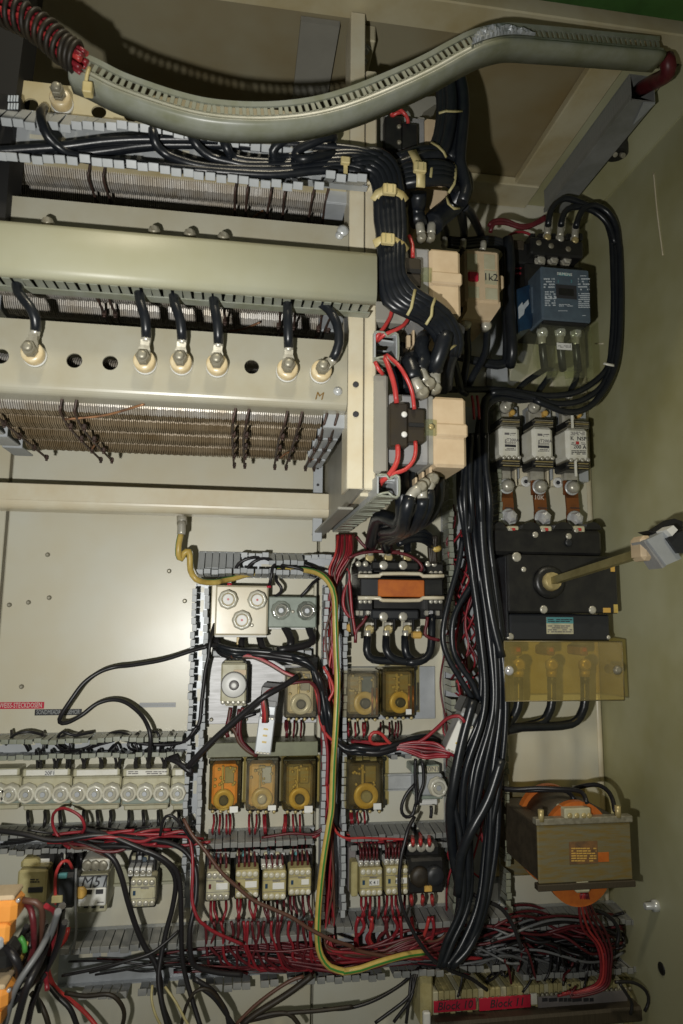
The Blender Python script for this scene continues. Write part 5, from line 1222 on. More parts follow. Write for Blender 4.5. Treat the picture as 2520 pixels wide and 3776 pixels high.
mb=MB(); a=rect('B',798,1008,856,1050,-.476); mb.box(a[0],a[1],-.478,-.471,a[2],a[3],.001); part('head',mb,'tie',t)
# --- pack of parallel cables running down in front of the rack uprights
OUT=[('B',880,985),('B',1010,960),('B',1105,1000),('B',1168,1090),('B',1192,1230),('B',1205,1420),('E',1205,-60),('E',1195,90),('E',1205,200),('E',1290,300),('E',1400,370),('E',1490,440),('E',1550,540),('E',1575,640),('E',1545,720)]
INN=[('B',880,1120),('B',945,1122),('B',990,1150),('B',1012,1200),('B',1020,1280),('B',1024,1420),('E',1040,-60),('E',1048,90),('E',1050,240),('E',1075,380),('E',1180,440),('E',1290,490),('E',1370,550),('E',1410,620),('E',1440,700)]
names=('innermost','second','third','fourth','fifth','outermost')
for k in range(6):
    f=(k+.5)/6; pts=[]
    for i,(a,b) in enumerate(zip(INN,OUT)):
        Yk=-.452-.006*math.sin(f*3.1)-(.004 if 6<i<11 else 0)+(.012*(i-10) if i>10 else 0)
        pts.append((a[0],a[1]+(b[1]-a[1])*f,a[2]+(b[2]-a[2])*f,Yk))
    cable(names[k]+' cable of the flat black pack beside the rack uprights',pts,.0068,group='flat pack of black cables beside the rack uprights')
def tie(label,v,pts,Y,hd,w=.0055,m='tie'):
    t=thing('cable_tie',label,'cable tie',q(v,*pts[len(pts)//2],Y))
    mb=MB(); c=[q(v,x,y,Y+.004*abs(i-(len(pts)-1)/2)) for i,(x,y) in enumerate(pts)]
    rings=[]
    for i,p in enumerate(c):
        d=(c[min(i+1,len(c)-1)]-c[max(i-1,0)]).normalized(); u=d.cross(Vector((0,1,0))).normalized()
        rings.append([p+u*w,p-u*w,p-u*w+Vector((0,.0016,0)),p+u*w+Vector((0,.0016,0))])
    mb.loft(rings,True,True,True); part('strap',mb,m,t)
    if hd:
        p=q(v,*hd,Y-.002); mb=MB(); mb.box(p.x-.009,p.x+.009,p.y-.005,p.y+.003,p.z-.0075,p.z+.0075,.0015); h=part('head',mb,m,t)
        mb=MB(); 
        for dx in (-.004,.004): mb.box(p.x+dx-.0007,p.x+dx+.0007,p.y-.0062,p.y-.004,p.z-.006,p.z+.006,0)
        part('ribs',mb,'contact_y',h)
tie('broad pale cable tie round the flat black pack, upper one','B',[(1008,1285),(1035,1240),(1085,1215),(1140,1222),(1190,1250),(1218,1290)],-.468,(1108,1222))
tie('broad pale cable tie round the flat black pack beside the cream cover','B',[(1010,1565),(1050,1545),(1095,1532),(1150,1548),(1195,1575),(1222,1612)],-.468,(1098,1540))
tie('thin cord tie round the bent black pack, left one','E',[(1225,455),(1250,410),(1262,350),(1275,290)],-.475,None,.0018,'contact_y')
tie('thin cord tie round the bent black pack, right one','E',[(1345,515),(1380,460),(1385,400),(1405,345)],-.470,None,.0018,'contact_y')
tie('thin cord tie round the end lump of the bent black pack','E',[(1395,655),(1440,672),(1500,672),(1545,640)],-.43,None,.0016,'contact_y')
def bunch(label, pts, r, m='cable', group='cable ends at the rack contactors', Y=None): return cable(label,pts,r,m,Y,group)
bunch('thick black tail below the bent pack, right of the curled duct end',[('S',800,1150,-.43),('S',760,1280,-.43),('S',720,1400,-.425),('R',790,60,-.42),('R',775,150,-.41)],.0115)
bunch('thick black tail curving left to the lug above the lowest contactor',[('S',560,1180,-.41),('S',520,1300,-.42),('R',640,30,-.42),('R',600,90,-.42),('R',590,150,-.42)],.0105)
bunch('thick black cable bulging left above the lowest contactor',[('S',640,1440,-.40),('S',480,1420,-.41),('S',390,1470,-.42),('R',470,130,-.425),('R',515,280,-.43)],.0125)
bunch('black cable dropping behind the red wires above the lowest contactor',[('S',300,1300,-.37),('R',320,100,-.38),('R',350,250,-.38),('R',380,440,-.385)],.0125)
bunch('black lump where the bent pack dives behind',[('S',880,1100,-.42),('S',860,1250,-.40),('S',800,1400,-.38),('S',770,1560,-.34),('S',760,1719,-.30)],.017)
bunch('thick black cable below the lowest contactor, left',[('R',340,1360,-.36),('R',350,1600,-.37),('R',370,1900,-.37),('R',330,2100,-.33),('I',520,150,-.25),('I',440,420,-.10)],.0115)
bunch('thick black cable below the lowest contactor, second',[('R',430,1360,-.34),('R',440,1600,-.36),('R',470,1850,-.36),('R',430,2100,-.32),('I',560,250,-.2),('I',600,450,-.10)],.0115)
bunch('shiny black cable bending to the lug under the lowest contactor, left',[('R',450,1790,-.42),('R',420,1900,-.42),('R',390,2050,-.40),('R',330,2200,-.34),('I',560,300,-.22)],.0095)
bunch('shiny black cable bending to the lug under the lowest contactor, middle',[('R',615,1790,-.41),('R',600,1930,-.40),('R',520,2080,-.37),('R',420,2200,-.32),('I',540,360,-.16)],.0095)
bunch('shiny black cable bending to the lug under the lowest contactor, right',[('R',680,1700,-.40),('R',690,1850,-.40),('R',640,2000,-.38),('R',520,2150,-.33),('I',600,380,-.14)],.0095)
bunch('wide black cable sweeping down right below the lowest contactor',[('R',790,1500,-.34),('R',790,1750,-.34),('R',730,1920,-.34),('R',600,2080,-.30),('I',640,330,-.14)],.0125)
bunch('single black cable dropping to the middle terminal of the orange contactor',[('I',790,180,-.24),('I',785,280,-.14),('I',790,400,-.09),('I',792,480,-.08)],.0072)
for k,(y0,l) in enumerate(((262,'upper'),(300,'middle'),(345,'lower'))):
    cable('blue glinting black cable arching right above the orange contactor, '+l,[('I',700,y0+60,-.14),('I',830,y0+20,-.13),('I',930,y0+22,-.12),('I',1010,y0+70,-.10),('I',1040,y0+130,-.07)],.0058,group='arching cables above the orange contactor')
# --- upper right bundle behind the wavy duct
UP=[[(900,20),(960,300),(960,650),(900,1000),(830,1200),(600,1210),(400,1270),(250,1330)],[(960,20),(1030,350),(1030,700),(970,1050),(880,1260),(650,1290),(420,1360),(250,1430)],
    [(1020,20),(1090,350),(1095,750),(1050,1100),(930,1310),(700,1360),(450,1440),(300,1560)],[(1080,0),(1150,350),(1150,800),(1100,1150),(1000,1330)],
    [(1130,0),(1205,330),(1215,700),(1175,1150),(1165,1350),(1200,1500),(1250,1750),(1190,1950)],[(860,60),(900,350),(905,700),(860,1000),(800,1150)]]
for k,p in enumerate(UP):
    cable(('first','second','third','fourth','rightmost','leftmost')[k]+' cable of the thick dark bundle hanging behind the wavy duct',[('T',x,y,-.42-.008*math.sin(k*2)) for x,y in p],.0095 if k!=4 else .0085,group='dark cable bundle behind the wavy duct')
for k,(y,o) in enumerate(((1440,0),(1510,40),(1580,70),(1650,90))):
    cable(('top','second','third','bottom')[k]+' black cable in the sideways pack right of the pale tie',[('T',290,y+60,-.43),('T',420,y+10,-.438),('T',600,y-15,-.442),('T',800,y-30,-.44),('T',1000,y+10-o*.3,-.43),('T',1130,y+120,-.40),('T',1180,y+260,-.37)],.0085,group='sideways black cables right of the flat pack')
cable('big dark cable lump at the right end of the sideways pack',[('T',1080,1480,-.41),('T',1180,1600,-.41),('T',1200,1760,-.40),('T',1120,1920,-.39),('T',980,2060,-.38),('T',830,2180,-.385),('T',760,2270,-.39)],.0165)
cable('short thick cable under the lump beside the beige contactor foot',[('T',560,1800,-.42),('T',555,1950,-.41),('T',530,2080,-.40),('T',570,2260,-.40)],.0125)
cable('black cable beneath the dark lump, straight one',[('T',1150,1980,-.36),('T',1190,2150,-.3),('S',1000,10,-.14),('S',995,110,-.11)],.0075,group='three cables fanning to the beige relay')
cable('black cable beneath the dark lump, right curving one',[('T',1220,2000,-.36),('T',1330,2120,-.3),('S',1170,0,-.14),('S',1215,130,-.11)],.0075,group='three cables fanning to the beige relay')
cable('black cable beneath the dark lump, left one',[('T',950,2060,-.36),('T',900,2250,-.3),('S',790,10,-.16),('S',785,90,-.12)],.0085,group='three cables fanning to the beige relay')
tie('pale cable tie hanging across the sideways black pack','T',[(470,1190),(540,1330),(575,1450),(600,1560),(595,1720)],-.458,(580,1450),.0062)
tie('thin cord on the dark bundle behind the wavy duct, upper','T',[(860,650),(960,620),(1080,625),(1200,620)],-.442,None,.0016,'contact_y')
tie('thin cord on the dark bundle, slanting one','T',[(750,1070),(850,1130),(930,1210),(970,1290)],-.442,None,.0018,'contact_y')
tie('thin cord on the sideways black pack, middle','T',[(730,1360),(755,1450),(740,1580),(720,1650)],-.452,None,.0018,'contact_y')
tie('thin cord on the sideways black pack, right','T',[(1110,1400),(1100,1560),(1080,1680),(1000,1800)],-.436,None,.0018,'contact_y')
tie('thin cord round the dark lump','T',[(970,1850),(1000,1960),(1080,2030),(1160,2020)],-.425,None,.0018,'contact_y')
# grey hood leaning behind the wavy duct
t=thing('duct_hood','bent grey duct end leaning behind the wavy duct at the upper contactor','hood',q('T',600,500,-.36))
mb=MB(); mb.prism([q('T',290,560,-.36),q('T',420,440,-.36),q('T',800,410,-.36),q('T',850,500,-.36),q('T',640,640,-.36),q('T',560,790,-.36),q('T',380,660,-.36)],(0,.03,0)); part('hood_sheet',mb,'framegrey',t)
mb=MB(); mb.prism([q('T',850,490,-.37),q('T',905,270,-.37),q('T',990,215,-.37),q('T',1045,290,-.37),q('T',960,430,-.37)],(0,.01,0)); part('end_flap',mb,'duct',t)
# --- loops from the black top contactor to the right
LP=[('left lug',[('C',700,1450),('C',712,1370),('C',745,1310),('C',810,1276),('C',900,1300),('C',990,1340),('C',1065,1410),('C',1105,1520),('C',1115,1640),('F',1118,150),('F',1122,400),('F',1110,640),('F',1085,790),('F',990,890),('F',870,955),('F',690,975),('F',500,950),('F',340,935),('F',60,935)]),
    ('middle lug',[('C',782,1450),('C',795,1390),('C',825,1345),('C',900,1330),('C',1000,1360),('C',1085,1440),('C',1130,1560),('F',1138,0),('F',1142,250),('F',1143,520),('F',1125,700),('F',1100,810),('F',1030,930),('F',900,1010),('F',740,1025),('F',600,985),('F',420,950),('F',330,960)]),
    ('right lug',[('C',878,1460),('C',895,1400),('C',930,1340),('C',1000,1318),('C',1080,1360),('C',1135,1450),('C',1155,1580),('F',1160,60),('F',1166,300),('F',1160,560),('F',1142,730),('F',1105,850),('F',1030,980),('F',940,1060),('F',820,1080),('F',700,1040),('F',610,1000)])]
for k,(l,p) in enumerate(LP):
    cable('black cable looping right and down from the %s of the top contactor'%l,[(v,x,y,-.145-.006*k) for v,x,y in p],.0060,group='cables looping round the blue contactor')
tie('short clear tie round the looping cables near the wall','F',[(1058,765),(1085,772),(1115,778),(1140,780)],-.165,None,.0022,'fuse_white')
for k,(p,l) in enumerate((([(690,800),(640,830),(540,900),(470,990)],'left'),([(720,800),(700,860),(650,930),(628,980)],'middle'),([(885,800),(880,870),(850,930),(835,985)],'right'))):
    cable('short black cable from the clear shield to the %s fuse link'%l,[('F',x,y,-.10) for x,y in p],.0058,group='short cables between shield and fuse links')
    e=q('F',*p[-1],-.102); dx=((425,1050),(608,1050),(818,1065))[k]; b=q('F',*dx,-.085)
    t=thing('cable_lug','crimped lug on top of the %s fuse link'%l,'lug',b); mb=MB(); mb.tube([e+(e-b)*.1,(e+b)/2,b],lambda s:.0068-.002*s,9); part('barrel',mb,'tin',t)
    mb=MB(); mb.lathe(b,(0,-1,0),[(.0115,-.004),(.0115,.003),(.0088,.004),(.0088,.010),(.005,.013)],12); part('bolt',mb,'tin',t)
# cable frame around the beige relay
for k,o in enumerate((0,32,64)):
    cable(('outer','middle','inner')[k]+' black cable framing the beige relay on three sides',[('S',820,95+o,-.13),('S',1000,110+o,-.13),('S',1250,90+o,-.13),('S',1400,115+o,-.13),('S',1490-o*.4,190+o,-.13),('S',1515-o*.8,400,-.13),('S',1520-o*.8,800,-.13),('S',1530-o,1200,-.13),('S',1525-o,1420-o*.3,-.13),('S',1430,1500-o*.6,-.13),('S',1300,1500-o*.5,-.13),('S',1050,1440-o*.3,-.13),('S',900,1400,-.13)],.0062,group='cables framing the beige relay')
cable('thick dark cable right of the beige relay',[('F',440,-40,-.15),('F',455,100,-.15),('F',450,300,-.15),('F',460,520,-.15),('F',470,700,-.15),('F',455,780,-.13)],.010)
for l,p in (('left',[(1035,1060),(1030,1200),(1045,1330),(1025,1500),(1000,1640),(990,1760)]),('right',[(1252,1070),(1255,1200),(1240,1350),(1180,1480),(1110,1600),(1040,1760)]),('far left',[(870,1400),(900,1500),(930,1620),(960,1760)])):
    cable('black cable running down from the beige relay, '+l,[('S',x,y,-.24+.11*i/5) for i,(x,y) in enumerate(p)]+[('F',170,960,-.12)] ,.0066,group='cables below the beige relay')
# --- the main trunk of thick black cables
SEC=[(1600,1700,1790),(1720,1694,1798),(1850,1692,1806),(2020,1718,1815),(2310,1752,1856),(2600,1768,1872),(2860,1668,1856),(3090,1680,1832),(3320,1690,1796),(3480,1632,1740),(3565,1612,1668)]
rr=random.Random(5); tn=('far left','second','third','fourth','fifth','sixth','seventh','eighth','ninth','far right')
for k in range(10):
    f=k/9; pts=[]; off=0
    for i,(y,x0,x1) in enumerate(SEC):
        ff=min(1,max(0,f+off)); pts.append(('n',x0+(x1-x0)*ff,y,-.115-.030*abs(math.sin(k*1.9+.35*i))-(.02 if i<3 else 0)))
        off+=rr.uniform(-.07,.07)
        if i==6: off+=rr.uniform(-.2,.2)
    cable(tn[k]+' cable of the thick black trunk over the broad vertical duct',pts,.0052+.0010*(k%3==0),group='thick black trunk cables')
cable('black cable curving from under the fuse links into the trunk',[('F',640,985,-.13),('F',520,1000,-.13),('F',400,985,-.14),('F',310,1030,-.15),('F',262,1150,-.15),('F',240,1400,-.15),('F',205,1640,-.15),('J',190,200,-.15)],.0075)
cable('second black cable curving down left of the fuse links',[('F',360,960,-.14),('F',300,1000,-.15),('F',285,1150,-.155),('F',290,1400,-.155),('F',270,1640,-.155),('J',280,300,-.15),('J',330,700,-.15),('J',400,1000,-.15)],.0078)
for l,p,r in (('long slack black cable left of the trunk',[('J',150,230),('J',125,400),('J',70,600),('J',30,780),('J',25,900),('J',60,1010),('J',130,1130),('J',215,1270)],.0052),
  ('second slack black cable behind the first, left of the trunk',[('J',210,530),('J',120,680),('J',85,800),('J',90,950),('J',140,1060),('J',210,1160),('J',262,1280)],.0052)):
    cable(l,[(v,x,y,-.13) for v,x,y in p],r)
cable('thick black cable at the left edge of the lower trunk',[('n',1745,2580,-.15),('n',1700,2750,-.15),('n',1672,2900,-.15),('n',1660,3000,-.14),('n',1672,3150,-.12),('n',1700,3300,-.12),('n',1690,3400,-.12)],.0085)
cable('crossing black cable in the middle of the lower trunk',[('n',1850,2800,-.16),('n',1800,2950,-.16),('n',1740,3060,-.16),('n',1700,3160,-.15),('n',1690,3300,-.14)],.0085)
for k,x in enumerate((510,722,935)):
    e=[('J',x,1120,-.098),('J',x+2,1280,-.10),('J',x-15,1350,-.10)]
    e+= [('J',x-45,1400,-.10),('J',440,1432,-.11),('J',400,1450,-.12)] if k==0 else [('J',x-55,1410,-.10),('J',x-150,1438,-.10),('J',480,1460-8*(k-1),-.11),('J',410,1475+12*(k-1),-.12)]
    cable('black cable curving left out of the amber cover, '+('left','middle','right')[k],e,.0082,group='cables under the amber cover sheet')
# loops under the orange contactor
cable('black jumper cable from the left lower terminal of the orange contactor',[('I',408,1300,-.07),('I',400,1390,-.08),('I',405,1460,-.08),('I',460,1520,-.08),('I',620,1535,-.08),('I',760,1540,-.082)],.0072,group='jumper cables under the orange contactor')
cable('black jumper cable from the middle lower terminal of the orange contactor',[('I',588,1300,-.07),('I',585,1400,-.085),('I',610,1470,-.088),('I',680,1520,-.088),('I',800,1545,-.088),('I',900,1535,-.088)],.0072,group='jumper cables under the orange contactor')
cable('black jumper cable from the right lower terminal of the orange contactor',[('I',770,1300,-.07),('I',770,1410,-.08),('I',790,1480,-.08),('I',840,1530,-.08)],.0076,group='jumper cables under the orange contactor')
cable('black jumper cable rising to the right side of the orange contactor',[('I',1028,1100,-.07),('I',1025,1200,-.08),('I',1018,1400,-.085),('I',985,1490,-.088),('I',910,1540,-.09),('I',780,1550,-.09)],.0072,group='jumper cables under the orange contactor')
for k,x in enumerate((408,590,772)):
    mb=MB(); mb.tube([q('I',x,1240,-.071),q('I',x,1300,-.071),q('I',x,1350,-.072)],.0066,9); t=thing('cable_lug',('left','middle','right')[k]+' lower lug of the orange contactor','lug',q('I',x,1250,-.07)); part('barrel',mb,'tin',t)
for k,(x,xx) in enumerate(((430,435),(605,608),(795,795))):
    mb=MB(); mb.tube([q('I',x,400,-.075),q('I',x,450,-.072),q('I',xx-3,520,-.070)],.0066,9); t=thing('cable_lug',('left','middle','right')[k]+' upper lug of the orange contactor','lug',q('I',x,430,-.07)); part('barrel',mb,'tin',t)
# --- yellow green earth conductor
t=thing('earth_cable','thick yellow and green earth cable from the beam lug to the bottom','cable',q('G',1170,120,-.14))
mb=MB(); mb.cyl(q('G',1170,92,-.07),q('G',1170,150,-.07),.009,n=8); part('lug_bolt',mb,'tin',t)
mb=MB(); mb.tube([q('G',1168,130,-.08),q('G',1168,180,-.082),q('G',1166,210,-.082)],.0075,9); part('lug',mb,'tin',t)
ep=[('G',1165,200,-.082),('G',1150,270,-.088),('G',1147,340,-.086),('G',1165,368,-.080),('G',1185,330,-.082),('G',1215,318,-.084),('G',1222,370,-.084),('G',1225,440,-.084),('G',1260,498,-.09),('G',1330,518,-.075),('G',1400,515,-.066),('H',300,762,-.05),('H',420,740,-.035),('H',560,700,-.028),('H',760,668,-.03),('H',950,655,-.04),('H',1120,660,-.06),('H',1260,700,-.085),('H',1350,790,-.10),('H',1395,920,-.105),('H',1405,1200,-.105),('H',1415,1500,-.105),('L',1425,300,-.107),('L',1410,700,-.11),('L',1385,1100,-.11),('L',1370,1500,-.11),('N',1350,200,-.11),('N',1300,500,-.11),('N',1262,800,-.11),('N',1238,1100,-.11),('N',1235,1350,-.11),('N',1265,1500,-.11),('N',1350,1610,-.11),('N',1480,1650,-.11),('O',180,1655,-.11),('O',330,1630,-.11),('O',460,1585,-.105),('O',640,1530,-.10),('O',800,1490,-.09),('O',950,1470,-.08)]
mb=MB(); mb.tube(wpath(ep),.0054,10,None,(0,1,5)); part('sheath',mb,['yellow','green'],t)
# --- red wires
def rw(label,v,pts,Y,r=.0021,m='red',group=None,name='control_wire',n=6): return cable(label,[(v,x,y,Y) if len((x,y))==2 else None for x,y in pts],r,m,None,group,name,'wire',n)
for v,l,pts in (('R','left red wire loop above the lowest rack contactor',[(130,-20,-.43),(190,130,-.437),(240,280,-.44),(270,420,-.44),(288,575,-.437)]),('R','thin right red wire loop above the lowest rack contactor',[(160,-40,-.43),(300,80,-.44),(400,230,-.445),(480,420,-.44),(515,655,-.437)]),
   ('R','left red wire below the stepped dark switch',[(300,1115,-.437),(305,1220,-.44),(290,1330,-.445),(230,1440,-.447),(150,1530,-.445),(60,1590,-.43)]),('R','right red wire below the stepped dark switch',[(525,1065,-.437),(530,1180,-.44),(500,1310,-.445),(400,1420,-.447),(240,1480,-.447),(120,1560,-.44),(70,1640,-.42)]),
   ('S','left red wire entering the curled duct end from above',[(200,865,-.425),(180,960,-.425),(110,1080,-.428),(40,1170,-.43),(20,1240,-.42)]),('S','right red wire entering the curled duct end from above',[(390,965,-.425),(330,1050,-.43),(230,1110,-.432),(110,1160,-.43),(40,1230,-.42)]),('S','red wire above the middle rack contactor',[(390,60,-.42),(425,160,-.425),(432,300,-.43)]),
   ('S','red wire leaving the curled duct end at the lower left',[(10,1460,-.43),(50,1540,-.43),(100,1600,-.425)]),
   ('T','left red wire at the upper rack contactor',[(100,600,-.39),(160,540,-.40),(170,620,-.40),(180,700,-.395)]),('T','right red wire loop at the upper rack contactor',[(160,520,-.40),(230,560,-.405),(340,640,-.41),(400,720,-.405),(415,800,-.40)]),('T','short red wire bending under the wavy duct',[(180,700,-.395),(250,655,-.40),(330,640,-.40)])):
    cable(l,[(v,x,y,Y) for x,y,Y in pts],.0036 if v=='R' and 'left' in l else .0028,'red_bright',name='control_wire',cat='wire',group='red wires of the rack contactors')
# big red bundle: from the slanted duct end into the tall middle duct
rr=random.Random(11)
TOP=(1240,1306,1985); 
for k in range(30):
    f=k/29; g_=rr.random(); Y_=lambda a:-.020-.045*((k*7)%11)/11-a
    endx=rr.uniform(1196,1240)
    pts=[('n',1242+62*f,1972,-.045),('n',1236+64*f+rr.uniform(-4,4),2040,Y_(.01)),('n',1212+52*f+rr.uniform(-4,4),2110,Y_(.005)),('n',1205+40*g_,2200,Y_(0)),('n',1196+44*rr.random(),2330,Y_(0)),('n',1192+46*rr.random(),2480,Y_(0)),('n',1188+46*rr.random(),2650,Y_(0)),('n',1190+42*rr.random(),2850,Y_(0))]
    if k%3: 
        pts+=[('n',1192+36*rr.random(),3050,Y_(0)),('n',1196+36*rr.random(),3250,Y_(0)),('n',1196+36*rr.random(),3400,Y_(0)),('n',1195+50*rr.random(),3480+30*rr.random(),Y_(.01)),('n',1270+60*rr.random(),3510+30*rr.random(),Y_(.01)),('n',1420+60*rr.random(),3500+40*rr.random(),Y_(.01))]
    else:
        side=1 if k%2 else -1; yb=rr.choice((3085,3070))
        pts+=[('n',1215,2990,Y_(0)),('n',1215+side*40,yb-15+20*rr.random(),Y_(0)),('n',1215+side*140,yb+25*rr.random(),Y_(0)),('n',1215+side*rr.uniform(200,330),yb+30*rr.random(),Y_(0))]
    cable('red wire packed in the tall middle duct',pts,.0022,('red','red','red_dark','red_bright')[k%4] if k%7 else 'brownwire',group='red wires packed in the tall middle duct',name='control_wire',cat='wire',n=6)
# thin dark wires outside beside the earth cable
for k,(l,pts,m,r) in enumerate((('red wire swinging right across the earth cable',[('L',1200,300),('L',1240,500),('L',1265,700),('L',1330,820),('L',1440,900),('L',1560,970),('M',260,970),('M',420,950),('M',560,935),('M',680,925)],'red_bright',.0026),
   ('second red wire beside the earth cable',[('L',1170,310),('L',1225,380),('L',1255,560),('L',1300,780),('L',1330,1000),('L',1320,1300)],'red',.0028),
   ('red wire along the left of the earth cable',[('L',1290,150),('L',1350,260),('L',1385,380),('L',1330,500),('L',1320,650)],'red_bright',.0026))):
    cable(l,[(v,x,y,-.10) for v,x,y in pts],r,m,name='control_wire',cat='wire')
# black sheathed bundle bending down right of the pale relay
rh=random.Random(8)
HP=[('H',280,1400,-.075),('H',420,1455,-.085),('H',650,1470,-.092),('H',900,1490,-.095),('L',1060,90,-.10),('L',1170,150,-.10),('L',1240,270,-.102),('L',1285,430,-.102),('L',1310,610,-.10),('L',1350,800,-.095),('L',1500,950,-.095),('M',300,955,-.10),('M',500,965,-.105),('M',700,915,-.10),('M',850,870,-.09),('M',1000,850,-.07),('M',1120,890,-.05)]
for k in range(5):
    cable(('top','second','third','fourth','lowest')[k]+' black wire of the harness bending down beside the pale relay',[(v,x+rh.uniform(-8,8)+(k-2)*(16 if 5<i<10 else 3),y+rh.uniform(-7,7)+(k-2)*(12 if i<6 or i>9 else 2),Y+rh.uniform(-.010,.008)) for i,(v,x,y,Y) in enumerate(HP)],.0046,'wire_black' if k%2 else 'cable',group='black harness beside the pale relay')
for k in range(4):
    cable(('first','second','third','fourth')[k]+' red wire of the harness reaching the hanging relay',[('H',400,1470+k*8,-.09),('H',600,1475+k*9,-.095),('L',760,100+k*10,-.10),('L',920,200+k*8,-.105),('L',1030,255+k*6,-.11),('L',900,320+k*9,-.12),('L',800,360+k*10,-.13),('L',720,410+k*8,-.135),('L',690+12*k,500,-.137),('L',695+16*k,600,-.135),('L',690+18*k,690,-.13)] if k else [('L',940,320,-.12),('L',1080,300,-.12),('L',1180,310,-.118),('L',1240,420,-.112),('L',1250,620,-.11)],.0026,('red_dark','red','red_bright','brownwire')[k],name='control_wire',cat='wire',group='red harness wires at the hanging relay')
cable('slack dark wires running from the hanging relay to the left duct',[('L',1040,250,-.12),('L',900,340,-.13),('L',720,440,-.14),('L',580,550,-.13),('L',420,690,-.12),('L',250,840,-.11),('L',80,1010,-.10),('L',-20,1120,-.09)],.0052,'wire_black')
for l,pts,m in (('thin black wire under the white relay',[(640,600),(500,650),(420,720)],'wire_black'),('left red brown wire below the timer block',[(395,545),(385,620),(355,760),(370,830)],'red_dark'),('right red brown wire below the timer block',[(515,545),(500,600),(480,740),(500,870),(600,980),(650,1010)],'red_dark'),('brown wire crossing to the hanging relay',[(395,545),(380,690),(440,780),(480,880),(560,960),(640,1005)],'brownwire'),('red brown wire at the middle of the timer block',[(480,560),(465,680),(455,820)],'red_dark')):
    cable(l,[('L',x,y,-.075) for x,y in pts],.0036,m,name='control_wire',cat='wire')
# wires between relays / contactors and their ducts
def drops(v,xs,y0,y1,label,ya=-.034,m='red',jx=16,r=.0021,bend=.4,yd=-.050,seed=0):
    rr=random.Random(int(xs[0])+int(y0)+seed)
    for x in xs:
        x2=x+rr.uniform(-jx,jx); cable(label,[(v,x,y0,ya),(v,x+rr.uniform(-4,4),y0+(y1-y0)*bend,ya-.01),(v,x2,y0+(y1-y0)*.8,yd),(v,x2+rr.uniform(-8,8),y1,yd+.02)],r,m,group=label+'s',name='control_wire',cat='wire',n=6)
drops('L',(925,940,1010,1075),670,835,'short red wire below the pale relay','red_dark' and -.034,'red_dark')
drops('N',(232,292,355,392),140,330,'short red wire below the left one of three amber relays')
drops('N',(575,645,712,730),140,330,'short red wire below the middle one of three amber relays')
drops('N',(915,930,995,1062),140,330,'short red wire below the right one of three amber relays')
drops('M',(220,290,365,385),690,830,'short red wire below the glaring amber relay',-.034,'red')
drops('M',(535,620,680,705),690,830,'short red wire below the dark amber relay of the pair',-.034,'red_dark')
drops('O',(240,258,310,375),110,230,'short red wire below the yellow ringed amber relay')
SC=((160,385,972,690),(442,665,950,675),(705,930,968,685),(955,1172,922,660))
SN=('pale left contactor','second contactor','third contactor','right contactor of the row')
for (x0,x1,yb,yt),nm in zip(SC,SN):
    w_=x1-x0
    drops('N',[x0+w_*f for f in (.08,.22,.62,.9)] if nm[0]!='p' else [x0+w_*f for f in (.2,.35,.85)],yb+2,yb+210,'red wire hanging below the '+nm,-.06,'red_dark' if x0%2 else 'red',34,.0024,.4,-.075)
    drops('N',[x0+w_*f for f in (.15,.4,.6,.85)],yt-6,yt-245,'dark red wire rising above the '+nm,-.075,'red_dark',18,.0019,.4,-.05)
for (x0,x1,yb,yt),nm in zip(((338,552,930,590),(586,800,918,575)),('left contactor of the pair','right contactor of the pair')):
    w_=x1-x0
    drops('O',[x0+w_*f for f in (.05,.25,.45,.85)],yb+2,yb+210,'red wire hanging below the '+nm,-.06,'red_dark' if x0%2 else 'red',34,.0024,.4,-.075)
    drops('O',[x0-12+w_*f for f in (.05,.2,.35,.5,.65,.8)],yt-4,yt-235,'dark red wire rising above the '+nm,-.08,'red_dark',22,.0020,.4,-.05)
drops('O',(830,938,1028),915,1010,'bright red wire stub under the overload relay',-.05,'red_bright',6,.0035)
drops('O',(845,920,1005),440,320,'red wire stub above the overload relay',-.088,'red_bright',10,.0034)
drops('K',(180,290,385,540,625,712,830,920,1018,1150),330,430,'short black wire below the row of screw fuses',-.034,'wire_black',10,.0030)
drops('K',(240,265,350,370,430,450,535,545,645,655,745,770,870,880,950,965,1050,1065),58,-60,'short black wire above the row of screw fuses',-.036,'wire_black',26,.0026,.3,-.05,3)
drops('K',(885,910,940,970),640,540,'thin black wire above the cream contactor on the left',-.055,'wire_black',30,.003)
drops('K',(400,430,465,520),690,560,'dark wire rising from the black green relay',-.06,'wire_black',18,.003)
# fans of wires below the contactors into the trunk
rr=random.Random(21)
for x in [150,230,300,400,470,520,560,600,660,720,790,850,880,960,1040,1090,1150,1180]:
    e=rr.uniform(.5,1); 
    cable('red wire fanning down into the bottom trunk',[('N',x,1170,-.072),('N',x+rr.uniform(-25,25),1290,-.07),('N',x+rr.uniform(-30,40),1410,-.065),('N',x+rr.uniform(10,80)*e,1520,-.06),('N',x+rr.uniform(80,200)*e,1600+rr.uniform(-20,40),-.05),('N',x+rr.uniform(280,480)*e,1650+rr.uniform(-40,30),-.045)],.0024,rr.choice(('red','red_dark','red_dark')),group='red wires fanning into the bottom trunk',name='control_wire',cat='wire')
for x in [320,350,430,450,560,600,660,720,830,1000,1030]:
    cable('red wire dropping into the middle of the bottom trunk',[('O',x,1130,-.074),('O',x+rr.uniform(-40,40),1230,-.07),('O',x+rr.uniform(-60,60),1340,-.06),('O',x+rr.uniform(-100,60),1440,-.05),('O',x+rr.uniform(100,260),1500,-.05),('O',x+rr.uniform(380,560),1530,-.05)],.0030,rr.choice(('red','red','red_dark','red_bright')),group='red wires in the middle of the bottom trunk',name='control_wire',cat='wire')
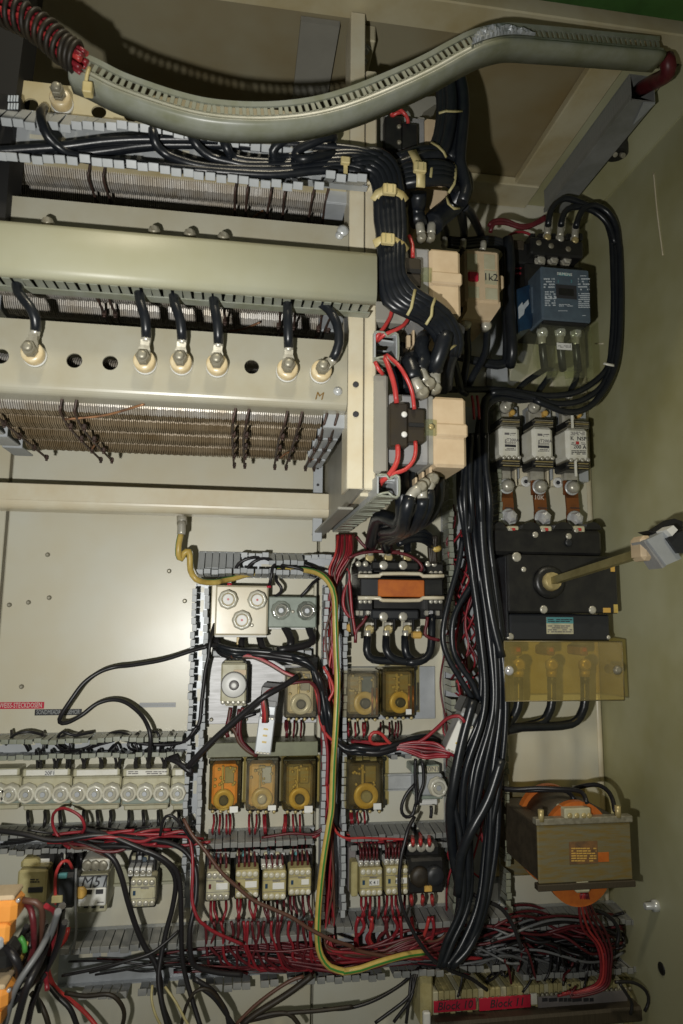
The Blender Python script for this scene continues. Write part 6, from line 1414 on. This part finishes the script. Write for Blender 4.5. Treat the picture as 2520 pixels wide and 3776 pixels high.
for k in range(12):
    y=1380+rr.uniform(-60,160)
    cable('red wire lying along the bottom trunk',[('N',rr.uniform(350,1100),y+rr.uniform(0,60),-.05),('N',1350,y+120+rr.uniform(-30,30),-.06),('O',150,y+130+rr.uniform(-30,40),-.06),('O',500,y+90+rr.uniform(-40,30),-.06),('O',800,y-10+rr.uniform(-60,60),-.065),('O',1080,y-60+rr.uniform(-80,80),-.06),('O',1230,y-150+rr.uniform(-60,60),-.05)],.0026,rr.choice(('red','red_dark','red_dark','brownwire')),group='red wires along the bottom trunk',name='control_wire',cat='wire')
for k in range(9):
    cable('dark wire on the floor of the bottom trunk',[('N',rr.uniform(-300,400),1600+rr.uniform(-40,60),-.03),('N',500,1640+rr.uniform(-50,30),-.035),('N',900,1640+rr.uniform(-40,30),-.035),('N',1300,1600+rr.uniform(-40,40),-.04),('O',200,1590+rr.uniform(-50,40),-.04),('O',600,1560+rr.uniform(-60,40),-.04),('O',1000,1550+rr.uniform(-60,60),-.04),('O',1400,1620+rr.uniform(-50,60),-.045)],.0021,rr.choice(('wire_black','red_dark','greywire','wire_black')),group='dark wires on the floor of the bottom trunk',name='control_wire',cat='wire')
# red wires lacing behind the black trunk in the broad vertical duct
for k in range(34):
    y0=rr.uniform(1850,3000); x0=rr.uniform(1650,1800); L_=rr.uniform(150,500)
    cable('thin red wire lacing through the broad vertical duct',[('n',x0,y0,-.02),('n',x0+rr.uniform(-40,40),y0+L_*.35,-.045),('n',min(1812,max(1648,x0+rr.uniform(-60,70))),y0+L_*.7,-.05),('n',min(1812,max(1648,x0+rr.uniform(-90,90))),y0+L_,-.02)],.0019,rr.choice(('red','red','red_dark')),group='thin red wires in the broad vertical duct',name='control_wire',cat='wire')
for l,p in (('red wire zigzagging left of the trunk, first',[(1240,640),(1190,480),(1310,290)]),('red wire zigzagging left of the trunk, second',[(1190,515),(1250,560),(1370,525)]),('red wire zigzagging left of the trunk, third',[(1420,780),(1300,650),(1250,820),(1330,950),(1400,800)]),('red wire zigzagging left of the trunk, fourth',[(1215,870),(1290,1100),(1250,1350),(1290,1560)]),('red wire zigzagging left of the trunk, fifth',[(1400,900),(1350,1150),(1380,1400),(1330,1560)])):
    cable(l,[('I',x,y,-.05) for x,y in p],.002,'red',name='control_wire',cat='wire')
# red wires of the right hanging relay
for k in range(6):
    cable('red wire trailing left from the tilted white relay',[('M',1200+8*k,1000+rr.uniform(-20,20),-.14),('M',1080,1020-k*24,-.13),('M',960,1030-k*30+rr.uniform(-10,10),-.12),('M',850,990-k*22,-.115),('M',740,950-k*10,-.11),('M',640,930+rr.uniform(-20,20),-.105),('M',450,910+rr.uniform(-30,20),-.09),('M',250,880+rr.uniform(-20,20),-.07)],.0026,rr.choice(('red','red_dark','red','brownwire')),group='red wires trailing from the tilted white relay',name='control_wire',cat='wire')
cable('red wire arching over to the top of the tilted white relay',[('M',800,920,-.11),('M',950,850,-.12),('M',1080,740,-.13),('M',1180,650,-.14),('M',1290,630,-.15),('M',1345,690,-.155)],.003,'red',name='control_wire',cat='wire')
cable('small red wire loop below the pair of amber relays',[('M',720,940,-.10),('M',620,890,-.11),('M',540,800,-.115),('M',470,785,-.115),('M',430,830,-.115),('M',450,890,-.11),('M',560,900,-.105),('M',680,905,-.10)],.003,'red_bright',name='control_wire',cat='wire')
for l,p in (('left black wire hanging over the small right fuse',[(870,1040),(865,1150),(870,1280),(880,1400),(870,1500)]),('right black wire hanging over the small right fuse',[(930,1060),(945,1150),(945,1280),(910,1380),(890,1480)]),('black wire loop left of the small right fuse',[(870,1280),(790,1370),(740,1480),(740,1560),(780,1600),(840,1580),(870,1480)]),('short blue black wire under the small right fuse',[(1020,1495),(1022,1560),(1015,1610)])):
    cable(l,[('M',x,y,-.075) for x,y in p],.003,'wire_black',name='control_wire',cat='wire')
cable('long thin black wire hanging down before the contactor pair',[('O',860,160,-.10),('O',800,280,-.11),('O',760,430,-.115),('O',730,560,-.118),('O',712,760,-.12),('O',725,960,-.12),('O',790,1150,-.12),('O',900,1360,-.12),('O',1040,1540,-.12),('O',1200,1640,-.12),('O',1400,1720,-.11),('O',1560,1830,-.10)],.0032,'wire_black',name='control_wire',cat='wire')
cable('long brown wire crossing the row of four contactors diagonally',[('N',-60,180,-.10),('N',20,330,-.11),('N',130,460,-.115),('N',300,690,-.12),('N',450,830,-.12),('N',620,970,-.12),('N',800,1050,-.12),('N',980,1130,-.12),('N',1150,1240,-.12),('N',1350,1340,-.12),('N',1560,1410,-.11),('O',300,1450,-.10),('O',700,1530,-.09)],.0030,'brownwire',name='control_wire',cat='wire')
# --- loose black cable on the bare plate
cable('loose black cable looping across the bare beige plate',[('H',300,1385,-.06),('H',160,1385,-.07),('G',1330,930,-.075),('G',1240,955,-.07),('G',1050,1015,-.06),('G',850,1050,-.05),('G',740,1062,-.045),('G',640,1095,-.05),('G',540,1165,-.055),('G',460,1270,-.06),('G',395,1370,-.06),('G',385,1415,-.055),('G',430,1420,-.05),('G',520,1375,-.04),('G',620,1300,-.035),('G',720,1272,-.035),('G',810,1290,-.04),('G',900,1360,-.05),('G',950,1440,-.066),('G',968,1520,-.07),('G',960,1650,-.06),('K',950,40,-.05)],.0037,'wire_black')
cable('loose black cable running up beside the tall left duct',[('H',240,1180,-.05),('H',200,1330,-.07),('H',180,1500,-.07),('L',150,200,-.068),('L',115,500,-.066),('L',90,700,-.066),('L',0,830,-.066),('G',1270,1440,-.067),('G',1200,1530,-.06),('G',1080,1560,-.05),('G',930,1555,-.045),('G',800,1530,-.04)],.0032,'wire_black')
LW=[[(40,1560),(90,1500),(180,1478),(280,1500),(340,1540),(400,1600)],[(75,1470),(85,1530),(150,1545),(185,1600)],[(275,1480),(285,1540),(278,1600)],[(440,1480),(375,1530),(380,1580),(450,1603),(560,1580),(680,1500),(780,1480),(850,1520),(885,1590),(880,1650)],[(520,1480),(460,1530),(450,1600)],[(600,1480),(480,1500),(400,1480),(370,1540),(440,1590)],[(690,1500),(740,1530),(640,1560),(560,1590)],[(890,1485),(830,1540),(830,1580),(870,1600)],[(960,1480),(1010,1480),(1020,1520),(980,1535),(900,1540)],[(1100,1480),(1105,1510),(1040,1560),(1030,1620)],[(1200,1540),(1120,1560),(1090,1600)],[(700,1600),(740,1560),(760,1600)]]
for p in LW: cable('thin black wire curling in the upper left duct',[('G',x,y,-.03-.02*math.sin(i)) for i,(x,y) in enumerate(p)],.0024,'wire_black',group='thin black wires curling in the upper left duct',name='control_wire',cat='wire')
t=thing('wire_knot','black clump of wires tied where the slack wire meets the left duct','wire knot',q('K',1215,70,-.08))
for k in range(7):
    mb=MB(); a=k*.9; mb.tube([q('K',1080+8*k,-5-4*k,-.07),q('K',1150+3*k,25+3*k,-.08),q('K',1205+6*math.cos(a),60+10*math.sin(a),-.085),q('K',1230,75+8*math.sin(a),-.085),q('K',1215+10*math.cos(a),100,-.08)],.0042,6); part('wire',mb,'wire_black',t)
# --- lower left: cables over the second duct and hanging through
DK=[('thick dark cable sagging across the second left duct',[(-40,455),(150,480),(350,520),(600,490),(800,500),(950,515),(1100,540),(1200,600),(1255,700),(1262,850),(1240,1000),(1220,1100),(1225,1250),(1260,1330),(1400,1370),(1560,1385)],.0052,'wire_black'),
 ('black cable arching down to the right of the cream contactor',[(540,450),(700,490),(850,550),(1000,620),(1090,690),(1130,790),(1110,950),(1070,1100),(1040,1250),(1020,1400),(1040,1560),(1080,1720)],.0052,'wire_black'),
 ('second black cable arching over the cream contactor',[(600,560),(800,560),(950,590),(1080,660),(1150,760),(1165,1000),(1170,1250),(1195,1400),(1240,1560),(1290,1720)],.0050,'wire_black'),
 ('black cable dropping before the motor breaker rail',[(480,520),(640,580),(730,640),(780,750),(820,900),(870,1060),(930,1200),(1000,1310),(1030,1420),(1040,1560),(1100,1730)],.0055,'wire_black'),
 ('red wire loop standing above the motor breaker',[(520,480),(545,440),(520,370),(450,325),(390,315),(345,350),(340,420),(370,490),(420,550),(450,570)],.0030,'red'),
 ('long red wire sweeping to the right over the second duct',[(330,520),(500,510),(640,500),(760,505),(900,530),(1000,500),(1120,470),(1200,470),(1230,560),(1240,700),(1235,900),(1270,1020),(1310,1060),(1380,1110),(1560,1190)],.0034,'red'),
 ('second red wire over the breaker',[(400,540),(520,550),(640,590),(760,590),(860,550),(950,520)],.0030,'red_dark'),
 ('orange brown wire beside the breaker terminals',[(430,520),(480,570),(560,570),(640,600),(720,640)],.0028,'brownwire'),
 ('bright red wire bending over the dark relay',[(360,930),(355,800),(365,720),(400,660),(440,655),(465,700)],.0032,'red_bright'),
 ('thin grey wire left of the breaker',[(490,700),(485,900),(490,1100),(470,1240)],.0024,'greywire'),
 ('thin black wire curving from the right of the second duct',[(1030,490),(1050,390),(1090,360),(1140,390),(1200,470),(1250,540)],.0032,'wire_black'),
 ('thin black wire slanting across the trunk at left',[(400,1390),(600,1350),(800,1300),(960,1250),(1060,1180),(1150,1100)],.0030,'wire_black'),
 ('red cable diving to the lower left corner',[(440,1080),(420,1160),(350,1240),(310,1330),(330,1420),(380,1490),(470,1560),(560,1640),(640,1740)],.0042,'red_bright'),
 ('black cable beside the red one in the lower left',[(300,1430),(370,1520),(450,1600),(500,1720)],.0050,'wire_black'),
 ('second black cable at the bottom left',[(200,1500),(260,1570),(300,1660),(320,1740)],.0050,'darkbrown'),
 ('black cable arching under the trunk at left',[(420,1500),(550,1520),(700,1510),(770,1560),(800,1640),(780,1740)],.0042,'darkbrown'),
 ('yellowish thin wire below the trunk',[(980,1450),(975,1540),(1000,1640),(1050,1740)],.0026,'contact_y'),
 ('second yellowish thin wire below the trunk',[(1060,1460),(1130,1560),(1200,1690),(1240,1740)],.0026,'contact_y'),
 ('dark wire arching right below the trunk',[(1160,1730),(1200,1580),(1260,1490),(1340,1480),(1420,1560),(1470,1680),(1480,1740)],.0034,'darkbrown')]
for l,p,r,m in DK: cable(l,[('K',x,y,-.10-.012*math.sin(i*.7)) for i,(x,y) in enumerate(p)],r*.8,m,name='loose_wire',cat='wire')
NB=[('grey brown cable running to the bottom centre',[(1180,1690),(1000,1830),(820,1950),(640,2060),(500,2170)],.0050,'darkbrown'),('thin brown wire to the bottom centre',[(1100,1700),(980,1740),(800,1850),(620,1990),(450,2160)],.0028,'brownwire'),('dark wire arching at the bottom centre',[(600,2110),(800,2060),(950,2060),(1020,2120),(1060,2180)],.0036,'darkbrown'),('dark wire crossing the dark seam to the right',[(560,2130),(900,2060),(1250,2030),(1568,1990)],.0032,'darkbrown'),('black wire bending down at the bottom left of centre',[(40,1720),(200,1820),(300,1950),(360,2060),(380,2180)],.0040,'wire_black'),('second black wire bending down at the bottom left of centre',[(100,1800),(230,1900),(330,2030),(430,2180)],.0036,'wire_black')]
for l,p,r,m in NB: cable(l,[('N',x,y,-.10) for x,y in p],r,m,name='loose_wire',cat='wire')
for k,(x,y) in enumerate(((480,2150),(660,2140),(780,2150))):
    cable(('left','middle','right')[k]+' thin dark wire fanning from the trunk left of the terminal strip',[('O',900,1620,-.06),('O',870-20*k,1720,-.07),('O',800-20*k+50*(k>0),1900,-.08),('O',x,y,-.08)],.0028,'wire_black',group='wires fanning left of the terminal strip',name='loose_wire',cat='wire')
cable('thin dark wire reaching far left from the trunk end',[('O',880,1640,-.06),('O',700,1800,-.07),('O',450,1940,-.08),('O',200,2010,-.08),('O',-20,2015,-.08)],.0028,'wire_black',name='loose_wire',cat='wire')
# --- near tangle at the lower left edge
rr=random.Random(3)
NT=[('red_dark',[(70,3325),(110,3345),(125,3420),(118,3520),(60,3620),(-40,3700)],.0036),('brownwire',[(80,3318),(150,3340),(150,3450),(110,3560),(30,3640),(-40,3690)],.0036),('greywire',[(215,3360),(190,3440),(150,3520),(100,3600),(40,3640)],.0040),('wire_black',[(230,3340),(220,3420),(180,3520),(130,3610),(60,3680)],.0045),('yellow',[(95,3478),(85,3520),(40,3590),(-30,3650)],.0032),('wire_black',[(160,3400),(170,3480),(140,3560),(100,3640),(60,3776)],.0045),('greywire',[(200,3400),(150,3500),(60,3640),(20,3776)],.0036),('wire_black',[(10,3480),(60,3540),(70,3620),(20,3700)],.005),('red',[(170,3340),(205,3370),(200,3460),(170,3560),(175,3650)],.0030),('wire_black',[(240,3400),(210,3500),(160,3600),(120,3700),(100,3790)],.0038)]
for k,(m,p,r) in enumerate(NT):
    cable('%s blurred wire in the near tangle at the lower left edge'%('dark red','brown','pale grey','thick black','yellow','middle black','thin grey','lowest black','bright red','hindmost black')[k],[('n',x,y,-.36-.04*math.sin(k+i)) for i,(x,y) in enumerate(p)],r*1.0,m,name='loose_wire',cat='wire',group='near tangle of wires at the lower left')
mb=MB(); p0=q('n',85,3480,-.66); mb.tube([q('n',74,3455,-.41),q('n',90,3478,-.41),q('n',93,3510,-.41)],.0030,8); solo('green_wire_end',mb,'green','short bright green wire end behind the orange plug','wire')
mb=MB()
for k in range(22):
    x,y=rr.uniform(-60,200),rr.uniform(3380,3600); 
    mb.tube([q('n',x,y,-.30+rr.uniform(-.04,.04)),q('n',x-rr.uniform(-20,40),y+60,-.30+rr.uniform(-.04,.04)),q('n',x-rr.uniform(0,90),y+130,-.28)],.0035,5)
solo('wire_tangle',mb,'wire_black',None,None,None,'stuff')
# --- lower right tangle over the trunk and the terminal strip
def tangle(n_,seed,xr,yr,dx,dy,m,r,Yr,steps=5,wob=26):
    rr=random.Random(seed); mb=MB()
    for k in range(n_):
        x,y=rr.uniform(*xr),rr.uniform(*yr); Y=rr.uniform(*Yr); vx,vy=rr.uniform(*dx),rr.uniform(*dy); pts=[]
        ph=rr.uniform(0,6.28)
        for i in range(steps):
            pts.append(q('n',min(2300,x+wob*.5*math.cos(ph+i)),y+wob*math.sin(ph+i*1.1),Y+.012*math.sin(ph*2+i))); x+=vx; y+=vy
        mb.tube(pts,r,5)
    return solo('wire_tangle',mb,m,None,None,None,'stuff')
tangle(20,1,(1640,2000),(3400,3500),(50,110),(-6,12),'wire_black',.0028,(-.085,-.03),6)
tangle(24,2,(1640,2050),(3370,3470),(45,100),(-6,12),'red_dark',.0025,(-.085,-.03),6)
tangle(26,3,(1720,2260),(3490,3530),(-22,22),(18,34),'wire_black',.0022,(-.09,-.03),5,20)
tangle(9,4,(1850,2290),(3490,3540),(-20,20),(18,34),'red_dark',.0022,(-.09,-.03),5,20)
tangle(10,5,(1640,1900),(3430,3540),(40,90),(-14,10),'greywire',.0024,(-.09,-.04),6)
tangle(16,6,(-40,400),(3060,3110),(60,120),(-6,8),'wire_black',.0020,(-.09,-.04),5,14)
tangle(8,7,(150,500),(3080,3120),(60,110),(-8,8),'red',.0026,(-.10,-.06),5,12)
tangle(5,8,(220,800),(3530,3580),(60,140),(-10,2),'wire_black',.0018,(-.07,-.03),6,16)
tangle(5,9,(300,800),(3510,3570),(60,140),(-10,2),'red_dark',.0017,(-.07,-.03),6,16)
for k in range(5):
    cable(('first','second','third','fourth','fifth')[k]+' red wire hanging from the lower transformer terminal',[('Q',915+9*k,860,-.19),('Q',900+18*k,930,-.18),('Q',905+26*k,1010,-.15),('Q',930+34*k,1100,-.12),('Q',1010+24*k,1190+10*k,-.11),('Q',1040+16*k,1320,-.11),('Q',1020+12*k,1430+10*k,-.10),('Q',930-20*k,1480+12*k,-.09),('Q',760+30*k,1520-16*k,-.085)],.0022,('red','red_bright','red','red_dark','red_dark')[k],group='red wires below the transformer',name='control_wire',cat='wire')
for l,p,r in (('dark wire loop right of the trunk duct',[(960,960),(1060,990),(1130,1050),(1155,1120),(1140,1200)],.0034),('thin dark wire arching over the right end of the terminal strip',[(1130,1430),(1250,1435),(1330,1490),(1345,1560),(1320,1620)],.0028),('brown wire bending down at the right end of the terminal strip',[(1160,1440),(1200,1500),(1240,1570),(1230,1640)],.0028),('black wire crossing behind the thick trunk',[(150,830),(280,900),(400,960),(480,1080),(530,1220)],.0034)):
    cable(l,[('Q',x,y,-.12) for x,y in p],r,'wire_black',name='loose_wire',cat='wire')
for k,(l,p) in enumerate((('upper black cable behind the transformer top',[(400,185),(500,192),(640,185),(760,190),(850,195),(920,215),(950,280)]),('lower black cable behind the transformer top',[(420,195),(560,200),(700,198),(820,205),(870,260)]),('cable arching over to the right transformer terminal',[(860,190),(940,168),(1020,165),(1080,200),(1115,260),(1130,340)]),('thin yellowish cable arching beside it',[(880,195),(960,172),(1030,178),(1085,225),(1108,300),(1115,350)]))):
    cable(l,[('Q',x,y,-.10-.10*(i/6)) for i,(x,y) in enumerate(p)],.0038 if k<3 else .0024,'wire_black' if k<3 else 'contact_y',name='loose_wire',cat='wire')
# wires over the fuse boxes at centre
for k,(l,p,m) in enumerate((('black wire arching from the short duct to the right, upper',[(420,700),(470,600),(560,550),(660,535),(760,550),(850,590),(1000,590),(1150,620),(1260,690),(1330,780)],'wire_black'),('black wire arching from the short duct to the right, lower',[(530,690),(580,610),(640,570),(720,545),(830,590),(900,640),(1000,680),(1120,690),(1220,720)],'wire_black'),('thin black wire dropping to the red marker of the white fuse box',[(840,590),(800,630),(790,700),(775,780),(765,815)],'wire_black'),
   ('thin black wire bending to the grey green fuse box, left',[(835,720),(840,770),(880,820),(880,870),(825,915)],'wire_black'),('thin black wire bending to the grey green fuse box, right',[(1240,745),(1190,780),(1140,840),(1070,915)],'wire_black'),('dark wire with loops between duct and earth cable',[(870,600),(930,620),(1040,640),(1150,680),(1280,690)],'wire_black'))):
    cable(l,[('H',x,y,-.05-.012*math.sin(i*.8)) for i,(x,y) in enumerate(p)],.0030,m,name='control_wire',cat='wire')
for l,p,r in (('black cable below the left corner of the white fuse box',[(255,1300),(270,1400),(330,1460),(430,1480)],.0075),('black cable below the yellow tag',[(500,1310),(500,1390),(520,1440),(600,1460)],.0060),('black cable below the right corner of the white fuse box',[(675,1310),(690,1370),(720,1430),(780,1450)],.0065),('black cable bending below the grey green fuse box, left',[(915,1210),(950,1270),(975,1330),(970,1400)],.0070),('black cable bending below the grey green fuse box, right',[(1145,1210),(1165,1270),(1185,1320),(1150,1370),(1000,1410),(850,1430)],.0065)):
    cable(l,[('H',x,y,-.045-.008*i) for i,(x,y) in enumerate(p)],r,'wire_black')
for x,y,l in ((385,785,'left'),(763,810,'right')):
    mb=MB(); mb.cyl(q('H',x,y,-.062),q('H',x,y+20,-.062),.0045,n=8); solo('red_marker',mb,'tape_red','small red marker sleeve at the %s of the white fuse box'%l,'marker')
# wires left of the orange contactor
for l,p,m in (('red wire arching over the top of the orange contactor',[(300,335),(380,430),(480,475),(640,488),(780,510),(890,570),(935,640),(890,690)],'red_dark'),('second red wire arching over the orange contactor',[(220,545),(330,500),(480,478),(620,485),(720,480)],'red_dark'),('red wire looping left of the orange contactor, left',[(215,640),(230,740),(180,880),(175,1000),(215,1090),(270,1130)],'red'),('red wire looping left of the orange contactor, right',[(220,660),(240,850),(255,1050),(275,1180),(290,1280)],'red'),('dark wires behind the left red loop',[(240,590),(215,700),(210,900),(240,1100),(265,1300)],'darkbrown'),('red wire tail under the left of the orange contactor',[(400,1100),(360,1170),(300,1240),(290,1360)],'red_dark'),('red wire at the right lower side of the orange contactor',[(985,1110),(975,1190),(960,1270),(1000,1310),(1100,1335)],'red_dark')):
    cable(l,[('I',x,y,-.10) for x,y in p],.0030,m,name='control_wire',cat='wire')
for l,x,y,w_,h_ in (('orange tag under the left of the orange contactor',245,1215,30,40),('orange suppressor under the right of the orange contactor',895,1285,44,36)):
    t=root('orange_tag',l,'tag','I',x,y,-.06); part('tag_body',bx('I',x-w_,y-h_,x+w_,y+h_,-.075,-.055,.003),'amberpaint',t); screwhead('I',x,y-h_-8,-.07,.0045,t,'tin')
mb=MB(); mb.tube([q('I',1035,440,-.09),q('I',1060,460,-.095),q('I',1100,450,-.09)],.006,7); solo('yellow_wire_end',mb,'yellow','yellow wire stub at the upper right of the orange contactor','wire')
for k in range(4): cable('dark brown wire bunched at the upper right of the orange contactor',[('I',1010+18*k,330,-.10),('I',1005+18*k,420,-.095),('I',1010+15*k,520,-.09),('I',1020+14*k,600,-.09)],.0045,'darkbrown',group='brown wires at the upper right of the orange contactor',name='control_wire',cat='wire')
# red lead beside upper right relays
for l,p in (('upper red wire between relay and blue contactor',[(480,155),(530,155),(600,165)]),('lower red wire between relay and blue contactor',[(485,190),(530,188),(590,175),(605,165)])): cable(l,[('F',x,y,-.08) for x,y in p],.0028,'red',name='control_wire',cat='wire')
for l,p in (('red wire pair arching into the black top contactor, upper',[(320,1450),(350,1420),(420,1415),(520,1450),(600,1440),(680,1390)]),('red wire pair arching into the black top contactor, lower',[(330,1490),(350,1440),(430,1435),(540,1465),(640,1430),(690,1400)])): cable(l,[('C',x,y,-.12) for x,y in p],.0040,'red_dark',name='control_wire',cat='wire')
cable('thin red wire dipping behind the black top contactor',[('C',420,1545,-.08),('C',470,1500,-.08),('C',540,1490,-.08),('C',590,1510,-.08)],.0028,'red',name='control_wire',cat='wire')
cable('dark red cable at the upper right corner under the wavy duct',[('C',1455,370,-.44),('C',1475,430,-.44),('C',1450,490,-.42),('C',1370,530,-.38),('C',1290,575,-.34)],.012,'red_dark')
for x,l in ((1265,'left'),(1330,'right')):
    cable('thin red wire at the right of the lowest rack contactor, '+l,[('R',x-20,480,-.2),('R',x,620,-.2),('R',x+10,780,-.2)],.0024,'red',name='control_wire',cat='wire')
